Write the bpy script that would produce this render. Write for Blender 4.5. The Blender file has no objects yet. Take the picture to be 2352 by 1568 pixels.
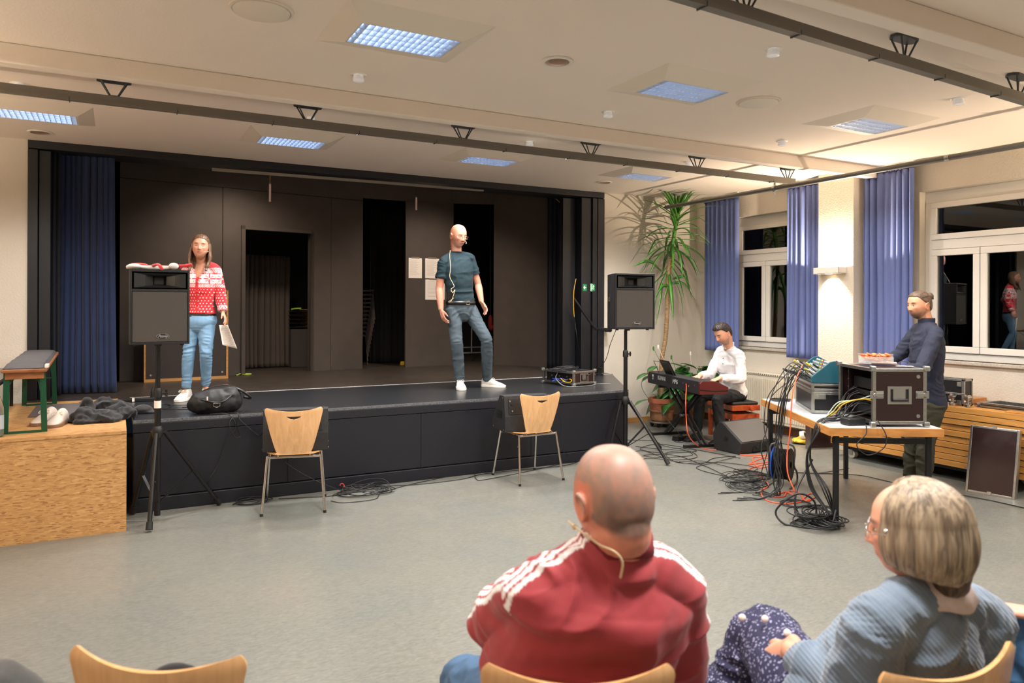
import bpy, bmesh, math, random
import numpy as np
from mathutils import Vector, Matrix
scn = bpy.context.scene
COL = scn.collection
rnd = random.Random(7)
PI = math.pi
R_ = math.radians

# ------------------------------------------------------------------ camera
FPX, CX, CY, YAW, ROLL, CAMH = 1689.0, 1176.0, 701.0, 0.4927, 0.0039, 1.62
cam_d = bpy.data.cameras.new('camera')
cam = bpy.data.objects.new('camera', cam_d)
COL.objects.link(cam)
cam.location = (0, 0, CAMH)
cam.rotation_euler = (Matrix.Rotation(-YAW, 3, 'Z') @ Matrix.Rotation(R_(90), 3, 'X') @ Matrix.Rotation(ROLL, 3, 'Z')).to_euler()
cam_d.sensor_width = 36
cam_d.lens = FPX / 2352 * 36
cam_d.shift_y = -(784 - CY) / 2352
cam_d.clip_start = 0.05
cam_d.dof.use_dof = True
cam_d.dof.focus_distance = 7.6
cam_d.dof.aperture_fstop = 3.4
scn.camera = cam

# ------------------------------------------------------------------ world, exposure, ceiling light
wd = bpy.data.worlds.new('world')
scn.world = wd
wd.use_nodes = True
wd.node_tree.nodes['Background'].inputs[0].default_value = (0.010, 0.014, 0.024, 1)
wd.node_tree.nodes['Background'].inputs[1].default_value = 0.35
vs = scn.view_settings
vs.view_transform = 'Standard'
vs.look = 'None'
vs.exposure = 0.22
vs.gamma = 1
vs.use_curve_mapping = False
scn.cycles.max_bounces = 8
scn.cycles.use_denoising = True

CEIL = 3.15
LAMPS = [(x, y) for y in (3.95, 6.93) for x in (-0.92, 1.42, 3.46, 5.46)]
LAMPS = [(-0.92, 3.95), (1.42, 3.95), (3.46, 3.95), (5.46, 3.95), (-0.58, 6.95), (1.41, 6.93), (3.38, 6.83), (5.36, 6.78),
         (-0.92, 0.95), (1.42, 0.95), (3.46, 0.95), (5.46, 0.95)]
for i, (x, y) in enumerate(LAMPS):
    ld = bpy.data.lights.new('luminaire_light', 'AREA')
    ld.shape = 'RECTANGLE'
    ld.size = 0.55
    ld.size_y = 0.29
    ld.energy = (33 if y > 5 else 27) * (0.5 if x < 0 else 1)
    ld.color = (1.0, 0.975, 0.95)
    ld.spread = R_(125)
    lo = bpy.data.objects.new('luminaire_light', ld)
    lo.location = (x, y, CEIL - 0.068)
    COL.objects.link(lo)
SPOT_POS = [(1.41, 4.80), (3.43, 3.12), (3.41, 4.76), (5.44, 3.21), (5.42, 4.82), (-0.61, 6.14), (3.39, 5.98), (1.39, 6.08), (5.35, 6.0), (1.41, 3.1), (-0.6, 4.8), (-0.6, 3.1), (1.4, 1.2), (3.4, 1.2), (5.4, 1.2), (1.4, 7.6), (3.4, 7.6)]
for (x, y) in SPOT_POS[:15]:
    ld = bpy.data.lights.new('spotlight_bulb', 'SPOT')
    ld.energy = (80 if y > 5.5 else 66) * (0.45 if x < 0 else 1)
    ld.spot_size = R_(162)
    ld.spot_blend = 0.25
    ld.shadow_soft_size = 0.035
    ld.color = (1.0, 0.93, 0.86)
    lo = bpy.data.objects.new('spotlight_bulb', ld)
    lo.location = (x, y, CEIL - 0.056)
    COL.objects.link(lo)
ADDED_FILLS = [(1.3, 8.95), (4.0, 8.95)]  # added lamps, hidden above the header, to brighten the scenery flats
for (x, y) in ADDED_FILLS:
    ld = bpy.data.lights.new('added_fill_bulb', 'SPOT')
    ld.energy = 120
    ld.spot_size = R_(118)
    ld.spot_blend = 0.9
    ld.shadow_soft_size = 0.09
    ld.color = (1.0, 0.84, 0.70)
    lo = bpy.data.objects.new('added_fill_bulb', ld)
    lo.location = (x, y, 3.36)
    lo.rotation_euler = (R_(20), 0, 0)
    COL.objects.link(lo)
SCONCES = [(7.2, 5.66, -1), (7.2, 1.9, -1), (-2.6, 5.2, 1), (-2.6, 1.9, 1)]  # the two on the left wall are added to brighten the left ceiling
for (x, y, sd_) in SCONCES:
    ld = bpy.data.lights.new('sconce_bulb', 'POINT')
    ld.energy = 140
    ld.shadow_soft_size = 0.012
    ld.color = (1.0, 0.80, 0.60)
    lo = bpy.data.objects.new('sconce_bulb', ld)
    lo.location = (x + sd_ * 0.075, y, 2.035)
    COL.objects.link(lo)

# ------------------------------------------------------------------ helpers
def ray(px, py):
    x = (px - CX) / FPX; y = (py - CY) / FPX
    c, s = math.cos(ROLL), math.sin(ROLL)
    x, y = x * c + y * s, -x * s + y * c
    F = Vector((math.sin(YAW), math.cos(YAW), 0)); Rv = Vector((math.cos(YAW), -math.sin(YAW), 0))
    return F + Rv * x - Vector((0, 0, 1)) * y

def P(px, py, X=None, Y=None, Z=None, D=None):
    """world point seen at a place of the photograph, on a known plane (or at a known depth)"""
    d = ray(px, py)
    t = X / d.x if X is not None else Y / d.y if Y is not None else (Z - CAMH) / d.z if Z is not None else D
    return Vector((0, 0, CAMH)) + d * t

def lin(c):
    return tuple((v / 255 / 12.92) if v / 255 <= 0.04045 else ((v / 255 + 0.055) / 1.055) ** 2.4 for v in c)

_mc = {}
def mat(name, col=None, rough=0.6, metal=0.0, bump=0.0, bs=60.0, var=0.0, vs_=8.0, spec=0.5, coat=0.0, emit=0.0, attr=False, sheen=0.0, scale=(1, 1, 1)):
    if name in _mc: return _mc[name]
    m = bpy.data.materials.new(name); m.use_nodes = True
    nt = m.node_tree; b = nt.nodes['Principled BSDF']
    c = lin(col) if col else (0.5, 0.5, 0.5)
    b.inputs['Base Color'].default_value = (*c, 1)
    b.inputs['Roughness'].default_value = rough
    b.inputs['Metallic'].default_value = metal
    b.inputs['Specular IOR Level'].default_value = spec
    b.inputs['Coat Weight'].default_value = coat
    b.inputs['Sheen Weight'].default_value = sheen
    tc = nt.nodes.new('ShaderNodeTexCoord'); mp = nt.nodes.new('ShaderNodeMapping')
    mp.inputs['Scale'].default_value = scale
    nt.links.new(tc.outputs['Object'], mp.inputs['Vector'])
    if attr:
        a = nt.nodes.new('ShaderNodeAttribute'); a.attribute_name = 'Col'
        nt.links.new(a.outputs['Color'], b.inputs['Base Color'])
    elif var:
        n = nt.nodes.new('ShaderNodeTexNoise'); n.inputs['Scale'].default_value = vs_; n.inputs['Detail'].default_value = 5
        r = nt.nodes.new('ShaderNodeValToRGB')
        r.color_ramp.elements[0].position = 0.3; r.color_ramp.elements[1].position = 0.7
        r.color_ramp.elements[0].color = (*[v * (1 - var) for v in c], 1)
        r.color_ramp.elements[1].color = (*[min(1, v * (1 + var)) for v in c], 1)
        nt.links.new(mp.outputs[0], n.inputs['Vector']); nt.links.new(n.outputs[0], r.inputs[0]); nt.links.new(r.outputs[0], b.inputs['Base Color'])
    if bump:
        n = nt.nodes.new('ShaderNodeTexNoise'); n.inputs['Scale'].default_value = bs; n.inputs['Detail'].default_value = 4
        u = nt.nodes.new('ShaderNodeBump'); u.inputs['Strength'].default_value = 1.0; u.inputs['Distance'].default_value = bump
        nt.links.new(mp.outputs[0], n.inputs['Vector']); nt.links.new(n.outputs[0], u.inputs['Height']); nt.links.new(u.outputs[0], b.inputs['Normal'])
    if emit:
        b.inputs['Emission Color'].default_value = (*c, 1); b.inputs['Emission Strength'].default_value = emit
    _mc[name] = m
    return m

def nd(m, t, **kw):
    n = m.node_tree.nodes.new(t)
    for k, v in kw.items(): setattr(n, k, v)
    return n

class MB:
    def __init__(s): s.v = []; s.f = []; s.m = []; s.mi = 0
    def add(s, vs, fs):
        o = len(s.v); s.v.extend([tuple(v) for v in vs]); s.f.extend([tuple(i + o for i in f) for f in fs]); s.m.extend([s.mi] * len(fs)); return s
    def box(s, c, d, rot=None):
        hx, hy, hz = d[0] / 2, d[1] / 2, d[2] / 2
        pts = [Vector((x, y, z)) for x in (-hx, hx) for y in (-hy, hy) for z in (-hz, hz)]
        if rot is not None: pts = [rot @ p for p in pts]
        c = Vector(c)
        return s.add([p + c for p in pts], [(0, 1, 3, 2), (4, 6, 7, 5), (0, 4, 5, 1), (2, 3, 7, 6), (0, 2, 6, 4), (1, 5, 7, 3)])
    def bb(s, a, b):
        a = Vector(a); b = Vector(b)
        return s.box((a + b) / 2, (abs(b.x - a.x), abs(b.y - a.y), abs(b.z - a.z)))
    def hexa(s, p):  # 8 points: bottom 4 ccw, top 4 ccw
        return s.add(p, [(3, 2, 1, 0), (4, 5, 6, 7), (0, 1, 5, 4), (1, 2, 6, 5), (2, 3, 7, 6), (3, 0, 4, 7)])
    def bar(s, p0, p1, w, h, up=(0, 0, 1)):
        p0 = Vector(p0); p1 = Vector(p1); t = (p1 - p0).normalized(); u = Vector(up)
        if abs(t.dot(u)) > 0.95: u = Vector((0, 1, 0))
        r = t.cross(u).normalized(); u = r.cross(t)
        q = [(-1, -1), (1, -1), (1, 1), (-1, 1)]
        return s.hexa([p0 + r * a * w / 2 + u * b * h / 2 for a, b in q] + [p1 + r * a * w / 2 + u * b * h / 2 for a, b in q])
    def cyl(s, p0, p1, r0, r1=None, n=16, cap=True):
        r1 = r0 if r1 is None else r1
        p0 = Vector(p0); p1 = Vector(p1); t = (p1 - p0).normalized()
        a = t.orthogonal().normalized(); b = t.cross(a)
        v = []
        for p, r in ((p0, r0), (p1, r1)):
            v += [p + (a * math.cos(2 * PI * i / n) + b * math.sin(2 * PI * i / n)) * r for i in range(n)]
        f = [(i, (i + 1) % n, n + (i + 1) % n, n + i) for i in range(n)]
        if cap: f += [tuple(range(n - 1, -1, -1)), tuple(range(n, 2 * n))]
        return s.add(v, f)
    def tube(s, pts, r, n=8, closed=False):
        pts = [Vector(p) for p in pts]; L = len(pts); v = []; a = None
        for i, p in enumerate(pts):
            t = (pts[(i + 1) % L] - pts[i - 1]) if closed else (pts[min(i + 1, L - 1)] - pts[max(i - 1, 0)])
            if t.length < 1e-9: t = Vector((0, 0, 1))
            t.normalize()
            a = t.orthogonal().normalized() if a is None else (a - t * a.dot(t))
            if a.length < 1e-6: a = t.orthogonal()
            a.normalize(); b = t.cross(a)
            rr = r[i] if hasattr(r, '__len__') else r
            v += [p + (a * math.cos(2 * PI * k / n) + b * math.sin(2 * PI * k / n)) * rr for k in range(n)]
        f = []
        for i in range(L if closed else L - 1):
            j = (i + 1) % L
            f += [(i * n + k, i * n + (k + 1) % n, j * n + (k + 1) % n, j * n + k) for k in range(n)]
        if not closed: f += [tuple(range(n - 1, -1, -1)), tuple(range((L - 1) * n, L * n))]
        return s.add(v, f)
    def lathe(s, prof, c=(0, 0, 0), n=24, rot=None, a0=0, a1=2 * PI):
        v = []; full = abs(a1 - a0 - 2 * PI) < 1e-6; m = n if full else n + 1
        for r, z in prof:
            for i in range(m):
                a = a0 + (a1 - a0) * i / n; p = Vector((r * math.cos(a), r * math.sin(a), z))
                if rot is not None: p = rot @ p
                v.append(p + Vector(c))
        f = []
        for j in range(len(prof) - 1):
            for i in range(n):
                k = (i + 1) % m
                f.append((j * m + i, j * m + k, (j + 1) * m + k, (j + 1) * m + i))
        return s.add(v, f)
    def prism(s, poly, h0, h1, M=None):
        n = len(poly); v = [Vector((x, y, h0)) for x, y in poly] + [Vector((x, y, h1)) for x, y in poly]
        if M is not None: v = [M @ p for p in v]
        return s.add(v, [tuple(range(n - 1, -1, -1)), tuple(range(n, 2 * n))] + [(i, (i + 1) % n, n + (i + 1) % n, n + i) for i in range(n)])
    def grid(s, fn, nu, nv, closed_u=False):
        v = [fn(i / nu, j / nv) for j in range(nv + 1) for i in range(nu + (0 if closed_u else 1))]
        w = nu if closed_u else nu + 1
        return s.add(v, [(j * w + i, j * w + (i + 1) % w, (j + 1) * w + (i + 1) % w, (j + 1) * w + i) for j in range(nv) for i in range(nu)])
    def mesh(s, name):
        me = bpy.data.meshes.new(name); me.from_pydata(s.v, [], s.f); me.update(); return me
    def build(s, name, m, parent=None, smooth=False, bevel=0.0, solid=0.0, loc=None, seg=2, weld=False, ang=35):
        me = s.mesh(name); o = bpy.data.objects.new(name, me); COL.objects.link(o)
        ms = m if isinstance(m, (list, tuple)) else [m]
        for q in ms: me.materials.append(q)
        if len(ms) > 1: me.polygons.foreach_set('material_index', s.m)
        bm = bmesh.new(); bm.from_mesh(me)
        if weld: bmesh.ops.remove_doubles(bm, verts=bm.verts, dist=1e-5)
        bmesh.ops.recalc_face_normals(bm, faces=bm.faces); bm.to_mesh(me); bm.free()
        if smooth:
            me.polygons.foreach_set('use_smooth', [True] * len(me.polygons))
            if smooth == 'auto': me.set_sharp_from_angle(angle=R_(ang))
        if parent is not None: o.parent = parent
        if loc is not None: o.location = loc
        if solid:
            q = o.modifiers.new('s', 'SOLIDIFY'); q.thickness = solid; q.offset = 0
        if bevel:
            q = o.modifiers.new('b', 'BEVEL'); q.width = bevel; q.segments = seg; q.limit_method = 'ANGLE'; q.angle_limit = R_(40)
        return o

def tag(o, label=None, cat=None, group=None, kind=None):
    if label: o['label'] = label
    if cat: o['category'] = cat
    if group: o['group'] = group
    if kind: o['kind'] = kind
    return o

def thing(name, label, cat, loc=(0, 0, 0), rz=0.0, group=None):
    o = bpy.data.objects.new(name, None); COL.objects.link(o)
    o.location = loc; o.rotation_euler = (0, 0, rz); o.empty_display_size = 0.1
    return tag(o, label, cat, group)

def struct(o): o['kind'] = 'structure'; return o

def dup(root, loc, rz=None, label=None, group=None):
    def cp(o, par):
        c = o.copy(); COL.objects.link(c)
        if par is not None: c.parent = par
        for ch in o.children: cp(ch, c)
        return c
    c = cp(root, None); c.location = loc
    if rz is not None: c.rotation_euler = (0, 0, rz)
    if label: c['label'] = label
    if group: c['group'] = group
    return c

def cr(pts, k=8, closed=False):
    """Catmull-Rom through points"""
    p = [np.array(q, float) for q in pts]; L = len(p); out = []
    rng = range(L if closed else L - 1)
    for i in rng:
        p1, p2 = p[i], p[(i + 1) % L]
        p0 = p[i - 1] if (closed or i > 0) else 2 * p1 - p2
        p3 = p[(i + 2) % L] if (closed or i + 2 < L) else 2 * p2 - p1
        for j in range(k):
            t = j / k
            out.append(0.5 * (2 * p1 + (p2 - p0) * t + (2 * p0 - 5 * p1 + 4 * p2 - p3) * t * t + (3 * p1 - p0 - 3 * p2 + p3) * t ** 3))
    if not closed: out.append(p[-1])
    return out

def text(s, size, name, m, parent, loc, rot, depth=0.0006, shear=0.0, align='CENTER', sx=1.0):
    cu = bpy.data.curves.new(name, 'FONT'); cu.body = s; cu.size = size; cu.extrude = depth; cu.align_x = align; cu.align_y = 'CENTER'; cu.shear = shear
    cu.resolution_u = 3
    t = bpy.data.objects.new(name, cu); COL.objects.link(t)
    dg = bpy.context.evaluated_depsgraph_get()
    me = bpy.data.meshes.new_from_object(t.evaluated_get(dg)); me.name = name
    bpy.data.objects.remove(t)
    o = bpy.data.objects.new(name, me); COL.objects.link(o); me.materials.clear(); me.materials.append(m)
    o.location = loc; o.rotation_euler = rot; o.parent = parent; o.scale = (sx, 1, 1)
    return o
FRONT = (PI / 2, 0, 0)   # text facing -Y

# ------------------------------------------------------------------ materials of the room
m_wall = mat('rough_cream_plaster', (208, 200, 186), rough=0.9, bump=0.004, bs=70, var=0.03, vs_=2)
m_ceil = mat('ceiling_paint', (234, 222, 209), rough=0.92, bump=0.0012, bs=60)
m_black = mat('black_stage_paint', (20, 21, 27), rough=0.45, bump=0.0006, bs=90, var=0.15, vs_=20)
m_navy = mat('dark_navy_panel', (16, 18, 28), rough=0.5, bump=0.0004, bs=40, var=0.12, vs_=30)
m_flat = mat('brown_black_flat', (66, 57, 50), rough=0.75, bump=0.0006, bs=60, var=0.08, vs_=5)
m_void = mat('unlit_black_paint', (9, 9, 10), rough=0.9)
m_white = mat('white_lacquer', (232, 228, 218), rough=0.35)
m_wframe = mat('window_frame_white', (226, 222, 214), rough=0.3)
m_chrome = mat('chrome', (205, 200, 195), rough=0.16, metal=1)
m_alu = mat('aluminium_edge', (178, 178, 176), rough=0.32, metal=1, var=0.1, vs_=40)
m_grey = mat('grey_steel_rail', (118, 116, 110), rough=0.42, metal=0.6)
m_blk = mat('black_plastic', (22, 22, 23), rough=0.42)
m_blkm = mat('black_powder_coat', (24, 24, 26), rough=0.3, metal=0.2)
m_rub = mat('black_rubber', (18, 18, 19), rough=0.6)
m_cable = mat('black_cable', (26, 27, 28), rough=0.5)
m_orange = mat('orange_cable', (235, 92, 52), rough=0.5)
m_yel = mat('yellow_plastic', (222, 172, 40), rough=0.5)

def floor_mat():
    m = mat('grey_marbled_linoleum', (158, 157, 148), rough=0.32, spec=0.45)
    nt = m.node_tree; b = nt.nodes['Principled BSDF']
    tc = nt.nodes.new('ShaderNodeTexCoord'); L = nt.links
    def noise(sc, scale, det=6, dist=0.0):
        mp = nt.nodes.new('ShaderNodeMapping'); mp.inputs['Scale'].default_value = sc
        n = nt.nodes.new('ShaderNodeTexNoise'); n.inputs['Scale'].default_value = scale; n.inputs['Detail'].default_value = det; n.inputs['Distortion'].default_value = dist
        L.new(tc.outputs['Object'], mp.inputs[0]); L.new(mp.outputs[0], n.inputs['Vector']); return n.outputs[0]
    def ramp(src, stops):
        r = nt.nodes.new('ShaderNodeValToRGB'); e = r.color_ramp.elements
        e[0].position, e[0].color = stops[0][0], (*lin(stops[0][1]), 1); e[1].position, e[1].color = stops[-1][0], (*lin(stops[-1][1]), 1)
        for p, c in stops[1:-1]:
            q = e.new(p); q.color = (*lin(c), 1)
        L.new(src, r.inputs[0]); return r.outputs[0]
    a = ramp(noise((1, 2.6, 1), 26, 8, 0.8), [(0.3, (106, 109, 104)), (0.5, (126, 128, 121)), (0.72, (147, 146, 136))])
    bcol = ramp(noise((1, 1, 1), 1.3, 3), [(0.35, (122, 126, 123)), (0.65, (144, 137, 127))])
    mx = nt.nodes.new('ShaderNodeMix'); mx.data_type = 'RGBA'; mx.blend_type = 'MIX'; mx.inputs[0].default_value = 0.35
    L.new(a, mx.inputs[6]); L.new(bcol, mx.inputs[7])
    sp = ramp(noise((1, 3.2, 1), 60, 2, 0), [(0.60, (128, 128, 128)), (0.72, (165, 165, 160)), (0.74, (200, 198, 190))])
    m2 = nt.nodes.new('ShaderNodeMix'); m2.data_type = 'RGBA'; m2.blend_type = 'OVERLAY'; m2.inputs[0].default_value = 0.45
    L.new(mx.outputs[2], m2.inputs[6]); L.new(sp, m2.inputs[7]); L.new(m2.outputs[2], b.inputs['Base Color'])
    rr = nt.nodes.new('ShaderNodeMapRange'); rr.inputs[3].default_value = 0.26; rr.inputs[4].default_value = 0.42
    L.new(noise((1, 1, 1), 9, 3), rr.inputs[0]); L.new(rr.outputs[0], b.inputs['Roughness'])
    return m
m_floor = floor_mat()

def osb_mat():
    m = mat('osb_board', (190, 145, 90), rough=0.62)
    nt = m.node_tree; b = nt.nodes['Principled BSDF']; L = nt.links
    tc = nt.nodes.new('ShaderNodeTexCoord'); prev = None; hprev = None
    tones = [((200, 154, 98), (184, 138, 84)), ((194, 148, 92), (176, 130, 78)), ((206, 162, 106), (178, 132, 80)), ((174, 126, 76), (150, 104, 60))]
    for k, (ang, (c1, c2)) in enumerate(zip((0.35, -0.5, 1.2, 2.3), tones)):
        mp = nt.nodes.new('ShaderNodeMapping'); mp.inputs['Rotation'].default_value = (ang, ang, ang); mp.inputs['Location'].default_value = (k * 3.1, k, k * 2); mp.inputs['Scale'].default_value = (6, 30, 30)
        L.new(tc.outputs['Object'], mp.inputs[0])
        vo = nt.nodes.new('ShaderNodeTexVoronoi'); vo.inputs['Scale'].default_value = (3.4, 4.4, 3.8, 5.4)[k]
        L.new(mp.outputs[0], vo.inputs['Vector'])
        r = nt.nodes.new('ShaderNodeValToRGB'); r.color_ramp.elements[0].color = (*lin(c2), 1); r.color_ramp.elements[1].color = (*lin(c1), 1)
        sx = nt.nodes.new('ShaderNodeSeparateColor'); L.new(vo.outputs['Color'], sx.inputs[0]); L.new(sx.outputs[0], r.inputs[0])
        if prev is None: prev = r.outputs[0]
        else:
            th = nt.nodes.new('ShaderNodeMath'); th.operation = 'GREATER_THAN'; th.inputs[1].default_value = (0, 0.5, 0.58, 0.84)[k]
            L.new(sx.outputs[1], th.inputs[0])
            mx = nt.nodes.new('ShaderNodeMix'); mx.data_type = 'RGBA'; L.new(th.outputs[0], mx.inputs[0]); L.new(prev, mx.inputs[6]); L.new(r.outputs[0], mx.inputs[7]); prev = mx.outputs[2]
    L.new(prev, b.inputs['Base Color'])
    return m
m_osb = osb_mat()

def wood(name, c1, c2, rough=0.4, scale=(1, 1, 12), sc=3.0, coat=0.0):
    if name in _mc: return _mc[name]
    m = mat(name, c1, rough=rough, coat=coat); nt = m.node_tree; b = nt.nodes['Principled BSDF']
    tc = nt.nodes.new('ShaderNodeTexCoord'); mp = nt.nodes.new('ShaderNodeMapping'); mp.inputs['Scale'].default_value = scale
    n = nt.nodes.new('ShaderNodeTexNoise'); n.inputs['Scale'].default_value = sc; n.inputs['Detail'].default_value = 6; n.inputs['Distortion'].default_value = 0.6
    r = nt.nodes.new('ShaderNodeValToRGB'); r.color_ramp.elements[0].position = 0.35; r.color_ramp.elements[1].position = 0.65
    r.color_ramp.elements[0].color = (*lin(c2), 1); r.color_ramp.elements[1].color = (*lin(c1), 1)
    nt.links.new(tc.outputs['Object'], mp.inputs[0]); nt.links.new(mp.outputs[0], n.inputs['Vector']); nt.links.new(n.outputs[0], r.inputs[0]); nt.links.new(r.outputs[0], b.inputs['Base Color'])
    return m
m_beech = wood('beech_veneer', (226, 180, 130), (212, 164, 114), rough=0.32, scale=(14, 14, 1.2), sc=3)
m_ply = wood('beech_plywood_edge', (222, 172, 112), (196, 144, 88), rough=0.45, scale=(1, 1, 40))
m_slab = wood('lacquered_birch_slab', (206, 150, 78), (178, 122, 58), rough=0.42, scale=(6, 1, 6), sc=2.2)
m_tabw = wood('table_edge_beech', (200, 140, 76), (176, 118, 60), rough=0.4, scale=(2, 2, 10))
m_redw = wood('reddish_lacquered_wood', (176, 78, 40), (146, 56, 26), rough=0.28, scale=(4, 4, 4), coat=0.3)
m_glass = mat('window_glass'); 
def glass_setup():
    nt = m_glass.node_tree; nt.nodes.remove(nt.nodes['Principled BSDF']); out = nt.nodes['Material Output']
    t = nt.nodes.new('ShaderNodeBsdfTransparent'); g = nt.nodes.new('ShaderNodeBsdfGlossy'); g.inputs['Roughness'].default_value = 0.0
    fr = nt.nodes.new('ShaderNodeFresnel'); fr.inputs[0].default_value = 1.8; mx = nt.nodes.new('ShaderNodeMixShader')
    t.inputs[0].default_value = (0.9, 0.93, 0.92, 1)
    nt.links.new(fr.outputs[0], mx.inputs[0]); nt.links.new(t.outputs[0], mx.inputs[1]); nt.links.new(g.outputs[0], mx.inputs[2]); nt.links.new(mx.outputs[0], out.inputs[0])
glass_setup()

# ------------------------------------------------------------------ room shell
XW, YB, SH = 7.45, 8.20, 0.715      # window wall, stage wall, stage height
XL, YF = -2.6, -2.2
struct(MB().bb((XL, YF, -0.1), (XW + 0.4, YB, 0)).build('floor', m_floor))
ce = MB().bb((XL, YF, CEIL), (XW + 0.4, YB, CEIL + 0.1))
struct(ce.build('ceiling', m_ceil))
struct(MB().bb((XL, 5.2, CEIL - 0.12), (XW, 5.30, CEIL)).build('ceiling_beam', m_ceil, bevel=0.008))
struct(MB().bb((XL, 2.3, CEIL - 0.12), (XW, 2.40, CEIL)).build('ceiling_beam', m_ceil, bevel=0.008))
struct(MB().bb((XL - 0.1, YF, 0), (XL, YB, CEIL)).build('wall_left', m_wall))
struct(MB().bb((XL, YF - 0.1, 0), (XW + 0.4, YF, CEIL)).build('wall_front', m_wall))
PX0, PX1, PZ = -0.74, 5.81, CEIL - 0.005  # opening of the stage
w = MB(); w.bb((XL, YB, 0), (PX0, YB + 0.25, CEIL)); w.bb((PX1, YB, 0), (XW + 0.4, YB + 0.25, CEIL)); w.bb((PX0, YB, 0), (PX1, YB + 0.25, 0.3))
struct(w.build('wall_back', m_wall))
# window wall with two openings
W1 = (5.95, 7.50); W2 = (3.15, 4.80); WZ0, WZ1 = 1.08, 2.83
w = MB()
w.bb((XW, YF, 0), (XW + 0.4, YB, WZ0)); w.bb((XW, YF, WZ1), (XW + 0.4, YB, CEIL))
for a, b in ((YF, W2[0]), (W2[1], W1[0]), (W1[1], YB)): w.bb((XW, a, WZ0), (XW + 0.4, b, WZ1))
struct(w.build('wall_right', m_wall))
for n_, y_ in (('trim_1', 5.40), ('trim_2', 1.65)):
    struct(MB().bb((7.2, y_, 0), (XW, y_ + 0.47, CEIL)).build(n_, m_wall, bevel=0.006))
m_base = wood('skirting_wood', (190, 140, 80), (168, 118, 62))
m_base2 = wood('dark_skirting', (120, 84, 60), (96, 66, 48))
struct(MB().bb((4.9, YB - 0.02, 0), (XW, YB, 0.07)).build('baseboard_back', m_base))
struct(MB().bb((XW - 0.02, YF, 0), (XW, YB, 0.09)).build('baseboard_right', m_base2))
m_sill = mat('speckled_stone_sill', (186, 178, 166), rough=0.4, var=0.25, vs_=120)

def window(name, y0, y1, sashes):
    xg = XW + 0.13
    t = thing(name, None, None, (xg, (y0 + y1) / 2, WZ0)); struct(t)
    H = WZ1 - WZ0; a, b = y0 - (y0 + y1) / 2, y1 - (y0 + y1) / 2; tz = 1.19
    fr = MB(); fw = 0.07
    fr.bb((-0.03, a, 0.0), (0.04, b, fw)); fr.bb((-0.03, a, H - 0.12), (0.04, b, H)); fr.bb((-0.03, a, fw), (0.04, a + fw, H - 0.12)); fr.bb((-0.03, b - fw, fw), (0.04, b, H - 0.12))
    fr.bb((-0.035, a + fw, tz - 0.05), (0.04, b - fw, tz + 0.05))
    fr.build('window_frame', m_wframe, t, bevel=0.006)
    ys = [a + fw + (b - a - 2 * fw) * i / sashes for i in range(sashes + 1)]
    for i in range(sashes):
        for (z0, z1, ya, yb) in ((fw, tz - 0.05, ys[i], ys[i + 1]),):
            s = MB(); q = 0.065; ya += 0.004; yb -= 0.004; z0 += 0.004; z1 -= 0.004
            s.bb((-0.055, ya, z0), (-0.005, yb, z0 + q)); s.bb((-0.055, ya, z1 - q), (-0.005, yb, z1)); s.bb((-0.055, ya, z0 + q), (-0.005, ya + q, z1 - q)); s.bb((-0.055, yb - q, z0 + q), (-0.005, yb, z1 - q))
            so = s.build('sash', m_wframe, t, bevel=0.006)
            MB().bb((-0.032, ya + q - 0.005, z0 + q - 0.005), (-0.026, yb - q + 0.005, z1 - q + 0.005)).build('pane', m_glass, so)
            if i == 0:
                h = MB(); yy = yb - 0.03; zz = z0 + 0.52
                h.box((-0.062, yy, zz), (0.012, 0.03, 0.075)); h.cyl((-0.06, yy, zz + 0.01), (-0.1, yy, zz + 0.01), 0.009)
                h.tube(cr([(-0.1, yy, zz + 0.015), (-0.105, yy, zz - 0.02), (-0.1, yy - 0.01, zz - 0.08), (-0.095, yy - 0.01, zz - 0.12)], 4), 0.009)
                h.build('handle', m_chrome, so, smooth='auto')
    z0, z1 = tz + 0.05, H - 0.12; q = 0.06
    s = MB(); s.bb((-0.05, a + fw, z0), (-0.005, b - fw, z0 + q)); s.bb((-0.05, a + fw, z1 - q), (-0.005, b - fw, z1)); s.bb((-0.05, a + fw, z0 + q), (-0.005, a + fw + q, z1 - q)); s.bb((-0.05, b - fw - q, z0 + q), (-0.005, b - fw, z1 - q))
    so = s.build('transom_sash', m_wframe, t, bevel=0.006)
    MB().bb((-0.03, a + fw + q - 0.005, z0 + q - 0.005), (-0.024, b - fw - q + 0.005, z1 - q + 0.005)).build('pane', m_glass, so)
    MB().bb((-0.17, a - 0.03, -0.035), (-0.03, b + 0.03, 0.0)).build('window_sill', m_sill, t, bevel=0.006)
    return t
window('window_1', *W1, 3)
window('window_2', *W2, 3)
# dark yard wall outside the panes
struct(MB().bb((XW + 2.4, -3, -1), (XW + 2.5, 12, 5)).build('wall_outside', m_void))

# stage house
BK = 12.2
st = MB(); st.bb((PX0 - 0.6, BK, SH), (PX1 + 1.2, BK + 0.1, 4.3)); struct(st.build('wall_stage_back', m_void))
struct(MB().bb((PX0 - 0.7, YB + 0.25, SH), (PX0 - 0.6, BK, 4.3)).build('wall_stage_left', m_void))
struct(MB().bb((PX1 + 1.1, YB + 0.25, SH), (PX1 + 1.2, BK, 4.3)).build('wall_stage_right', m_void))
struct(MB().bb((PX0 - 0.7, YB + 0.25, 4.2), (PX1 + 1.2, BK + 0.1, 4.3)).build('ceiling_stage', m_void))
struct(MB().bb((PX0 - 0.7, YB + 0.18, CEIL + 0.1), (PX1 + 1.2, YB + 0.25, 4.3)).build('wall_above_stage', m_void))
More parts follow.
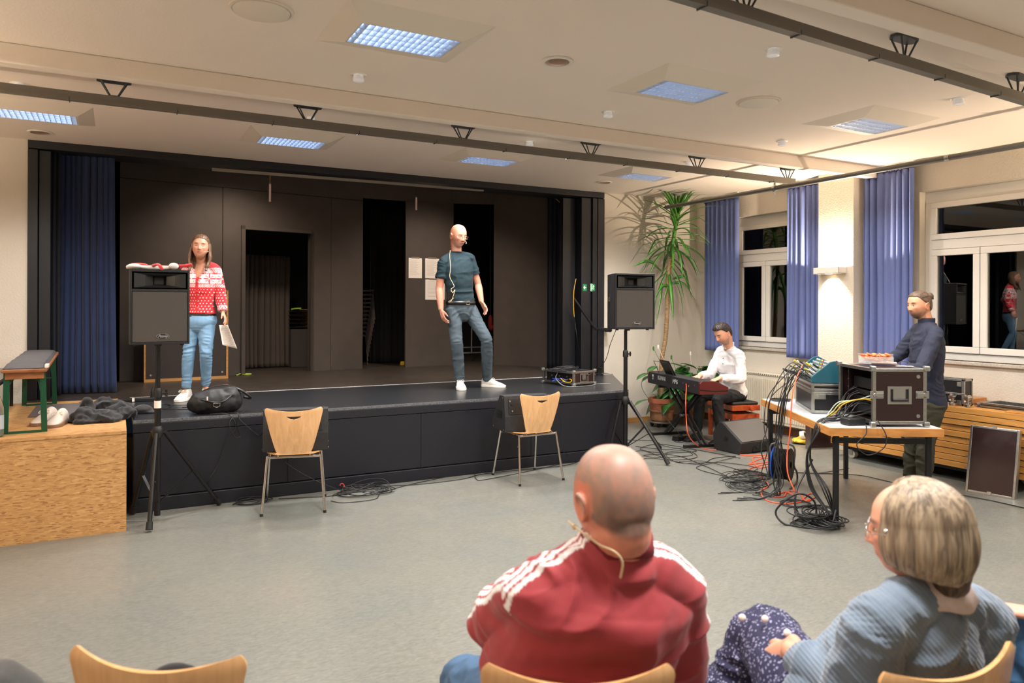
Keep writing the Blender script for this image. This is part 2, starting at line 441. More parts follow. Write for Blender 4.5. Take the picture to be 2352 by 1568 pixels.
# ------------------------------------------------------------------ stage platform
YS = 6.40; SX0, SX1 = 0.11, 4.86; YT = 7.98
m_deck = mat('black_stage_deck', (38, 39, 42), rough=0.3, var=0.25, vs_=14, bump=0.0003, bs=30, scale=(1, 3, 1))
m_deckb = mat('worn_brown_black_stage_boards', (62, 54, 47), rough=0.36, var=0.3, vs_=9, bump=0.0003, bs=40, scale=(1, 2, 1))
stg = thing('stage', 'black raised stage platform with navy front panels and worn white edge', 'stage', (0, 0, 0))
poly = [(SX0, YS), (SX1, YS), (5.80, YT), (SX0, YT)]
MB().prism(poly, SH - 0.05, SH).build('forestage_deck', m_deck, stg, bevel=0.004)
MB().prism([(PX0 - 0.6, YT + 0.0), (PX1 + 1.1, YT + 0.23), (PX1 + 1.1, BK), (PX0 - 0.6, BK)] if False else [(PX0, YT), (PX1, YT), (PX1, YB + 0.3), (PX1 + 1.1, YB + 0.3), (PX1 + 1.1, BK), (PX0 - 0.6, BK), (PX0 - 0.6, YB + 0.3), (PX0, YB + 0.3)], SH - 0.08, SH - 0.0005).build('stage_floor', m_deckb, stg)
m_tape = mat('scuffed_pale_edge_strip', (196, 196, 196), rough=0.5, var=0.2, vs_=60)
MB().bb((SX0, YT - 0.012, SH), (5.78, YT + 0.012, SH + 0.0025)).build('edge_strip', m_tape, stg)
m_worn = mat('worn_stage_edge', (96, 98, 102), rough=0.4, var=0.55, vs_=70)
MB().bb((SX0, YS - 0.012, SH - 0.022), (SX1, YS, SH + 0.001)).build('worn_edge_strip', m_worn, stg)
MB().bb((SX0, YS + 0.02, 0), (SX1 - 0.02, YS + 0.06, SH - 0.05)).build('support_wall', m_navy, stg)
MB().prism([(SX1 - 0.06, YS + 0.02), (SX1, YS), (5.80, YT), (5.72, YT)], 0, SH - 0.05).build('support_wall', m_navy, stg)
xs = [SX0] + [P(p, 1050, Y=YS).x for p in (665, 970, 1222)] + [SX1]
for i in range(4):
    MB().bb((xs[i] + 0.006, YS - 0.006, 0.115), (xs[i + 1] - 0.006, YS + 0.02, SH - 0.1)).build('front_panel', m_navy, stg, bevel=0.003)
for i in range(1, 4):
    MB().bb((xs[i] - 0.016, YS - 0.012, 0.115), (xs[i] + 0.016, YS - 0.004, SH - 0.1)).build('cover_strip', m_navy, stg, bevel=0.003)
MB().bb((SX0, YS - 0.014, SH - 0.095), (SX1, YS + 0.02, SH - 0.024)).build('top_rail', m_navy, stg, bevel=0.004)
MB().bb((SX0, YS - 0.016, 0.0), (SX1, YS + 0.02, 0.108)).build('bottom_rail', m_navy, stg, bevel=0.006)
# ------------------------------------------------------------------ stage opening lining
m_lin = mat('black_proscenium_lining', (10, 12, 19), rough=0.5)
hd = MB(); hd.bb((PX0, YB - 0.015, CEIL - 0.075), (PX1, YB + 0.14, CEIL)); hd.bb((PX0, YB + 0.14, CEIL - 0.05), (PX1, YB + 0.5, CEIL + 0.05))
struct(hd.build('trim_3', m_lin, bevel=0.003))
for k, (a, b, yy) in enumerate(((5.26, 5.46, 0.16), (5.465, 5.62, 0.02), (5.625, 5.70, -0.01), (5.705, 5.81, -0.02))):
    struct(MB().bb((a, YB + yy, SH), (b, YB + 0.25, CEIL - 0.085)).build('trim_%d' % (4 + k), m_lin, bevel=0.004))
for k, (a, b, yy) in enumerate(((-0.74, -0.66, -0.02), (-0.655, -0.56, 0.02))):
    struct(MB().bb((a, YB + yy, SH), (b, YB + 0.25, CEIL - 0.085)).build('trim_%d' % (8 + k), m_lin, bevel=0.004))

# exit signs
m_sign = mat('sign_green', (22, 120, 72), rough=0.4, emit=0.25)
m_glow = mat('sign_pale_green', (206, 232, 200), rough=0.4, emit=0.5)
def sign_plate(px, lab, arrow):
    p = P(px, 660, Y=YB - 0.0)
    t = thing('exit_sign', lab, 'sign', (p.x, YB - 0.025 + (0.05 if px < 1350 else 0.02), p.z), 0)
    MB().box((0, 0, 0), (0.072, 0.006, 0.1)).build('plate', m_glow, t)
    MB().box((0, -0.004, 0), (0.064, 0.003, 0.092)).build('green_field', m_sign, t)
    if arrow:
        g = MB(); Mx = Matrix.Rotation(PI / 2, 4, 'X')
        g.prism([(-0.024, 0), (0.002, 0.026), (0.009, 0.019), (-0.004, 0.006), (0.024, 0.006), (0.024, -0.006), (-0.004, -0.006), (0.009, -0.019), (0.002, -0.026)], 0.0055, 0.007, Mx)
        g.build('arrow', m_glow, t)
    else:
        g = MB(); Mx = Matrix.Rotation(PI / 2, 4, 'X')
        g.prism([(-0.026, -0.04), (-0.026, 0.038), (-0.006, 0.038), (-0.006, 0.03), (-0.019, 0.03), (-0.019, -0.04)], 0.0055, 0.007, Mx)
        g.lathe([(0, 0), (0.0055, 0), (0.0055, 0.0015), (0, 0.0015)], (0.006, -0.0055, 0.028), 10, Matrix.Rotation(PI / 2, 3, 'X'))
        for a, b, w_ in (((0.004, 0.02), (-0.001, -0.002), 0.009), ((0.004, 0.018), (0.016, 0.008), 0.005), ((0.016, 0.008), (0.02, 0.014), 0.005), ((0.002, 0.017), (-0.01, 0.008), 0.005), ((-0.001, 0), (0.01, -0.014), 0.006), ((0.01, -0.014), (0.008, -0.032), 0.006), ((-0.001, 0), (-0.006, -0.018), 0.006), ((-0.006, -0.018), (-0.018, -0.022), 0.006)):
            g.bar((a[0], -0.006, a[1]), (b[0], -0.006, b[1]), 0.0015, w_, up=(0, 0, 1)) if abs(a[0] - b[0]) > abs(a[1] - b[1]) else g.bar((a[0], -0.006, a[1]), (b[0], -0.006, b[1]), w_, 0.0015, up=(0, 1, 0))
        g.build('running_figure', m_glow, t)
sign_plate(1345, 'green sign with a white arrow pointing left on the black stage surround', True)
sign_plate(1361, 'green sign with a running figure beside a door, right of the arrow sign', False)

# ------------------------------------------------------------------ scenery flats
FA, FB = Vector((0.0, 9.72)), Vector((3.10, 10.20))
def onl(px, a, b):
    d = ray(px, 700); d = Vector((d.x, d.y)); e = b - a
    t = (a.x * e.y - a.y * e.x) / (d.x * e.y - d.y * e.x); return d * t
def zat(p2, px, py):
    d = ray(px, py); t = p2.x / d.x if abs(d.x) > abs(d.y) else p2.y / d.y; return CAMH + d.z * t
def slabwall(mb, a, b, z0, z1, th=0.03):
    e = (b - a).normalized(); n = Vector((-e.y, e.x)) * th
    q = [(a.x, a.y), (b.x, b.y), (b.x + n.x, b.y + n.y), (a.x + n.x, a.y + n.y)]
    return mb.hexa([(x, y, z0) for x, y in q] + [(x, y, z1) for x, y in q])
d0, d1 = onl(562, FA, FB), onl(713, FA, FB); dz = zat(d0, 562, 527)
j1, j2, e1 = onl(511, FA, FB), onl(760, FA, FB), onl(833, FA, FB); s0 = onl(275, FA, FB)
fl = thing('scenery_wall', 'dark brown painted scenery wall with a doorway behind the singing woman', 'wall', (0, 0, 0))
gp = (j1 - s0).normalized() * 0.004
slabwall(MB(), s0, j1 - gp, SH, 3.09).build('panel', m_flat, fl)
slabwall(MB(), j1 + gp, d0, SH, 3.09).build('panel', m_flat, fl)
slabwall(MB(), d0, d1, dz, 3.09).build('door_header', m_flat, fl)
slabwall(MB(), d1, j2 - gp * 0.5, SH, 3.09).build('panel', m_flat, fl)
slabwall(MB(), j2 + gp * 0.5, e1, SH, 3.09).build('panel', m_flat, fl)
slabwall(MB(), s0, e1, 3.096, 3.9).build('upper_panel', m_flat, fl)
slabwall(MB(), s0, e1, 3.0, 3.9, 0.012).build('batten', m_flat, fl, loc=(0, 0.045, 0))
fr = MB(); u = (d1 - d0).normalized(); nrm = Vector((u.y, -u.x)) * 0.035
for (a, b, z0, z1) in ((d0 - u * 0.05, d0, SH, dz + 0.05), (d0 - u * 0.05, d1, dz, dz + 0.05)):
    slabwall(fr, a + nrm, b + nrm, z0, z1, 0.035)
fr.build('door_frame', m_flat, fl, bevel=0.003)
slabwall(MB(), d1, d1 + u * 0.05, SH, dz, 0.10).build('door_frame', m_flat, fl)
f2a, f2b = Vector((3.70, 10.17)), Vector((4.47, 10.2))
f2 = thing('scenery_flat', 'dark brown scenery flat with three sheets of paper behind the bald man', 'scenery', (f2a.x, f2a.y, SH))
g = MB(); slabwall(g, Vector((0, 0)), f2b - f2a, 0, 2.42, 0.04); g.build('panel', m_flat, f2)
slabwall(MB(), f2b - f2a, Vector((5.05, 10.0)) - f2a, 2.44, 3.2, 0.03).build('lintel', m_flat, f2)
slabwall(MB(), Vector((e1.x - f2a.x, e1.y - f2a.y)), f2b - f2a, 2.42, 3.2, 0.03).build('lintel', m_flat, f2)
f3a, f3b = Vector((5.04, 9.98)), Vector((5.70, 9.14))
f3 = thing('scenery_flat', 'angled plain dark scenery flat with a bare wooden right edge', 'scenery', (f3a.x, f3a.y, SH))
g = MB(); slabwall(g, Vector((0, 0)), f3b - f3a, 0, 3.1, 0.03); g.build('panel', m_flat, f3)
g = MB(); ee = (f3b - f3a); slabwall(g, ee, ee * 1.035, 0, 3.1, 0.045); g.build('edge_post', m_base, f3)
# wooden pole right of the flat
g = MB(); g.tube([P(1297, 840, Y=9.0), P(1296, 640, Y=9.0), P(1291, 455, Y=9.0)], [0.02, 0.02, 0.018], 8)
tag(g.build('scaffold_tube', mat('rusty_steel_tube', (92, 66, 48), rough=0.5, var=0.4, vs_=20), smooth='auto'), 'rusty upright tube clamped at the right end of the scenery', 'pole')
g = MB(); g.tube(cr([P(1255, 442, Y=8.75), P(1275, 455, Y=8.72), P(1297, 474, Y=8.7), P(1320, 488, Y=8.68)]), 0.004, 6)
tag(g.build('rope', m_yel, smooth=True), 'thin yellowish rope slung under the stage opening at top right', 'rope')

# papers on flat 2
m_paper = mat('paper', (236, 226, 216), rough=0.8)
m_print = mat('faint_print', (178, 172, 168), rough=0.8)
def sheet(px0, py0, px1, py1, lab, lines):
    e = f2b; a = f2a
    p0 = onl(px0, a, e); p1 = onl(px1, a, e); z0 = zat(p0, px0, py1); z1 = zat(p0, px0, py0); wv = (p1 - p0).length; h = z1 - z0
    t = thing('paper_sheet', lab, 'paper', (p0.x, p0.y - 0.004, z0), math.atan2((e - a).y, (e - a).x))
    MB().bb((0, -0.0012, 0), (wv, 0, h)).build('page', m_paper, t)
    g = MB()
    for k in range(lines):
        zz = h - 0.03 - k * (h - 0.06) / lines; L = wv * rnd.uniform(0.45, 0.82)
        g.bb((wv * 0.1, -0.0018, zz - 0.0022), (wv * 0.1 + L, -0.0012, zz + 0.0012))
    g.build('printed_lines', m_print, t)
    MB().bb((wv * 0.2, -0.0022, h - 0.006), (wv * 0.8, -0.0012, h + 0.018)).build('tape_strip', mat('dull_clear_tape', (120, 112, 104), rough=0.25), t)
sheet(938, 592, 968.5, 638, 'white printed sheet taped at the left edge of the scenery flat', 15)
sheet(976, 593, 1008, 638.5, 'white printed sheet taped up just left of the bald man', 16)
sheet(976.5, 641.5, 1021, 688, 'larger white sheet taped below the others beside the bald man', 12)

# board behind the woman
b0, b1 = P(330, 878, Z=SH), P(523, 868, Z=SH)
t = thing('scenery_board', 'upright black board with pale wooden edges standing behind the woman in red', 'board', (b0.x, b0.y - 0.02, SH), math.atan2(b1.y - b0.y, b1.x - b0.x))
L = (b1 - b0).length; H = zat(Vector((b0.x, b0.y)), 330, 667) - SH + 0.02
MB().bb((0, 0, 0), (L, 0.03, H)).build('panel', mat('black_board', (40, 31, 28), rough=0.5), t)
for a, b in (((0, -0.006, 0), (0.018, 0.035, H)), ((L - 0.022, -0.006, 0), (L, 0.035, H)), ((0, -0.006, H - 0.016), (L, 0.035, H)), ((0, -0.012, -0.0), (L, -0.006, 0.035))):
    MB().bb(a, b).build('edge_strip', m_base, t)
for x, z in ((L - 0.07, H - 0.07), (L - 0.07, 0.08), (0.07, 0.08), (0.07, H - 0.07)):
    MB().cyl((x, -0.012, z), (x, 0, z), 0.012, n=10).build('bolt', m_chrome, t)

# ------------------------------------------------------------------ curtains
def curtain_mesh(W, H, folds, amp, seed=0, flare=0.0, nu=160, nv=24, header=0.0):
    r = random.Random(seed); ph = [r.uniform(0, 6.28) for _ in range(4)]
    def fn(u, v):
        x = (u - 0.5) * W * (1 + flare * (1 - v) ** 2)
        a = amp * (0.75 + 0.35 * math.sin(3.1 * u * 2 + ph[0]) + 0.1 * (1 - v))
        q = 2 * PI * folds * (u + 0.02 * math.sin(2 * PI * u * 1.7 + ph[1]) + 0.008 * math.sin(2 * PI * u * 4.1 + ph[0]) + 0.006 * math.sin(5 * v + ph[2] + 9 * u))
        y = a * (math.sin(q) + 0.12 * math.sin(2 * q + ph[3])) * (0.7 + 0.3 * math.sin(4.3 * u * 2 + ph[1]))
        return (x + 0.25 * a * math.cos(q), y, v * H)
    g = MB(); g.grid(fn, nu, nv); return g
m_bluec = mat('blue_curtain_cloth', (96, 110, 162), rough=0.9, sheen=0.08, var=0.03, vs_=30)
m_bluet = mat('blue_gathered_tape', (58, 62, 108), rough=0.8, var=0.5, vs_=80)
def wcurtain(px0, px1, pyb, lab, folds, seed, X=7.31):
    a, b = P(px0, pyb, X=X), P(px1, pyb, X=X)
    z0 = (a.z + b.z) / 2; W = abs(a.y - b.y); ztop = CEIL - 0.012
    t = thing('window_curtain', lab, 'curtain', (X, (a.y + b.y) / 2, z0), -PI / 2, 'blue curtains along the window wall')
    curtain_mesh(W, ztop - z0 - 0.07, folds, 0.034, seed).build('cloth', m_bluec, t, smooth=True, solid=0.002)
    g = curtain_mesh(W * 0.99, 0.07, folds * 2.5, 0.022, seed + 1, nu=200, nv=3); o = g.build('gathered_header', m_bluet, t, smooth=True, loc=(0, 0, ztop - z0 - 0.072), solid=0.002)
    MB().bb((-W / 2, -0.012, ztop - z0), (W / 2, 0.012, ztop - z0 + 0.012)).build('curtain_track', m_white, t)
wcurtain(1617, 1694, 806, 'blue curtain left of the far window, nearest the tall palm plant', 7, 3)
wcurtain(1807, 1884, 823, 'blue curtain right of the far window, beside the lit pillar', 6, 5)
wcurtain(1981, 2098, 851, 'widest blue curtain, at the left of the near window behind the sound engineer', 8, 8)
m_dkblue = mat('dark_blue_velvet', (24, 40, 78), rough=0.85, sheen=0.15)
t = thing('stage_curtain', 'tall dark blue velvet stage curtain drawn to the left side of the stage', 'curtain', (-0.29, 8.56, SH + 0.01), R_(-8))
curtain_mesh(0.52, 2.46, 9, 0.035, 11, flare=0.10, nu=220).build('cloth', m_dkblue, t, smooth=True, solid=0.003)
t = thing('stage_leg_curtain', 'narrow near-black blue side drape at the far left edge of the stage', 'curtain', (-0.60, 8.42, SH + 0.01), R_(10))
curtain_mesh(0.22, 2.44, 5, 0.025, 12).build('cloth', mat('blue_black_cloth', (14, 18, 30), rough=0.85), t, smooth=True, solid=0.003)
t = thing('stage_leg_curtain', 'narrow navy side drape behind the right edge of the stage opening', 'curtain', (5.52, 8.75, SH + 0.01), R_(-50))
curtain_mesh(0.5, 2.44, 7, 0.03, 13).build('cloth', mat('blue_black_cloth'), t, smooth=True, solid=0.003)
m_bkc = mat('grey_brown_stage_drape', (74, 64, 56), rough=0.9)
# behind the doorway
a, b = onl(566, FA + Vector((0, 0.9)), FB + Vector((0, 0.9))), onl(657, FA + Vector((0, 0.9)), FB + Vector((0, 0.9)))
t = thing('backstage_curtain', 'brown-grey pleated drape seen through the stage doorway', 'curtain', ((a.x + b.x) / 2, (a.y + b.y) / 2, SH + 0.01), math.atan2(b.y - a.y, b.x - a.x))
curtain_mesh((b - a).length + 0.12, zat(a, 566, 586) - SH, 9, 0.035, 14).build('cloth', m_bkc, t, smooth=True, solid=0.003)
a, b = onl(857, FA + Vector((0, 0.75)), FB + Vector((0, 0.75))), onl(925, FA + Vector((0, 0.55)), FB + Vector((0, 0.55)))
t = thing('backstage_curtain', 'black floor-length drape in the gap left of the taped papers', 'curtain', ((a.x + b.x) / 2 + 0.08, (a.y + b.y) / 2 + 0.1, SH + 0.01), math.atan2(b.y - a.y, b.x - a.x))
curtain_mesh((b - a).length + 0.2, 2.4, 6, 0.03, 15).build('cloth', mat('black_drape', (24, 20, 20), rough=0.9), t, smooth=True, solid=0.003)

# ------------------------------------------------------------------ pipe and track rails below the ceiling
g = MB(); PXp, PZp = 6.32, 2.908
g.cyl((PXp, -1.5, PZp), (PXp, 7.53, PZp), 0.025, n=20)
t = thing('curtain_pipe', 'long grey metal pipe hung below the ceiling along the window wall', 'pipe', (PXp, 5.7, PZp))
g.v = [(x - PXp, y - 5.7, z - PZp) for x, y, z in g.v]; g.build('tube', m_grey, t, smooth='auto')
MB().cyl((0, -1.9, 0), (0, -1.86, 0), 0.029, n=20).build('joint_ring', m_alu, t, smooth='auto')
for yy in (0.02, -2.74):
    g = MB(); g.lathe([(0.028, -0.016), (0.034, -0.016), (0.034, 0.016), (0.028, 0.016)], (0, yy, 0), 16, Matrix.Rotation(PI / 2, 3, 'X')); g.cyl((0, yy, 0.03), (0, yy, 0.06), 0.010); g.cyl((0.0, yy, -0.03), (0.0, yy, -0.06), 0.006); g.box((0, yy, -0.055), (0.03, 0.012, 0.012))
    g.build('clamp', m_alu, t, smooth='auto')
m_rail = mat('grey_track_rail', (116, 112, 104), rough=0.45, metal=0.25)
m_brk = mat('dark_steel_bracket', (72, 78, 80), rough=0.45, metal=0.4)
def truss(yc, xs_, lab, x0, x1):
    t = thing('track_rail', lab, 'rail', (0, yc, CEIL - 0.15), R_(3.3) if yc < 4 else 0)
    MB().bb((x0, -0.028, -0.025), (x1, 0.028, 0.035)).build('rail', m_rail, t, bevel=0.004)
    MB().bb((x0, -0.034, -0.03), (x1, -0.029, -0.008)).build('lip', m_rail, t)
    k = x0 + 0.25
    while k < x1:
        if abs(k) < 9: MB().bb((k - 0.003, -0.0355, -0.032), (k + 0.003, 0.03, -0.008)).build('joint', m_brk, t)
        k += 0.655
    for x in xs_:
        g = MB(); c = 0.105; s_ = 0.042
        g.prism([(x - c, -s_ * 0.4), (x - c * 0.7, -s_), (x + c * 0.7, -s_), (x + c, -s_ * 0.4), (x + c, s_ * 0.4), (x + c * 0.7, s_), (x - c * 0.7, s_), (x - c, s_ * 0.4)], 0.132, 0.147)
        g.build('ceiling_plate', m_brk, t)
        g = MB()
        for sx in (-1, 1):
            for sy in (-1, 1):
                g.cyl((x + sx * 0.078, sy * 0.03, 0.135), (x + sx * 0.022, sy * 0.012, 0.034), 0.0055, n=8)
        g.box((x, 0, 0.037), (0.06, 0.04, 0.006))
        g.build('bracket_struts', m_brk, t)
truss(5.72, [-0.024 + 1.3085 * k for k in range(-1, 6)], 'grey ceiling track rail on strut brackets in front of the stage', XL + 0.1, 6.62)
truss(2.40, [0.01 + 1.3085 * k for k in range(-1, 6)], 'grey ceiling track rail nearest the viewer, crossing the upper right corner', XL + 0.1, 6.62)

# ------------------------------------------------------------------ luminaires
m_lumw = mat('luminaire_white', (226, 216, 200), rough=0.5)
m_louv = mat('mirror_louvre', (214, 220, 228), rough=0.35, metal=0.7)
m_tray = mat('fluorescent_lit_tray', (205, 215, 222), rough=0.5, emit=0.5)
m_tube = mat('fluorescent_tube', (200, 220, 255), rough=0.5, emit=4.5)
places = ['nearest the viewer, above the middle of the stage edge', 'above the hall floor between two glass spotlights, centre right', 'near the window wall above the sound desk', 'cut by the left edge of the picture', 'above the singing woman, in front of the stage', 'above the bald man, in front of the stage', 'above the palm corner, in front of the stage']
li = 0
def luminaire(cx, cy, lab):
    t = thing('ceiling_light', 'square-trimmed ceiling light with mirror louvre ' + lab, 'ceiling light', (cx, cy, CEIL), 0, 'louvred ceiling lights')
    W, Dp, w_, d_ = 0.41, 0.345, 0.285, 0.155
    zb = -0.045
    def trap(a, b, c, d): MB().add([a, b, c, d], [(0, 1, 2, 3)])
    o = [(-W, -Dp, 0), (W, -Dp, 0), (W, Dp, 0), (-W, Dp, 0)]; i = [(-w_ - 0.01, -d_ - 0.01, zb), (w_ + 0.01, -d_ - 0.01, zb), (w_ + 0.01, d_ + 0.01, zb), (-w_ - 0.01, d_ + 0.01, zb)]
    ii = [(-w_, -d_, zb), (w_, -d_, zb), (w_, d_, zb), (-w_, d_, zb)]; it = [(-w_, -d_, -0.002), (w_, -d_, -0.002), (w_, d_, -0.002), (-w_, d_, -0.002)]
    g = MB()
    for k in range(4):
        j = (k + 1) % 4
        g.add([o[k], o[j], i[j], i[k]], [(0, 1, 2, 3)]); g.add([i[k], i[j], ii[j], ii[k]], [(0, 1, 2, 3)]); g.add([ii[k], ii[j], it[j], it[k]], [(0, 1, 2, 3)])
    g.build('trim_frame', m_lumw, t, weld=True)
    MB().bb((-w_, -d_, -0.004), (w_, d_, -0.002)).build('tray', m_tray, t)
    for k in range(4):
        yy = -d_ + (k + 0.5) * 2 * d_ / 4
        MB().cyl((-w_ + 0.03, yy, -0.012), (w_ - 0.03, yy, -0.012), 0.007, n=8).build('tube', m_tube, t, smooth='auto')
    for k in range(5):
        yy = -d_ + k * 2 * d_ / 4
        MB().bb((-w_, yy - 0.0015, zb), (w_, yy + 0.0015, -0.016)).build('long_fin', m_louv, t)
    g = MB(); N = 15
    for k in range(N + 1):
        xx = -w_ + k * 2 * w_ / N
        g.prism([(xx - 0.0012, zb), (xx + 0.0012, zb), (xx + 0.006, -0.016), (xx - 0.006, -0.016)], -d_, d_, Matrix(((1, 0, 0, 0), (0, 0, 1, 0), (0, 1, 0, 0), (0, 0, 0, 1))))
    o = g.build('cross_blades', m_louv, t); o['kind'] = 'stuff'
    return t
for k, (x, y) in enumerate([LAMPS[1], LAMPS[2], LAMPS[3], LAMPS[4], LAMPS[5], LAMPS[6], LAMPS[7]]):
    luminaire(x, y, places[k])
# recessed glass spots, chrome downlights, speaker domes
m_gl = mat('frosted_glass', (235, 235, 238), rough=0.15, emit=0.12)
def spot(px, py, lab):
    p = P(px, py, Z=CEIL)
    p = Vector(min(SPOT_POS, key=lambda q: (q[0] - p.x) ** 2 + (q[1] - p.y) ** 2) + (CEIL,))
    t = thing('recessed_spotlight', lab, 'spotlight', (p.x, p.y, CEIL), 0, 'small glass ceiling spotlights')
    MB().lathe([(0.0, -0.002), (0.028, -0.002), (0.05, -0.006), (0.054, 0.0)], n=20).build('rim', m_white, t, smooth=True)
    MB().lathe([(0.032, -0.004), (0.034, -0.022), (0.038, -0.03), (0.036, -0.042), (0.02, -0.046), (0, -0.046)], n=20).build('glass_cup', m_gl, t, smooth='auto')
for px, py, lab in ((823, 172, 'below the nearest louvred light'), (1779, 113, 'at top right, below the near track rail'), (1398, 257, 'between the middle louvred light and the beam'), (2202, 227, 'at the far right under the near track rail'), (1797, 324, 'near the pillar end of the beam'), (43, 190, 'at the far left behind the track rail'), (1217, 323, 'behind the far track rail, right of its third bracket'), (716, 267, 'behind the second bracket of the far track rail'), (1628, 377, 'behind the fifth bracket of the far track rail')):
    spot(px, py, 'small glass-cup ceiling spotlight ' + lab)
m_copper = mat('warm_chrome_reflector', (206, 176, 156), rough=0.3, metal=0.6)
for px, py, lab in ((1280, 140, 'round chrome recessed downlight in the middle of the ceiling'), (92, 303, 'round chrome recessed downlight above the left end of the stage'), (1388, 418, 'round chrome recessed downlight above the right end of the stage')):
    p = P(px, py, Z=CEIL)
    t = thing('recessed_downlight', lab, 'downlight', (p.x, p.y, CEIL), 0)
    MB().lathe([(0.078, 0.0), (0.1, -0.002), (0.098, -0.009), (0.076, -0.01)], n=28).build('rim', m_white, t, smooth='auto')
    MB().lathe([(0.0, -0.001), (0.05, -0.001), (0.07, -0.004), (0.077, -0.0095)], n=28).build('reflector', m_copper, t, smooth=True)
for px, py, lab in ((601, 21, 'flat round cream ceiling speaker cover at top left'), (1742, 233, 'flat round cream ceiling speaker cover on the right half of the ceiling')):
    p = P(px, py, Z=CEIL)
    t = thing('ceiling_speaker', lab, 'speaker', (p.x, p.y, CEIL), 0)
    MB().lathe([(0.0, -0.022), (0.12, -0.021), (0.142, -0.016), (0.145, -0.008)], n=40).build('cover', m_lumw, t, smooth='auto')
    MB().lathe([(0.147, -0.012), (0.16, -0.010), (0.162, 0.0)], n=40).build('rim', m_lumw, t, smooth='auto')
# wall sconces
def sconce(x, y, lab, rz=0.0):
    t = thing('wall_sconce', lab, 'wall lamp', (x, y, 1.99), rz)
    g = MB(); W = 0.17; D = 0.13; h = 0.075; th = 0.006
    g.bb((-D, -W, 0), (-D + th, W, h)); g.bb((-D, -W, 0), (-0.0, -W + th, h)); g.bb((-D, W - th, 0), (0, W, h))
    g.build('shade', m_white, t, bevel=0.002)
    g = MB(); c = (-0.075, 0.0); r = 0.028
    g.bb((-D, -W, 0), (0, c[1] - r, th)); g.bb((-D, c[1] + r, 0), (0, W, th)); g.bb((-D, c[1] - r, 0), (c[0] - r, c[1] + r, th)); g.bb((c[0] + r, c[1] - r, 0), (0, c[1] + r, th))
    g.build('bottom_plate', m_white, t)
    MB().bb((-0.012, -0.05, 0.01), (0, 0.05, 0.06)).build('wall_plate', m_white, t)
sconce(7.2, 5.66, 'white box wall lamp glowing up and down on the pillar between the windows')
sconce(7.2, 1.9, 'white box wall lamp on the near pillar outside the picture')
sconce(-2.6, 5.2, 'unseen white box wall lamp added on the left wall to brighten the ceiling, farther from the viewer', PI)
sconce(-2.6, 1.9, 'unseen white box wall lamp added on the left wall to brighten the ceiling, nearer the viewer', PI)

# stage lighting batten, microphones
g = MB(); a, b = P(487, 389, Y=8.5), P(1110, 437, Y=8.5)
t = thing('stage_batten', 'long thin pale pipe hung just behind the stage opening', 'pipe', a)
MB().bar((0, 0, 0), b - a, 0.03, 0.03).build('bar', mat('dusty_grey_bar', (150, 142, 132), rough=0.5), t)
m_mic = mat('pale_pink_casing', (222, 196, 186), rough=0.4); m_rope = mat('orange_cord', (222, 150, 50), rough=0.6)
for px, y0, y1, lab in ((620, 398, 463, 'pale hanging rod microphone on an orange cord above the woman'), (956, 436, 482, 'pale hanging rod microphone above the taped papers')):
    p0, p1 = P(px, y0, Y=8.58), P(px, y1, Y=8.58)
    t = thing('hanging_microphone', lab, 'microphone', p1)
    h = p0.z - p1.z
    MB().cyl((0, 0, 0), (0, 0, h * 0.62), 0.012, n=12).build('casing', m_mic, t, smooth='auto')
    MB().cyl((0, 0, h * 0.62), (0, 0, h * 0.72), 0.013, 0.004, n=12).build('cap', m_alu, t, smooth='auto')
    MB().tube([(0, 0, h * 0.7), (0.002, 0, h), (0.0, 0, h + 0.02)], 0.004, 6).build('cord', m_rope if px < 700 else m_cable, t)
    if px < 700: MB().tube(cr([(-0.04, 0.01, h + 0.01), (0, -0.02, h + 0.03), (0.04, 0.01, h + 0.01), (0, 0.02, h + 0.02)], 5, True), 0.006, 6, True).build('knot', m_rope, t)
g = MB(); p = P(372, 376, Y=8.72); g.cyl(p, p + Vector((0.16, 0.0, -0.004)), 0.012, n=10)
tag(g.build('tube_lamp', m_gl), 'short pale tube lamp high behind the left part of the stage opening', 'lamp')

# dark metal shelf seen left of the scenery
t = thing('backstage_shelf', 'dark metal shelving in the shadow left of the scenery wall', 'shelf', (-0.35, 10.6, SH))
for z in (0.6, 1.0, 1.35, 2.45): MB().bb((0, 0, z), (0.75, 0.3, z + 0.02)).build('shelf_board', m_flat, t)
for x in (0, 0.72): MB().bb((x, 0, 0), (x + 0.03, 0.03, 2.5)).build('upright', m_blkm, t)
# green and yellow cord on stage floor
g = MB(); p = P(560, 860, Z=SH + 0.006); g.tube(cr([p + Vector(q) for q in ((-0.09, 0, 0), (-0.03, 0.05, 0), (0.04, 0.0, 0.01), (0.1, 0.05, 0), (0.03, -0.04, 0), (-0.04, 0.02, 0.01), (-0.08, -0.03, 0))], 5, True), 0.006, 6, True)
tag(g.build('cord', mat('lime_green_cord', (170, 200, 60), rough=0.6), smooth=True), 'small tangle of lime green cord on the stage floor by the doorway', 'cord')
for px, py, lab in ((714, 848, 'small yellow wedge at the foot of the doorway'), (925, 838, 'small yellow wedge at the foot of the scenery flat with papers')):
    p = P(px, py, Z=SH); g = MB(); g.hexa([(-0.035, -0.03, 0), (0.035, -0.03, 0), (0.035, 0.03, 0), (-0.035, 0.03, 0), (-0.03, -0.025, 0.06), (0.03, -0.025, 0.06), (0.03, 0.025, 0.05), (-0.03, 0.025, 0.05)])
    tag(g.build('floor_wedge', m_yel, loc=p, bevel=0.005), lab, 'wedge')

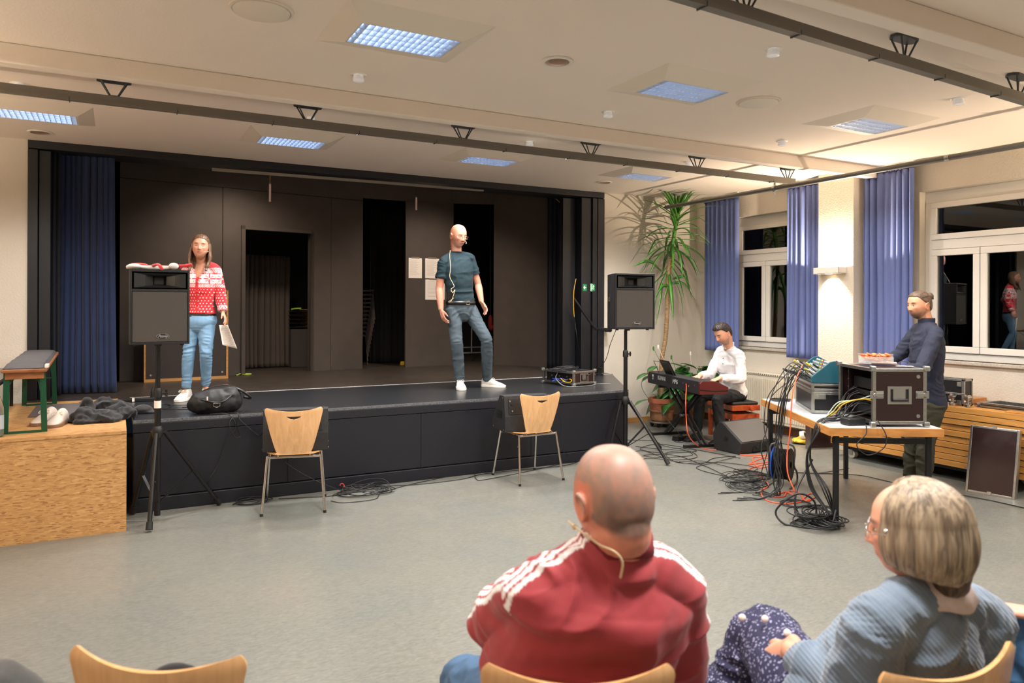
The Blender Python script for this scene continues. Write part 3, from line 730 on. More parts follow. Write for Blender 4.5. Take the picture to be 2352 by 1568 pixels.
for k, (x, y) in enumerate(ADDED_FILLS):  # unseen housings made up for the added fill lamps
    t = thing('added_fill_lamp', 'unseen black fill lamp added behind the top edge of the stage opening, ' + ('left one' if k == 0 else 'right one'), 'stage light', (x, y, 3.40))
    g = MB(); Rf = Matrix.Rotation(R_(28), 3, 'X')
    for a, b in (((-0.12, 0, 0.06), (0.24, 0.16, 0.01)), ((-0.12, -0.075, 0.0), (0.24, 0.01, 0.11)), ((-0.12, 0.075, 0.0), (0.24, 0.01, 0.11))): g.box(Rf @ Vector((0, a[1], a[2])), b, Rf)
    g.build('housing', m_blkm, t); MB().cyl((0, 0, 0.06), (0, 0, 0.8), 0.012).build('hanger', m_blkm, t)
# ------------------------------------------------------------------ OSB podium on the left
ob = thing('osb_podium', 'low podium built of raw chipboard panels left of the stage', 'podium', (0, 0, 0))
ox1 = 0.062
MB().bb((XL + 0.01, 5.92, 0.0), (ox1 - 0.02, 5.94, SH - 0.022)).build('front_panel', m_osb, ob)
MB().bb((ox1 - 0.02, 5.92, 0.0), (ox1, 7.97, SH - 0.022)).build('side_panel', m_osb, ob)
MB().bb((XL + 0.01, 5.915, SH - 0.021), (ox1, 7.97, SH)).build('top_panel', m_osb, ob)
g = MB(); a = P(70, 925, Z=SH); g.prism([(-0.62, 6.95), (0.02, 6.80), (0.02, 7.72), (-0.62, 7.72)], SH + 0.0005, SH + 0.006)
tag(g.build('floor_mat', mat('grey_brown_mat', (96, 88, 88), rough=0.8)), 'thin grey-brown mat lying on the chipboard podium behind the jacket', 'mat')

# ------------------------------------------------------------------ beer bench with cushion
m_grn = mat('dark_green_steel', (14, 74, 48), rough=0.4)
bw = wood('worn_bench_wood', (170, 112, 70), (130, 78, 46), scale=(3, 20, 3))
bc0, bc1 = (-0.555, 6.10), (-0.64, 8.05)
t = thing('beer_bench', 'folding wooden bench with green steel legs and a grey cushion on the podium', 'bench', (-0.565, 6.12, SH), R_(1.5))
bh = 0.455
MB().bb((-0.135, -0.06, bh - 0.028), (0.135, 1.95, bh)).build('seat_plank', bw, t, bevel=0.01)
MB().bb((-0.115, -0.02, bh - 0.075), (0.115, 0.0, bh - 0.028)).build('apron', bw, t)
for yy in (0.0, 1.62):
    for sx in (-1, 1):
        g = MB(); g.bar((sx * 0.105, yy, bh - 0.03), (sx * 0.115, yy + (0.02 if yy < 1 else 0.06), 0.0), 0.036, 0.02, up=(0, 1, 0)); g.build('leg', m_grn, t)
    g = MB(); g.bar((-0.1, yy + 0.01, 0.008), (0.1, yy + 0.01, 0.008), 0.02, 0.016); g.bar((-0.09, yy + 0.01, 0.24), (0.09, yy + 0.01, 0.24), 0.008, 0.012) if yy > 1 else None
    g.build('foot_bar', m_grn, t)
    g = MB(); g.tube(cr([(-0.1, yy + 0.01, bh - 0.12), (-0.04, yy + 0.06, bh - 0.05), (0.04, yy + 0.06, bh - 0.05), (0.1, yy + 0.01, bh - 0.12)], 5), 0.006); g.bar((0.1, yy + 0.02, bh - 0.2), (0.05, yy + 0.3, bh - 0.04), 0.01, 0.004)
    g.build('brace', m_grn, t)
def cush(u, v):
    x = (u - 0.5); y = v
    e = (1 - abs(2 * x) ** 6) ** 0.5 * (1 - abs(2 * v - 1) ** 14) ** 0.5
    return (x * 0.25, -0.06 + y * 1.9, bh + 0.002 + 0.034 * e * (1 + 0.08 * math.sin(v * 31)))
g = MB(); g.grid(cush, 16, 60); g.grid(lambda u, v: ((u - 0.5) * 0.25, -0.06 + v * 1.9, bh + 0.001), 16, 60)
g.build('seat_cushion', mat('grey_cushion_cloth', (72, 69, 71), rough=0.75, var=0.06), t, smooth='auto', weld=True)
MB().bb((0.118, -0.05, bh + 0.001), (0.14, 0.1, bh + 0.02)).build('white_tag', m_paper, t)

# small table edge + clutter behind the bench, bottle
t = thing('folding_table', 'grey folding table top partly hidden behind the bench at the left edge', 'table', (-1.12, 7.15, SH))
MB().bb((-0.35, -0.6, 0.31), (0.35, 0.75, 0.33)).build('table_top', m_grey, t)
MB().bb((-0.34, -0.58, 0.28), (0.34, 0.73, 0.31)).build('frame', m_blkm, t)
for x, y in ((-0.3, -0.5), (0.3, -0.5), (-0.3, 0.65), (0.3, 0.65)): MB().cyl((x, y, 0), (x, y, 0.28), 0.014).build('leg', m_blkm, t)
m_pet = mat('clear_plastic_bottle', (200, 206, 205), rough=0.08); m_pet.node_tree.nodes['Principled BSDF'].inputs['Transmission Weight'].default_value = 0.85
p = P(6, 1000, Z=SH)
t = thing('water_bottle', 'plastic water bottle with a red cap at the left edge of the podium', 'bottle', (p.x - 0.03, p.y - 0.05, SH))
MB().lathe([(0.0, 0.001), (0.035, 0.001), (0.043, 0.012), (0.043, 0.08), (0.041, 0.085), (0.043, 0.09), (0.043, 0.19), (0.036, 0.235), (0.018, 0.285), (0.015, 0.30), (0.0, 0.30)], n=24).build('bottle_body', m_pet, t, smooth='auto')
MB().lathe([(0.0, 0.325), (0.016, 0.325), (0.017, 0.30), (0.0, 0.30)], n=20).build('cap', mat('red_cap', (222, 36, 34), rough=0.4), t, smooth='auto')
MB().lathe([(0.0438, 0.055), (0.0438, 0.15)], n=24).build('paper_label', mat('pale_bottle_label', (176, 184, 190), rough=0.5), t, smooth=True)
MB().lathe([(0.0, 0.003), (0.034, 0.003), (0.041, 0.012), (0.041, 0.075), (0.0, 0.075)], n=24).build('label_green_patch', mat('label_green', (90, 130, 90), rough=0.5), t, smooth='auto')

# ------------------------------------------------------------------ shapes for soft things
def vnoise(p, seed=0):
    p = np.asarray(p, float); i = np.floor(p).astype(np.int64); f = p - i; f = f * f * (3 - 2 * f)
    def h(a):
        n = (a[:, 0] * 73856093) ^ (a[:, 1] * 19349663) ^ (a[:, 2] * 83492791) ^ (seed * 2654435)
        n = (n ^ (n >> 13)) * 1274126177 & 0x7fffffff
        n = (n ^ (n >> 15)) & 0xffff
        return n / 32767.5 - 1
    r = 0
    for dx in (0, 1):
        for dy in (0, 1):
            for dz_ in (0, 1):
                w_ = (f[:, 0] if dx else 1 - f[:, 0]) * (f[:, 1] if dy else 1 - f[:, 1]) * (f[:, 2] if dz_ else 1 - f[:, 2])
                r = r + w_ * h(i + np.array([dx, dy, dz_]))
    return r
def co_no(me):
    n = len(me.vertices); c = np.empty(n * 3, np.float32); q = np.empty(n * 3, np.float32)
    me.vertices.foreach_get('co', c); me.vertex_normals.foreach_get('vector', q)
    return c.reshape(-1, 3).astype(float), q.reshape(-1, 3).astype(float)
def set_co(me, c):
    me.vertices.foreach_set('co', c.astype(np.float32).ravel()); me.update()
def voxel(mb, size, smooth=4, factor=0.5):
    me = mb.mesh('tmp'); o = bpy.data.objects.new('tmp', me); COL.objects.link(o)
    bm = bmesh.new(); bm.from_mesh(me); bmesh.ops.recalc_face_normals(bm, faces=bm.faces); bm.to_mesh(me); bm.free()
    m = o.modifiers.new('r', 'REMESH'); m.mode = 'VOXEL'; m.voxel_size = size
    if smooth:
        m = o.modifiers.new('s', 'SMOOTH'); m.iterations = smooth; m.factor = factor
    dg = bpy.context.evaluated_depsgraph_get()
    r = bpy.data.meshes.new_from_object(o.evaluated_get(dg))
    bpy.data.objects.remove(o); bpy.data.meshes.remove(me)
    return r
def solid(me, name, m, parent=None, loc=None, disp=None, colf=None, rot=None):
    r"""link a remeshed surface; disp(c, n) moves it, colf(c, n) colours its points"""
    c, n = co_no(me)
    if disp is not None: c = disp(c, n); set_co(me, c)
    if colf is not None:
        k = colf(*co_no(me)); k = np.concatenate([k, np.ones((len(k), 1))], 1)
        at = me.color_attributes.new('Col', 'FLOAT_COLOR', 'POINT'); at.data.foreach_set('color', k.astype(np.float32).ravel())
    me.name = name; o = bpy.data.objects.new(name, me); COL.objects.link(o); me.materials.clear(); me.materials.append(m)
    me.polygons.foreach_set('use_smooth', [True] * len(me.polygons))
    if parent is not None: o.parent = parent
    if loc is not None: o.location = loc
    return o
def blob(c, r, n=14, M=None):
    """closed ellipsoid as (verts, faces)"""
    mb = MB(); prof = [(math.sin(PI * k / n) , -math.cos(PI * k / n)) for k in range(n + 1)]
    v = []
    for a, z in prof:
        for i in range(n * 2):
            q = Vector((a * math.cos(PI * i / n) * r[0], a * math.sin(PI * i / n) * r[1], z * r[2]))
            if M is not None: q = M @ q
            v.append(q + Vector(c))
    w = n * 2; f = [(j * w + i, j * w + (i + 1) % w, (j + 1) * w + (i + 1) % w, (j + 1) * w + i) for j in range(n) for i in range(w)]
    return v, f
# jacket on the podium
m_jack = mat('dark_grey_jacket_cloth', (24, 24, 26), rough=0.8, sheen=0.2, bump=0.0006, bs=200)
def jdisp(c, n):
    w1 = vnoise(c * [8, 17, 10] + vnoise(c * 7, 9)[:, None] * 1.2 + 3, 1); w2 = vnoise(c * [30, 14, 26], 2); rg = 1 - np.abs(w1) * 3.2
    c = c + n * (0.014 * rg + 0.006 * (1 - 2.4 * np.abs(w2)))[:, None]
    c[:, 2] = np.maximum(c[:, 2], 0.001); return c
pj = P(225, 970, Z=SH)
g = MB()
for (cx, cy, cz, a, b, h) in ((-0.02, 0.0, 0.03, 0.19, 0.13, 0.045), (-0.12, -0.02, 0.05, 0.08, 0.09, 0.06), (-0.1, 0.06, 0.09, 0.05, 0.05, 0.08), (0.1, 0.12, 0.06, 0.12, 0.1, 0.07), (0.02, 0.14, 0.08, 0.08, 0.06, 0.08), (-0.02, -0.08, 0.02, 0.16, 0.06, 0.03), (0.16, 0.05, 0.045, 0.08, 0.1, 0.045)):
    g.add(*blob((cx, cy, cz), (a, b, h)))
t = solid(voxel(g, 0.007, 5), 'jacket', m_jack, None, (pj.x + 0.02, pj.y + 0.07, SH), jdisp)
tag(t, 'crumpled dark grey jacket lying at the corner of the chipboard podium', 'jacket')
pj = P(312, 952, Z=SH); g = MB(); g.add(*blob((0, 0, 0.03), (0.075, 0.06, 0.042))); g.add(*blob((0.04, -0.02, 0.01), (0.07, 0.04, 0.014)))
t = solid(voxel(g, 0.006, 4), 'cap', m_jack, None, (0.19, pj.y + 0.06, SH), lambda c, n: np.stack([c[:, 0], c[:, 1], np.maximum(c[:, 2] + 0.004 * vnoise(c * 40), 0.001)], 1))
tag(t, 'black knitted cap lying on the stage corner beside the grey jacket', 'cap')
# pair of sneakers on the podium
m_sn = mat('cream_sneaker', (206, 194, 182), rough=0.7, bump=0.0008, bs=90); m_sole = mat('off_white_sole', (222, 214, 200), rough=0.6); m_gum = mat('brown_sole', (128, 96, 72), rough=0.7)
def shoe_mesh(L=0.28, W=0.098, H=0.10):
    """shoe along +Y, heel at -0.07, in its own frame; returns (upper, sole)"""
    st = [(-0.072, .018, .03, .055), (-0.06, .030, .045, .075), (-0.03, .034, .05, .085), (0.01, .035, .05, .075), (0.05, .037, .044, .055), (0.09, .043, .036, .04), (0.13, .046, .03, .028), (0.165, .040, .024, .022), (0.19, .026, .017, .016), (0.20, .008, .008, .01)]
    sc = L / 0.28
    u = MB(); v = []; n = 16
    for (y, a, zc, hz) in st:
        for i in range(n):
            an = 2 * PI * i / n; z = zc + hz * math.sin(an) * 0.80
            v.append((a * W / 0.092 * math.copysign(abs(math.cos(an)) ** 0.8, math.cos(an)), y * sc, max(0.012, z)))
    f = [(j * n + i, j * n + (i + 1) % n, (j + 1) * n + (i + 1) % n, (j + 1) * n + i) for j in range(len(st) - 1) for i in range(n)]
    f += [tuple(range(n - 1, -1, -1)), tuple(range((len(st) - 1) * n, len(st) * n))]
    u.add(v, f)
    s_ = MB(); out = []
    for sgn in (1, -1):
        seq = st if sgn > 0 else st[::-1]
        for (y, a, zc, hz) in seq: out.append(((a * W / 0.092 + 0.005) * sgn, y * sc * 1.03))
    s_.prism(out, 0.0, 0.024)
    return u, s_
def shoe(loc, rz, upm, solem, parent=None, L=0.28, laces=True, name='shoe'):
    M3 = Matrix.Translation(loc) @ Matrix.Rotation(rz, 4, 'Z')
    u, s_ = shoe_mesh(L)
    u.v = [M3 @ Vector(p) for p in u.v]; s_.v = [M3 @ Vector(p) for p in s_.v]
    o = u.build(name, upm, parent, smooth=True); s_.build('sole', solem, o, smooth='auto', bevel=0.003)
    if laces:
        g = MB()
        for k in range(4):
            y = 0.045 + k * 0.018; z = 0.088 - k * 0.0125
            g.tube([M3 @ Vector(q) for q in ((-0.024, y, z - 0.006), (0, y + 0.004, z), (0.024, y, z - 0.006))], 0.0032, 5)
        g.tube([M3 @ Vector(q) for q in cr([(0, 0.045, 0.09), (-0.03, 0.05, 0.098), (-0.035, 0.07, 0.08), (0, 0.045, 0.09), (0.032, 0.055, 0.096), (0.036, 0.075, 0.08), (0, 0.046, 0.09)], 4)], 0.0026, 5)
        g.build('laces', m_sole, o, smooth=True)
    return o
for k, (px, py, rz, lab) in enumerate(((120, 976, 2.7, 'left cream sneaker of the pair standing beside the grey jacket'), (148, 980, 2.85, 'right cream sneaker of the pair, touching the grey jacket'))):
    p = P(px, py, Z=SH); t = thing('sneaker', lab, 'shoe', (p.x - 0.03, p.y + 0.16, SH), rz, 'pair of sneakers on the podium')
    shoe((0, 0, 0), 0.0, m_sn, m_gum, t)
# power strip and box on the stage corner
t = thing('power_strip', 'black power strip with a plugged in plug on the stage corner', 'power strip', P(318, 922, Z=SH), R_(-6))
MB().bb((-0.17, -0.03, 0), (0.19, 0.03, 0.035)).build('housing', m_blk, t, bevel=0.006)
MB().bb((-0.05, -0.032, 0.005), (-0.03, -0.029, 0.038)).build('label_strip', m_paper, t)
MB().cyl((0.12, 0, 0.035), (0.12, 0, 0.045), 0.024).build('socket', m_blk, t, smooth='auto')
MB().lathe([(0, 0.045), (0.019, 0.045), (0.02, 0.075), (0.014, 0.10), (0.008, 0.13), (0, 0.13)], (0.12, 0, 0), 14).build('plug', m_blk, t, smooth='auto')
# black duffel bag
def bagd(c, n):
    c = c + n * (0.008 * (1 - 2 * np.abs(vnoise(c * [10, 10, 16], 5))) + 0.004 * vnoise(c * 30, 6))[:, None]
    c[:, 2] = np.maximum(c[:, 2], 0.001); return c
pb = P(500, 955, Z=SH); t = thing('duffel_bag', 'slumped black duffel bag at the front edge of the stage', 'bag', (pb.x + 0.01, YS + 0.19, SH), R_(-4))
g = MB(); g.add(*blob((0, 0, 0.09), (0.215, 0.13, 0.115))); g.add(*blob((0.1, 0.0, 0.12), (0.1, 0.1, 0.1))); g.add(*blob((-0.1, 0, 0.075), (0.12, 0.12, 0.08)))
solid(voxel(g, 0.007, 5), 'bag_body', mat('black_nylon', (22, 22, 24), rough=0.6, bump=0.0005, bs=250), t, None, bagd)
MB().tube(cr([(-0.18, 0, 0.13), (-0.1, -0.03, 0.19), (0.02, -0.01, 0.225), (0.12, 0, 0.215), (0.19, 0, 0.14)], 6), 0.004, 6).build('zipper', m_blk, t, smooth=True)
MB().tube(cr([(0.15, -0.02, 0.2), (0.21, -0.04, 0.17), (0.26, -0.03, 0.13), (0.27, -0.02, 0.11), (0.22, 0.0, 0.12)], 6), 0.012, 6).build('strap', m_blk, t, smooth=True)
MB().tube(cr([(-0.14, -0.09, 0.13), (-0.05, -0.145, 0.11), (0.0, -0.15, 0.1), (0.06, -0.145, 0.11), (0.12, -0.09, 0.15)], 6), 0.007, 6).build('carry_handle', m_blk, t, smooth=True)
g = MB(); g.tube([(-0.028 + 0.0, -0.155, 0.094), (0.028, -0.155, 0.094), (0.022, -0.158, 0.07), (0.0, -0.16, 0.062), (-0.022, -0.158, 0.07)], 0.003, 6, True); g.build('d_ring', m_chrome, t, smooth=True)
MB().bb((-0.075, -0.138, 0.12), (-0.065, -0.13, 0.15)).build('tag', m_paper, t)

# ------------------------------------------------------------------ PA speakers on tripods
m_grille = mat('speaker_grille', (62, 57, 52), rough=0.55, bump=0.0010, bs=520, var=0.18, vs_=160)
m_carpet = mat('speaker_box_black', (24, 24, 26), rough=0.6, bump=0.0008, bs=160)
m_silv = mat('logo_silver', (214, 214, 214), rough=0.3, metal=0.6)
def pa_speaker(x, y, z, rz, lab, sc=(1, 1, 1)):
    t = thing('loudspeaker', lab, 'speaker', (x, y, z), rz); t.scale = sc
    W, H, D = 0.44, 0.575, 0.38; wb = 0.15
    ft = [(-W / 2, -D / 2), (W / 2, -D / 2), (W / 2, -D / 2 + 0.10), (wb, D / 2), (-wb, D / 2), (-W / 2, -D / 2 + 0.10)]
    g = MB(); g.prism(ft, 0, H); g.f.pop(2); g.m.pop(2); g.build('cabinet', m_carpet, t, bevel=0.008)
    y0 = -D / 2
    g = MB(); g.bb((-W / 2, y0 - 0.014, 0), (-W / 2 + 0.016, y0, H)); g.bb((W / 2 - 0.016, y0 - 0.014, 0), (W / 2, y0, H)); g.bb((-W / 2 + 0.016, y0 - 0.014, 0), (W / 2 - 0.016, y0, 0.018)); g.bb((-W / 2 + 0.016, y0 - 0.014, H - 0.02), (W / 2 - 0.016, y0, H)); g.bb((-W / 2 + 0.016, y0 - 0.014, 0.405), (W / 2 - 0.016, y0, 0.425))
    g.build('front_frame', m_blk, t, bevel=0.002)
    MB().bb((-W / 2 + 0.018, y0 - 0.010, 0.02), (W / 2 - 0.018, y0 - 0.002, 0.404)).build('grille', m_grille, t, bevel=0.003)
    # horn: flared recess
    hz0, hz1 = 0.437, 0.543; g = MB(); cz = (hz0 + hz1) / 2
    rings = [((0.19, 0.055), y0 - 0.012), ((0.145, 0.05), y0 - 0.006), ((0.11, 0.042), y0 + 0.004), ((0.05, 0.034), y0 + 0.05), ((0.035, 0.026), y0 + 0.10)]
    v = []; f = []
    for (a, b), yy in rings: v += [(-a, yy, cz - b), (a, yy, cz - b), (a, yy, cz + b), (-a, yy, cz + b)]
    for k in range(len(rings) - 1):
        for i in range(4): f.append((k * 4 + i, k * 4 + (i + 1) % 4, k * 4 + 4 + (i + 1) % 4, k * 4 + 4 + i))
    f.append((16, 17, 18, 19)); g.add(v, f); g.build('horn', m_blk, t)
    # recess in front (dark box front plate removed by the horn standing proud)
    lg = MB(); lg.lathe([(0.0, 0.006), (0.044, 0.006), (0.047, 0.0)], (0, 0, 0), 28); lo = lg.build('logo_badge', m_blk, t, smooth='auto')
    lo.location = (0.02, y0 - 0.010, 0.062); lo.rotation_euler = FRONT; lo.scale = (1, 0.44, 1)
    rg = MB(); rg.tube([(0.046 * math.cos(a * PI / 14), 0.046 * math.sin(a * PI / 14), 0.005) for a in range(28)], 0.0012, 5, True); ro = rg.build('badge_ring', m_silv, lo, smooth=True)
    text('Peavey', 0.03, 'logo_lettering', m_silv, t, (0.02, y0 - 0.0175, 0.063), FRONT, shear=0.35, sx=0.85)
    # side handles with chrome bar
    for sg in (-1, 1):
        nx = Vector((sg * (D - 0.1), W / 2 - wb, 0)).normalized() if False else Vector(((D - 0.10) * sg, (W / 2 - wb), 0)).normalized()
        c = Vector((sg * (W / 2 - 0.028), -D / 2 + 0.10 + 0.11, 0.31)); an = math.atan2(nx.y, nx.x)
        Mh = Matrix.Translation(Vector((sg * (W / 2 - 0.027), -D / 2 + 0.205, 0.31))) @ Matrix.Rotation(an, 4, 'Z') @ Matrix.Rotation(PI / 2, 4, 'Y')
        h = MB(); h.lathe([(0.0, 0.003), (0.045, 0.003), (0.055, 0.006), (0.062, 0.0)], n=24); h.v = [Mh @ Vector((p[0] * 1.5, p[1] * 0.75, p[2])) for p in h.v]
        ho = h.build('side_handle', m_blk, t, smooth='auto')
        b = MB(); b.box((0, 0, 0.010), (0.05, 0.075, 0.008)); b.v = [Mh @ Vector(p) for p in b.v]; b.build('handle_bar', m_chrome, ho, bevel=0.003)
    for sx in (-0.17, 0.17): MB().cyl((sx, -0.13, -0.012), (sx, -0.13, 0.001), 0.016, n=10).build('rubber_foot', m_rub, t)
    MB().cyl((0, 0, -0.02), (0, 0, 0.01), 0.03, n=16).build('pole_socket', m_blk, t, smooth='auto')
    return t
def tripod(x, y, ztop, feet, hub, lab, zc=0.03, zcol=0.9, brz=0.42):
    t = thing('speaker_stand', lab, 'speaker stand', (x, y, 0))
    MB().cyl((0, 0, zc), (0, 0, zcol), 0.022, n=16).build('lower_tube', m_blkm, t, smooth='auto')
    MB().cyl((0, 0, zcol), (0, 0, ztop), 0.0175, n=16).build('upper_tube', m_blkm, t, smooth='auto')
    g = MB(); g.lathe([(0.0, zcol - 0.05), (0.03, zcol - 0.05), (0.03, zcol + 0.0), (0.024, zcol + 0.02), (0, zcol + 0.02)], n=16); g.cyl((0.02, 0, zcol - 0.02), (0.07, 0.0, zcol - 0.02), 0.008); g.cyl((0.06, 0, zcol - 0.045), (0.06, 0, zcol + 0.005), 0.009)
    g.build('collar', m_blk, t, smooth='auto')
    MB().lathe([(0.0, hub - 0.04), (0.034, hub - 0.04), (0.04, hub - 0.02), (0.04, hub + 0.02), (0.028, hub + 0.045), (0, hub + 0.045)], n=18).build('hub', m_blk, t, smooth='auto')
    for (fx, fy) in feet:
        d = Vector((fx - x, fy - y, 0)); u = d.normalized(); a = u * 0.055 + Vector((0, 0, hub - 0.005)); b = Vector((d.x, d.y, 0.02))
        g = MB(); g.cyl(a, b, 0.0165, n=14); lg = g.build('leg', m_blkm, t, smooth='auto')
        g = MB(); k = (b - a).normalized(); g.cyl(b - k * 0.05, b + k * 0.005, 0.022, 0.024, n=14); g.build('rubber_foot', m_rub, lg, smooth='auto')
        q = a.lerp(b, 0.52); g = MB(); g.bar(q, Vector((u.x * 0.02, u.y * 0.02, zc + 0.10)), 0.022, 0.006); g.cyl(q - Vector((u.y, -u.x, 0)) * 0.022, q + Vector((u.y, -u.x, 0)) * 0.022, 0.007, n=8); g.build('brace', m_blkm, t)
    return t
pl = P(363, 700, Y=6.12)
sx_, sy_ = pl.x, 6.12
tripod(sx_, sy_, 1.335, [(0.205, 5.82), (0.73, 6.33), (-0.12 + 0.23, 6.36)], 0.66, 'black tripod speaker stand on the left, between podium and chair', zc=0.035, zcol=0.97)
MB().cyl((sx_, sy_, 0.84), (sx_, sy_, 0.90), 0.0245, n=16)
g = MB(); g.cyl((0, 0, 0.84), (0, 0, 0.895), 0.0245, n=16); g.build('white_tape_band', m_paper, bpy.data.objects['speaker_stand'], smooth='auto')
pa_speaker(sx_, sy_, 1.325, R_(2), 'black loudspeaker on the left stand with a Santa hat on top', (0.9, 0.9, 0.95))
pr = P(1437, 800, Y=6.28); rx_, ry_ = pr.x, 6.28
tripod(rx_, ry_, 1.36, [(4.93, 5.82), (5.40, 6.52), (4.52, 6.29)], 0.62, 'black tripod speaker stand at the right end of the stage', zc=0.035, zcol=1.13)
pa_speaker(rx_ + 0.02, ry_, 1.378, R_(-14), 'black loudspeaker on the right stand, in front of the palm plant')
# speaker cable from right speaker
def cable(name, pts, lab, r=0.004, m=None, k=8, group=None, closed=False):
    g = MB(); g.tube(cr(pts, k, closed), r, 6, closed); o = g.build(name, m or m_cable, smooth=True)
    return tag(o, lab, 'cable', group)
# santa hat
m_red = mat('santa_red_felt', (196, 34, 34), rough=0.9, sheen=0.4); m_fur = mat('white_plush', (228, 222, 214), rough=0.95, bump=0.002, bs=120, sheen=0.5)
t = thing('santa_hat', 'red and white Santa hat lying flat on the left loudspeaker', 'hat', (sx_ - 0.01, sy_ - 0.06, 1.325 + 0.549))
g = MB(); g.tube(cr([(-0.2, 0.0, 0.014), (-0.14, -0.03, 0.026), (-0.05, -0.02, 0.014), (0.05, -0.01, 0.015), (0.10, -0.02, 0.022), (0.13, -0.03, 0.03)], 6), [0.012] * 5 + [0.018] * 26, 10) if False else g.tube(cr([(-0.2, 0.0, 0.014), (-0.14, -0.03, 0.02), (-0.05, -0.02, 0.014), (0.05, -0.01, 0.015), (0.10, -0.02, 0.02)], 6), 0.0135, 10)
g.add(*blob((0.11, -0.03, 0.028), (0.035, 0.03, 0.026))); g.add(*blob((-0.15, -0.03, 0.02), (0.05, 0.05, 0.02)))
solid(voxel(g, 0.004, 3), 'white_brim', m_fur, t)
g = MB(); g.add(*blob((0.0, 0.04, 0.018), (0.17, 0.06, 0.018))); g.tube(cr([(-0.03, -0.02, 0.028), (0.0, -0.08, 0.034), (0.015, -0.125, 0.02), (0.03, -0.14, -0.005)], 5), 0.012, 8); g.tube(cr([(0.1, 0, 0.03), (0.18, 0.01, 0.034), (0.24, 0.02, 0.045)], 5), 0.012, 8); g.add(*blob((-0.12, 0.01, 0.034), (0.06, 0.04, 0.014)))
solid(voxel(g, 0.004, 3), 'red_felt', m_red, t)

# ------------------------------------------------------------------ plywood chairs
def chair_meshes():
    # backrest/seat shell, local: seat faces +Y (front), back at -Y
    W = 0.445
    def back(u, v):
        # v 0 at the seat bend, 1 at top ; u 0..1
        hw = 0.125 + (0.222 - 0.125) * (v ** 0.9) if v > 0.06 else 0.125 + 0.02 * (0.06 - v) / 0.06
        x = (u - 0.5) * 2; z = 0.455 + 0.338 * v + 0.028 * x * x * v ** 2
        # rounded top corners
        if v > 0.9: hw *= 1 - 0.10 * ((v - 0.9) / 0.1) ** 3
        y = -0.185 - 0.075 * v + 0.045 * x * x * v ** 0.7 - 0.012 * math.sin(v * PI)
        return (x * hw, y, z)
    def shell(fn, nu, nv, hole, th=0.011):
        P_ = [[Vector(fn(i / nu, j / nv)) for i in range(nu + 1)] for j in range(nv + 1)]
        g = MB(); idx = {}
        def nrm(i, j):
            a = P_[j][min(i + 1, nu)] - P_[j][max(i - 1, 0)]; b = P_[min(j + 1, nv)][i] - P_[max(j - 1, 0)][i]; n = a.cross(b); n.normalize(); return n
        for j in range(nv + 1):
            for i in range(nu + 1):
                n = nrm(i, j) * th / 2; idx[(i, j, 0)] = len(g.v); g.v.append(tuple(P_[j][i] + n)); idx[(i, j, 1)] = len(g.v); g.v.append(tuple(P_[j][i] - n))
        def solidq(i, j): return 0 <= i < nu and 0 <= j < nv and not hole((i + 0.5) / nu, (j + 0.5) / nv)
        for j in range(nv):
            for i in range(nu):
                if not solidq(i, j): continue
                q = [(i, j), (i + 1, j), (i + 1, j + 1), (i, j + 1)]
                g.mi = 0; g.f.append(tuple(idx[(*a, 0)] for a in q)); g.m.append(0); g.f.append(tuple(idx[(*a, 1)] for a in q[::-1])); g.m.append(0)
                for (a, b), (di, dj) in zip(((q[0], q[1]), (q[1], q[2]), (q[2], q[3]), (q[3], q[0])), ((0, -1), (1, 0), (0, 1), (-1, 0))):
                    if not solidq(i + di, j + dj):
                        g.f.append((idx[(*a, 0)], idx[(*a, 1)], idx[(*b, 1)], idx[(*b, 0)])); g.m.append(1)
        return g
    def hole(u, v):
        x = (u - 0.5) * 2 * 0.2; z = v * 0.375
        return z < 0.335 and (x / 0.05) ** 2 + ((z - 0.335) / 0.027) ** 2 < 1
    bk = shell(back, 120, 110, hole)
    def seat(u, v):
        x = (u - 0.5) * 2
        hw = 0.125 + 0.085 * min(1, v / 0.3) if v < 0.3 else 0.21 - 0.02 * max(0, (v - 0.85) / 0.15) ** 2
        y = -0.19 + 0.40 * v; z = 0.452 + (0.004 if v < 0.02 else 0) - 0.02 * max(0, (v - 0.8) / 0.2) ** 2 - 0.012 * math.sin(min(1, v) * PI) * (1 - x * x)
        return (x * hw, y, z)
    st = shell(seat, 24, 30, lambda u, v: False)
    return bk, st
_bk, _st = chair_meshes()
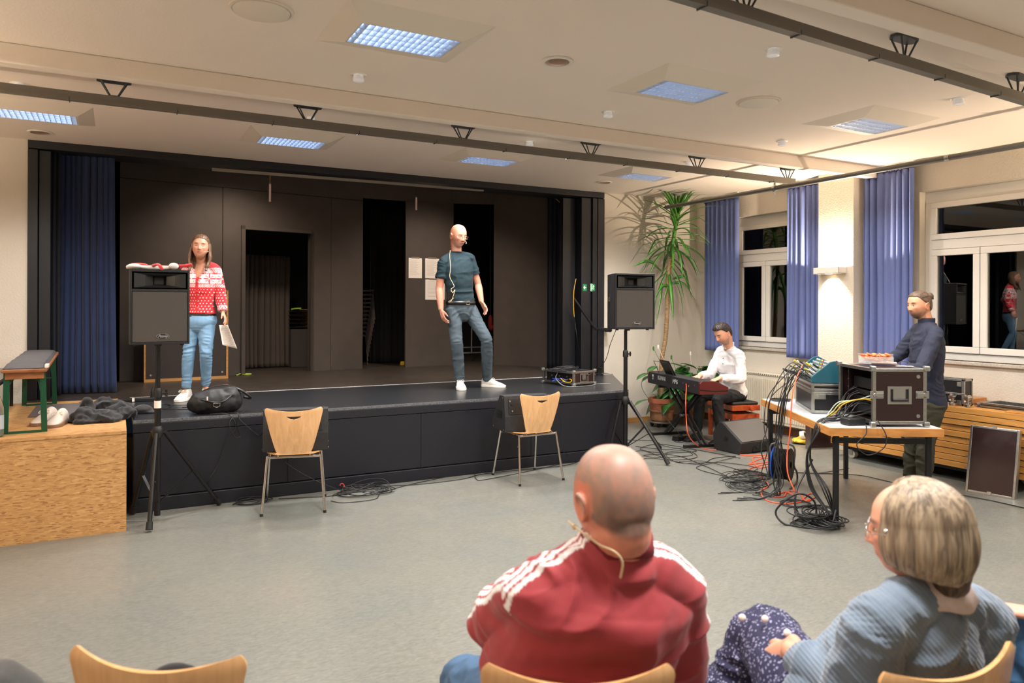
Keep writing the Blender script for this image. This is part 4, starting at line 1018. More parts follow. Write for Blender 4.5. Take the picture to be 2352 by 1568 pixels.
def chair(x, y, rz, lab, legs=True):
    t = thing('plywood_chair', lab, 'chair', (x, y, 0), rz, 'beech plywood chairs')
    o = _bk.build('backrest', [m_beech, m_ply], t, smooth='auto', ang=50, weld=True) if not hasattr(chair, 'b') else None
    if o is None:
        o = bpy.data.objects.new('backrest', chair.b); COL.objects.link(o); o.parent = t
        s_ = bpy.data.objects.new('seat', chair.s); COL.objects.link(s_); s_.parent = t
    else:
        chair.b = o.data; s_ = _st.build('seat', [m_beech, m_ply], t, smooth='auto', ang=50, weld=True); chair.s = s_.data
    g = MB()
    for sx in (-1, 1): g.cyl((sx * 0.195, -0.175, 0.43), (sx * 0.195, 0.17, 0.43), 0.0095, n=10)
    g.cyl((-0.2, -0.175, 0.43), (0.2, -0.175, 0.43), 0.0095, n=10); g.cyl((-0.2, 0.15, 0.43), (0.2, 0.15, 0.43), 0.0095, n=10)
    for sx in (-0.12, 0.12): g.cyl((sx, -0.175, 0.428), (sx, -0.175, 0.445), 0.006, n=8)
    g.build('seat_frame', m_chrome, t, smooth='auto')
    for sx in (-1, 1):
        for (y0, y1, nm) in ((-0.175, -0.255, 0), (0.165, 0.25, 1)):
            lg = MB(); lg.cyl((sx * 0.2, y0, 0.442), (sx * 0.235, y1, 0.0), 0.0105, n=12); lo = lg.build('leg', m_chrome, t, smooth='auto')
            MB().cyl((sx * 0.2345, y1 - 0.0 + (0.002 if nm == 0 else -0.002), 0.02), (sx * 0.235, y1, 0), 0.0125, n=10).build('glide', m_rub, lo)
        g = MB(); g.tube([(sx * 0.203, -0.19, 0.36), (sx * 0.215, -0.19, 0.35), (sx * 0.215, -0.18, 0.335)], 0.004, 6); g.build('row_link', m_chrome, t, smooth=True)
    return t
c1 = P(675, 1160, Z=0)
chair(1.265, 6.04, R_(-14), 'plywood chair in front of the stage, left, holding a wedge monitor')
chair(3.41, 6.03, R_(2), 'plywood chair in front of the stage, right, holding a wedge monitor')

# ------------------------------------------------------------------ wedge monitors
m_mon = mat('scuffed_monitor_black', (34, 34, 36), rough=0.6, bump=0.0008, bs=150, var=0.2, vs_=50)
def monitor(x, y, z, rz, lab, W=0.50, H=0.33, D=0.34, back_panel=True, side=True):
    """sloped grille faces +Y (up and away), rear panel faces -Y"""
    t = thing('stage_monitor', lab, 'monitor speaker', (x, y, z), rz)
    pr = [(-D / 2, 0.0), (D / 2 - 0.03, 0.0), (D / 2, 0.06), (-D / 2 + 0.14, H), (-D / 2 + 0.03, H), (-D / 2, H * 0.42)]
    Mx = Matrix(((0, 0, 1, 0), (1, 0, 0, 0), (0, 1, 0, 0), (0, 0, 0, 1)))
    MB().prism(pr, -W / 2, W / 2, Mx).build('cabinet', m_mon, t, bevel=0.006)
    a = Vector((0, D / 2, 0.06)); b = Vector((0, -D / 2 + 0.14, H)); c = (a + b) / 2; L = (b - a).length; an = math.atan2(b.z - a.z, b.y - a.y)
    MB().box((0, 0, 0), (W - 0.04, L - 0.03, 0.012), Matrix.Rotation(an, 3, 'X')).build('grille', m_grille if side is True else m_blk, t, loc=c + Vector((0, math.sin(an), -math.cos(an))) * -0.004, bevel=0.004)
    # rear panel with sockets (upper rear slope)
    a = Vector((0, -D / 2, H * 0.42)); b = Vector((0, -D / 2 + 0.03, H)); c = (a + b) / 2; an = math.atan2(b.z - a.z, b.y - a.y); Rm = Matrix.Rotation(an - PI / 2, 3, 'X')
    if back_panel:
        po = MB().box((0, -0.002, 0), (W * 0.80, 0.006, 0.14), Rm).build('rear_panel', m_blk, t, loc=c, bevel=0.002)
        for k, xx in enumerate((-0.17, -0.15, -0.17, -0.15, 0.15, 0.17, 0.15)):
            q = Rm @ Vector((xx, -0.006, 0.045 - 0.03 * (k % 4))); MB().cyl(q, q + Rm @ Vector((0, -0.01, 0)), 0.008, n=8).build('socket', m_alu if k % 3 == 0 else m_rub, po)
        g = MB(); g.box(Rm @ Vector((0, -0.004, -0.07)), (W * 0.8, 0.008, 0.006), Rm); g.box(Rm @ Vector((-W * 0.4, -0.004, 0)), (0.008, 0.008, 0.14), Rm); g.box(Rm @ Vector((W * 0.4, -0.004, 0)), (0.008, 0.008, 0.14), Rm); g.build('panel_rim', m_mon, po)
    for sg in (-1, 1):
        sx = sg * (W / 2 + 0.001)
        g = MB(); g.bb((sx - 0.003, -0.10, H * 0.36), (sx + 0.003, 0.03, H * 0.58)); g.bb((sx - 0.006, -0.09, H * 0.45), (sx + 0.006, 0.02, H * 0.49)); g.build('side_handle', m_rub, t)
        for yy, zz in ((-D / 2 + 0.02, 0.02), (-D / 2 + 0.05, H - 0.02), (D / 2 - 0.05, 0.02)):
            MB().cyl((sx - 0.002, yy, zz), (sx + sg * 0.003, yy, zz), 0.006, n=6).build('corner_screw', m_base if side is True else m_alu, t)
    return t
monitor(1.29, 6.10, 0.459, R_(-14), 'scuffed black wedge monitor on the left chair in front of the stage', W=0.50)
monitor(3.36, 6.09, 0.459, R_(-6), 'scuffed black wedge monitor on the right chair, side vents showing', W=0.44)
# ------------------------------------------------------------------ floor monitor by the pianist
def floor_monitor():
    t = thing('floor_monitor', 'large black wedge monitor lying on the floor by the piano bench', 'monitor speaker', (6.26, 6.06, 0), R_(3))
    W, D, H = 0.60, 0.40, 0.325
    pr = [(-D / 2 + 0.03, 0.0), (D / 2, 0.0), (D / 2 + 0.02, H * 0.6), (D / 2 - 0.07, H), (D / 2 - 0.12, H), (-D / 2, 0.13)]
    Mx = Matrix(((0, 0, 1, 0), (1, 0, 0, 0), (0, 1, 0, 0), (0, 0, 0, 1)))
    MB().prism(pr, -W / 2, W / 2, Mx).build('cabinet', m_mon, t, bevel=0.012)
    a = Vector((0, -D / 2, 0.13)); b = Vector((0, D / 2 - 0.12, H)); c = (a + b) / 2; L = (b - a).length; an = math.atan2(b.z - a.z, b.y - a.y)
    MB().box((0, 0, 0), (W - 0.03, L - 0.02, 0.012), Matrix.Rotation(an, 3, 'X')).build('grille', mat('dark_perforated_grille', (70, 68, 66), rough=0.45, bump=0.0008, bs=400), t, loc=c + Vector((0, -math.sin(an), math.cos(an))) * 0.002, bevel=0.003)
    for k, x in enumerate((-0.02, 0.05)): MB().box((x, -0.0, 0.245), (0.022, 0.012, 0.004), Matrix.Rotation(an, 3, 'X')).build('badge', m_silv, t)
    MB().cyl((-W / 2 - 0.002, 0.02, 0.15), (-W / 2 + 0.02, 0.02, 0.15), 0.03, n=14).build('pole_hole', m_rub, t)
    g = MB(); g.bb((-0.1, -D / 2 + 0.012, 0.02), (0.22, -D / 2 + 0.03, 0.11)); g.build('socket_panel', m_rub, t)
    for x in (-0.05, 0.02, 0.1, 0.16): MB().cyl((x, -D / 2 - 0.005, 0.07), (x, -D / 2 + 0.02, 0.065), 0.011, n=8).build('socket', m_mon, t)
floor_monitor()

# ------------------------------------------------------------------ folding table of the sound desk
TZ = 0.735
tc0 = P(1907, 981, Z=TZ); tr = P(2130, 977, Z=TZ); tl = P(1751, 915, Z=TZ)
ax = (Vector((tl.x - tc0.x, tl.y - tc0.y, 0))); ax.normalize(); bx = Vector((ax.y, -ax.x, 0))
TL, TW = 1.66, 0.80
rzt = math.atan2(bx.y, bx.x)
tb = thing('folding_table', 'white-topped folding table with beech edges carrying the sound desk', 'table', (tc0.x, tc0.y, 0), rzt)
m_lam = mat('pale_grey_laminate', (205, 208, 210), rough=0.3)
MB().bb((0, 0, TZ - 0.03), (TW, TL, TZ)).build('table_top', m_lam, tb, bevel=0.002)
eg = 0.062
for a, b in (((-0.012, -0.012, TZ - eg), (TW + 0.012, 0.0, TZ - 0.003)), ((-0.012, TL, TZ - eg), (TW + 0.012, TL + 0.012, TZ - 0.003)), ((-0.012, 0, TZ - eg), (0, TL, TZ - 0.003)), ((TW, 0, TZ - eg), (TW + 0.012, TL, TZ - 0.003))):
    MB().bb(a, b).build('edge_band', m_tabw, tb, bevel=0.002)
for (x, y) in ((0.075, 0.085), (TW - 0.05, 0.09), (0.05, TL - 0.09), (TW - 0.05, TL - 0.09)):
    MB().bb((x - 0.018, y - 0.018, 0.0), (x + 0.018, y + 0.018, TZ - 0.04)).build('leg', m_blkm, tb, bevel=0.003)
for y in (0.09, TL - 0.09):
    MB().bb((0.05, y - 0.014, TZ - 0.13), (TW - 0.05, y + 0.014, TZ - 0.09)).build('cross_bar', m_blkm, tb)
    s_ = 1 if y < 0.5 else -1
    MB().bar((TW / 2 + 0.2, y, TZ - 0.12), (TW / 2 + 0.25, y + s_ * 0.4, TZ - 0.04), 0.02, 0.006).build('folding_brace', m_blkm, tb)
def T(x, y, z=0): # table frame -> world
    q = tc0 + bx * x + ax * y; return Vector((q.x, q.y, z))

def flight_frame(g, W, D, H, e=0.024, open_side=None):
    for x in (0, W):
        for y in (0, D): g.bb((x - 0.002 if x == 0 else x - e, (y - 0.002 if y == 0 else y - e), 0), (x + e if x == 0 else x + 0.002, (y + e if y == 0 else y + 0.002), H))
    for z in (0, H - e):
        for x in (0, W): g.bb((x - 0.002 if x == 0 else x - e, 0, z), (x + e if x == 0 else x + 0.002, D, z + e))
        for y in (0, D): g.bb((0, y - 0.002 if y == 0 else y - e, z), (W, y + e if y == 0 else y + 0.002, z + e))
m_brown = mat('dark_brown_film_ply', (42, 24, 24), rough=0.3, bump=0.0002, bs=300)
m_bkply = mat('black_film_ply', (24, 24, 27), rough=0.35)
m_steel = mat('zinc_fittings', (176, 178, 176), rough=0.28, metal=0.9)
def butterfly(par, M):
    g = MB(); g.box((0, 0, 0.002), (0.10, 0.055, 0.004)); g.box((0.02, 0, 0.008), (0.05, 0.03, 0.01)); g.lathe([(0, 0.014), (0.013, 0.014), (0.016, 0.006), (0.0, 0.006)], (-0.015, 0, 0), 12)
    g.v = [M @ Vector(p) for p in g.v]; return g.build('butterfly_latch', m_steel, par, bevel=0.001)
def casehandle(par, M):
    g = MB(); g.bb((-0.09, -0.065, 0), (0.09, -0.052, 0.005)); g.bb((-0.09, 0.052, 0), (0.09, 0.065, 0.005)); g.bb((-0.09, -0.052, 0), (-0.07, 0.052, 0.005)); g.bb((0.07, -0.052, 0), (0.09, 0.052, 0.005)); g.bb((-0.07, -0.052, -0.004), (0.07, 0.052, 0.001))
    for x in (-0.08, 0, 0.08):
        for y in (-0.058, 0.058): g.cyl((x, y, 0.004), (x, y, 0.008), 0.005, n=8)
    g.v = [M @ Vector(p) for p in g.v]; o = g.build('handle_dish', m_steel, par)
    g = MB(); g.cyl((-0.055, -0.035, 0.012), (0.055, -0.035, 0.012), 0.011, n=12); g.bb((-0.062, -0.045, 0.002), (-0.052, 0.045, 0.012)); g.bb((0.052, -0.045, 0.002), (0.062, 0.045, 0.012)); g.v = [M @ Vector(p) for p in g.v]
    g.build('handle_grip', m_blk, o, smooth='auto')
# rack case: local x right along front, y depth away, z up; front panel faces -y
def rack():
    W, D, H = 0.40, 0.53, 0.41
    o = T(0.315, 0.022, TZ + 0.021)
    t = thing('rack_case', 'brown and aluminium rack case with open side full of cables on the table', 'flight case', o, rzt + R_(4))
    g = MB(); flight_frame(g, W, D, H); g.build('aluminium_edges', m_alu, t, bevel=0.003)
    fp = MB(); fp.bb((0.02, 0.004, 0.02), (W - 0.02, 0.012, H - 0.02)); fp.build('end_panel', m_brown, t)
    MB().bb((0.02, D - 0.012, 0.02), (W - 0.02, D - 0.004, H - 0.02)).build('end_panel', m_brown, t)
    MB().bb((0.0, 0.02, H - 0.012), (W, D - 0.02, H - 0.002)).build('top_panel', m_brown, t)
    MB().bb((0.0, 0.02, 0.002), (W, D - 0.02, 0.012)).build('bottom_panel', m_brown, t)
    MB().bb((W - 0.012, 0.02, 0.01), (W - 0.004, D - 0.02, H - 0.01)).build('side_panel', m_blk, t)
    # rack rails and screws in the opening
    for yy in (0.06, D - 0.07):
        g = MB(); g.bb((0.05, yy, 0.02), (0.055, yy + 0.02, H - 0.02)); rl = g.build('rack_rail', m_blk, t)
        for k in range(6): MB().cyl((0.046, yy + 0.01, 0.05 + k * 0.06), (0.05, yy + 0.01, 0.05 + k * 0.06), 0.004, n=6).build('screw', m_steel, rl)
    for k, (z0, h) in enumerate(((0.04, 0.08), (0.13, 0.04), (0.18, 0.04), (0.235, 0.08))):
        MB().bb((0.09, 0.06, z0), (W - 0.02, D - 0.07, z0 + h)).build('rack_unit', m_blkm, t)
    Mf = Matrix.Translation((W / 2, 0.004, H * 0.52)) @ Matrix.Rotation(PI / 2, 4, 'X'); casehandle(t, Mf)
    for x, s_ in ((0.03, 0), (W - 0.03, PI)):
        butterfly(t, Matrix.Translation((x, 0.002, H * 0.53)) @ Matrix.Rotation(PI / 2, 4, 'X') @ Matrix.Rotation(s_, 4, 'Z'))
    for x, z in ((W - 0.06, H - 0.06), (W - 0.06, 0.06)): MB().cyl((x, -0.001, z), (x, 0.005, z), 0.014, n=14).build('rivet_washer', m_steel, t)
    for x in (0, W):
        for y in (0, D):
            for z in (0, H):
                MB().box((x, y, z), (0.04, 0.04, 0.04)).build('corner_cap', m_steel, t, bevel=0.008)
    return t
rack()
m_teal = mat('petrol_blue_metal', (28, 84, 100), rough=0.4)
m_knob = [mat('knob_grey', (190, 196, 196), rough=0.5), mat('knob_red', (190, 50, 44), rough=0.5), mat('knob_yellow', (214, 186, 60), rough=0.5), mat('knob_green', (80, 150, 90), rough=0.5)]
def mixer():
    # black flight case under the mixer
    W, D, H = 0.44, 0.66, 0.18
    t = thing('mixer_case', 'black and aluminium flight case base under the mixing desk', 'flight case', T(0.115, 0.69, TZ + 0.003), rzt + R_(-8))
    g = MB(); flight_frame(g, W, D, H); g.build('aluminium_edges', m_alu, t, bevel=0.003)
    MB().bb((0.006, 0.006, 0.01), (W - 0.006, D - 0.006, H - 0.01)).build('panel_body', m_bkply, t)
    butterfly(t, Matrix.Translation((0.06, 0.0, H - 0.035)) @ Matrix.Rotation(PI / 2, 4, 'X'))
    t2 = thing('case_tray', 'aluminium edged case tray stacked under the mixing desk', 'flight case', T(0.115, 0.69, TZ + H + 0.008), rzt + R_(-8))
    g = MB(); flight_frame(g, W, D, 0.06, 0.02); g.build('aluminium_edges', m_alu, t2, bevel=0.003)
    MB().bb((0.006, 0.006, 0.01), (W - 0.006, D - 0.006, 0.05)).build('panel_body', m_bkply, t2)
    z0 = TZ + H + 0.072
    m = thing('mixing_desk', 'petrol blue mixing desk tilted towards the sound engineer, crowded with plugs', 'mixing desk', T(0.13, 0.70, z0), rzt + R_(-8))
    # slanted body: low toward engineer (+x), rear (-x) high
    DD = 0.64; WW = 0.40
    prof = [(0.0, 0.0), (WW, 0.0), (WW, 0.04), (0.16, 0.16), (0.0, 0.03)]
    Mx = Matrix(((1, 0, 0, 0), (0, 0, 1, 0), (0, 1, 0, 0), (0, 0, 0, 1)))
    MB().prism(prof, 0.02, DD - 0.02, Mx).build('body', mat('mixer_dark_surface', (54, 74, 80), rough=0.5), m)
    ch = [(-0.015, 0.0), (WW + 0.015, 0.0), (WW + 0.01, 0.055), (0.17, 0.185), (0.13, 0.175), (-0.015, 0.05)]
    for y0 in (0.0, DD - 0.02): MB().prism(ch, y0, y0 + 0.02, Mx).build('side_cheek', m_teal, m, bevel=0.004)
    def surf(u): # along slope from rear to front
        a = Vector((0.0, 0, 0.031)); b = Vector((0.16, 0, 0.161)); c = Vector((WW, 0, 0.041))
        return a.lerp(b, u * 2) if u < 0.5 else b.lerp(c, (u - 0.5) * 2)
    for col in range(12):
        y = 0.05 + col * 0.048
        for k in range(11):
            if k < 2: continue
            q = surf(k / 12.0 - 0.1)
            MB().cyl((q.x, y, q.z - 0.001), (q.x + (-0.008 if q.x < 0.15 else 0.004), y, q.z + 0.011), 0.007, 0.005, n=6).build('knob', m_knob[(k * 7 + col) % 9 if (k * 7 + col) % 9 < 4 else 0], m)
        q = surf(0.9); MB().box((q.x, y, q.z + 0.008), (0.02, 0.012, 0.012)).build('fader', m_paper, m)
    return m
mixer()
def wireless(px, y0, y1):
    p0 = P(px, y0, X=T(0.5, 1.2).x); p1 = P(px + 1, y1, X=p0.x)
    return p0, p1
t = thing('wireless_receiver', 'wireless receiver with two thin antennas standing behind the rack case', 'receiver', T(0.735, 0.72, TZ + 0.002), rzt)
MB().bb((-0.035, 0, 0.0), (0.035, 0.42, 0.2)).build('housing', m_blk, t, bevel=0.004)
for yy, h, lean in ((0.02, 0.24, 0.01), (0.40, 0.27, -0.01)):
    g = MB(); g.cyl((0.02, yy, 0.2), (0.02 + lean, yy, 0.2 + h), 0.005, 0.0035, n=8); g.cyl((0.02, yy, 0.2), (0.02, yy, 0.26), 0.008, n=8); g.build('antenna', m_blk, t, smooth='auto')

# lunch box with apricots, handheld transmitter, sheet
t = thing('food_box', 'clear lidded plastic box full of orange fruit slices on the rack case', 'food box', T(0.33, 0.30, TZ + 0.452), rzt + R_(-22))
m_clear = mat('clear_food_plastic', (236, 236, 232), rough=0.06); m_clear.node_tree.nodes['Principled BSDF'].inputs['Alpha'].default_value = 0.28
MB().bb((0, 0, 0), (0.24, 0.14, 0.003)).build('box_floor', m_clear, t)
g = MB(); g.bb((0, 0, 0.003), (0.24, 0.003, 0.05)); g.bb((0, 0.137, 0.003), (0.24, 0.14, 0.05)); g.bb((0, 0.003, 0.003), (0.003, 0.137, 0.05)); g.bb((0.237, 0.003, 0.003), (0.24, 0.137, 0.05)); g.build('box_wall', m_clear, t)
g = MB(); g.box((0.12, 0.18, 0.045), (0.25, 0.003, 0.12), Matrix.Rotation(R_(70), 3, 'X')); g.build('open_lid', m_clear, t)
m_fruit = mat('orange_fruit', (214, 112, 52), rough=0.5, var=0.3, vs_=40)
fr_me = None
for k in range(46):
    g = MB(); g.add(*blob((0, 0, 0), (0.026, 0.018, 0.008), n=5)); x, y = rnd.uniform(0.03, 0.21), rnd.uniform(0.03, 0.11)
    if fr_me is None: o = g.build('fruit_slice', m_fruit, t, smooth=True); fr_me = o.data
    else: o = bpy.data.objects.new('fruit_slice', fr_me); COL.objects.link(o); o.parent = t
    o.location = (x, y, 0.012 + 0.05 * k / 46 + 0.012 * rnd.random()); o.rotation_euler = (rnd.uniform(-0.5, 0.5), rnd.uniform(-0.5, 0.5), rnd.uniform(0, 3))
t = thing('handheld_device', 'pale handheld device with a short cord on top of the rack case', 'device', T(0.56, 0.36, TZ + 0.434), rzt + R_(-20))
MB().bb((-0.10, -0.02, 0), (0.08, 0.02, 0.022)).build('casing', m_mic, t, bevel=0.007)
MB().tube(cr([(0.08, 0, 0.012), (0.12, 0.01, 0.03), (0.16, 0, 0.02), (0.18, -0.02, 0.005)], 5), 0.003, 6).build('cord', m_cable, t, smooth=True)
g = MB(); g.bb((0, 0, 0), (0.12, 0.05, 0.001)); tag(g.build('note_sheet', m_paper, loc=T(0.58, 0.20, TZ + 0.434)), 'narrow white paper strip on top of the rack case', 'paper').rotation_euler[2] = rzt

# ------------------------------------------------------------------ stack of stage slabs on a dolly
def slabs():
    x0 = 6.86; n = 10; th = 0.0555; zb = 0.13
    dl = thing('dolly', 'low black dolly on casters under the stack of wooden slabs', 'dolly', (x0 + 0.3, 4.5, 0))
    MB().bb((-0.27, -0.9, 0.10), (0.27, 0.75, 0.128)).build('deck', m_blkm, dl)
    for x, y in ((-0.2, 0.72), (0.2, 0.72), (-0.2, -0.8), (0.2, -0.8)):
        g = MB(); g.cyl((x - 0.025, y, 0.045), (x + 0.025, y, 0.045), 0.045, n=18); g.build('caster_wheel', mat('dirty_white_wheel', (196, 192, 176), rough=0.6), dl, smooth='auto')
        MB().bb((x - 0.035, y - 0.02, 0.04), (x + 0.035, y + 0.02, 0.10)).build('caster_fork', m_steel, dl)
    for k in range(n):
        dx = [0.0, 0.003, 0.012, 0.006, 0.02, 0.008, 0.024, 0.006, 0.0, 0.006][k]; y1 = 5.42 - [0, 0.0, 0.03, 0.01, 0.02, 0.0, 0.03, 0.02, 0.05, 0.0][k]; y0 = 3.36 + [0.1, 0.06, 0.1, 0.0, 0.08, 0.02, 0.06, 0.08, 0.03, 0.0][k]
        z = zb + k * (th + 0.001)
        pos = ['lowest slab of the stack', 'second slab from the bottom', 'third slab from the bottom', 'fourth slab from the bottom', 'fifth slab from the bottom', 'sixth slab from the bottom', 'fourth slab from the top', 'third slab from the top', 'second slab from the top', 'topmost slab of the stack'][k]
        t = thing('wooden_slab', 'golden lacquered wooden platform board, ' + pos, 'board', (x0 + dx, (y0 + y1) / 2, z), 0, 'stacked wooden platform boards')
        L = y1 - y0
        MB().bb((0, -L / 2, 0.004), (0.56, L / 2, th)).build('board', m_slab, t, bevel=0.003)
        g = MB(); g.bb((0.003, -L / 2 + 0.003, 0), (0.557, L / 2 - 0.003, 0.004)); g.build('dark_backing', m_bkply, t)
    return zb + n * (th + 0.001)
ztop = slabs()
def yat(px, X=6.95): return P(px, 900, X=X).y
# flight case standing on the stack behind the engineer, clamps, aluminium case lid
t = thing('small_flight_case', 'black case with aluminium corners standing on the slab stack behind the engineer', 'flight case', (6.97, yat(2214, 6.97), ztop), 0)
g = MB(); W, D, H = 0.14, 0.50, 0.25; flight_frame(g, W, D, H, 0.02); g.bb((-0.003, 0, 0.10), (0.0, D, 0.118)); g.build('aluminium_edges', m_alu, t, bevel=0.002)
MB().bb((0.003, 0.003, 0.006), (W - 0.003, D - 0.003, H - 0.006)).build('panel_body', m_bkply, t)
for z in (0.03, 0.2): MB().box((-0.006, 0.04, z), (0.01, 0.04, 0.04)).build('corner_fitting', m_steel, t, bevel=0.003)
def clampthing(x, y, lab, n):
    t = thing('steel_clamp', lab, 'clamp', (x, y, ztop)); g = MB(); g.cyl((0, 0, 0.0), (0, 0, 0.03), 0.03, n=14); g.cyl((0, 0, 0.03), (0, 0, 0.07), 0.015, n=12); g.cyl((-0.035, 0, 0.085), (0.035, 0, 0.085), 0.022, n=14); g.box((0, 0, 0.1), (0.05, 0.03, 0.03))
    g.build('clamp_body', m_chrome, t, bevel=0.004); MB().cyl((0.0, -0.03, 0.05), (0.0, 0.03, 0.05), 0.008, n=8).build('wing_screw', m_chrome, t)
clampthing(6.91, yat(2188, 6.91), 'shiny steel clamp on the slab stack beside the small case', 0)
clampthing(6.92, yat(2228, 6.92) + 0.02, 'pair-end steel clamp lying just right of the small case', 1)
t = thing('aluminium_case_lid', 'flat aluminium edged case lid lying on the slab stack at right', 'case lid', (7.03, yat(2250, 7.03), ztop), R_(-4))
g = MB(); g.bb((0, -0.42, 0.004), (0.02, 0.0, 0.05)); g.bb((0.28, -0.42, 0.004), (0.30, 0, 0.05)); g.bb((0.02, -0.42, 0.004), (0.28, -0.40, 0.05)); g.bb((0.02, -0.02, 0.004), (0.28, 0, 0.05)); g.build('aluminium_edges', m_alu, t, bevel=0.003)
MB().bb((0.0, -0.42, 0.0), (0.3, 0.0, 0.004)).build('panel', m_bkply, t)
MB().bb((-0.004, -0.41, 0.022), (0.0, -0.01, 0.03)).build('groove_strip', m_blk, t)
g = MB(); g.cyl((-0.02, 0.02, 0.02), (0.05, 0.02, 0.02), 0.018, n=12); g.build('steel_fitting', m_chrome, t)
g = MB(); g.bb((0, 0, 0), (0.3, 0.2, 0.05)); tag(g.build('wooden_box', m_tabw, loc=(7.13, yat(2235, 7.13) + 0.04, ztop), bevel=0.003), 'shallow wooden box behind the clamps on the slab stack', 'box')
g = MB(); g.bb((0, 0, 0), (0.36, 0.28, 0.012)); tag(g.build('wooden_board', m_slab, loc=(6.90, 3.38, ztop), bevel=0.003), 'thin loose wooden panel at the near end of the slab stack', 'board')
# case lid leaning against the stack
a = P(2216, 1127, Z=0); b = P(2330, 1148, Z=0)
t = thing('leaning_case_lid', 'large brown case lid with aluminium rim leaning against the slab stack', 'case lid', (a.x, a.y, 0), math.atan2(b.y - a.y, b.x - a.x))
L = (b - a).length; H = 0.585
Rl = Matrix.Rotation(R_(-12), 4, 'X')
def LB(g): g.v = [Rl @ Vector(p) for p in g.v]; return g
g = MB(); g.bb((0, 0, 0), (0.02, 0.06, H)); g.bb((L - 0.02, 0, 0), (L, 0.06, H)); g.bb((0.02, 0, 0), (L - 0.02, 0.06, 0.02)); g.bb((0.02, 0, H - 0.02), (L - 0.02, 0.06, H)); LB(g).build('aluminium_rim', m_alu, t, bevel=0.003)
g = MB(); g.bb((0.018, 0.004, 0.018), (L - 0.018, 0.03, H - 0.018)); LB(g).build('panel', m_brown, t)
for x, z in ((0.0, 0.3), (L / 2, H), (L / 2, 0.02), (0.0, 0.2)):
    g = MB(); g.box((x, -0.004, z), (0.03, 0.01, 0.02)); LB(g).build('catch', m_steel, t)
# red-brown case under the table, yellow bag with tape roll
p = P(1862, 1035, Z=0)
t = thing('upright_case_lid', 'brown case lid with aluminium rim standing under the table', 'case lid', (p.x + 0.05, p.y + 0.05, 0), R_(-20))
g = MB(); g.bb((0, 0, 0), (0.018, 0.10, 0.36)); g.bb((0.42, 0, 0), (0.438, 0.10, 0.36)); g.bb((0.018, 0, 0), (0.42, 0.1, 0.018)); g.bb((0.018, 0, 0.342), (0.42, 0.1, 0.36)); g.build('aluminium_rim', m_alu, t, bevel=0.003)
MB().bb((0.015, 0.004, 0.015), (0.423, 0.09, 0.345)).build('panel', m_brown, t)
p = P(1842, 1018, Z=0); t = thing('yellow_bag', 'crumpled yellow plastic bag on the floor beyond the table', 'bag', (p.x, p.y, 0))
g = MB(); g.add(*blob((0, 0, 0.03), (0.13, 0.1, 0.035))); g.add(*blob((0.06, 0.02, 0.05), (0.07, 0.06, 0.045)))
solid(voxel(g, 0.008, 2), 'bag_body', m_yel, t, None, lambda c, n: np.stack([c[:, 0], c[:, 1], np.maximum(c[:, 2] + 0.012 * (1 - 2 * np.abs(vnoise(c * 22))), 0.001)], 1))
t = thing('tape_roll', 'white and black roll of gaffer tape resting on the yellow bag', 'tape roll', (p.x - 0.03, p.y - 0.04, 0.105), R_(25))
g = MB(); g.lathe([(0.022, -0.025), (0.05, -0.025), (0.05, 0.025), (0.022, 0.025), (0.022, -0.025)], (0, 0, 0), 24, Matrix.Rotation(R_(75), 3, 'X')); g.build('roll', m_paper, t, smooth='auto')
g = MB(); g.lathe([(0.018, -0.026), (0.032, -0.026), (0.032, 0.026), (0.018, 0.026), (0.018, -0.026)], (0, 0, 0), 20, Matrix.Rotation(R_(75), 3, 'X')); g.build('core', m_rub, t, smooth='auto')
# radiator
def radiator():
    y0, y1 = 6.02, 7.50; z0, z1 = 0.13, 0.76; x = XW - 0.10
    t = thing('radiator', 'cream ribbed panel radiator on the wall under the far window', 'radiator', (x, (y0 + y1) / 2, z0))
    L = y1 - y0; H = z1 - z0; m_rad = mat('radiator_cream', (216, 208, 190), rough=0.35)
    MB().bb((-0.02, -L / 2, 0), (0.09, L / 2, H - 0.02)).build('body', m_rad, t, bevel=0.006)
    MB().bb((-0.03, -L / 2, H - 0.03), (0.095, L / 2, H)).build('top_grille', m_rad, t, bevel=0.006)
    n = 42
    base = None
    for k in range(n):
        y = -L / 2 + (k + 0.5) * L / n
        if base is None:
            g = MB(); g.bb((-0.034, -0.0085, 0.04), (-0.02, 0.0085, H - 0.07)); base = g.build('rib', m_rad, t, bevel=0.003, loc=(0, y, 0))
        else:
            o = bpy.data.objects.new('rib', base.data); COL.objects.link(o); o.parent = t; o.location = (0, y, 0)
            q = o.modifiers.new('b', 'BEVEL'); q.width = 0.003; q.segments = 2
        MB().bb((-0.0315, y - 0.006, H - 0.023), (-0.0295, y + 0.006, H - 0.009)).build('slot', m_rub, t) if k % 1 == 0 else None
    for y in (-L / 2 + 0.05, L / 2 - 0.05): MB().cyl((0.03, y, -0.14), (0.03, y, 0.02), 0.01, n=10).build('feed_pipe', m_rad, t)
radiator()
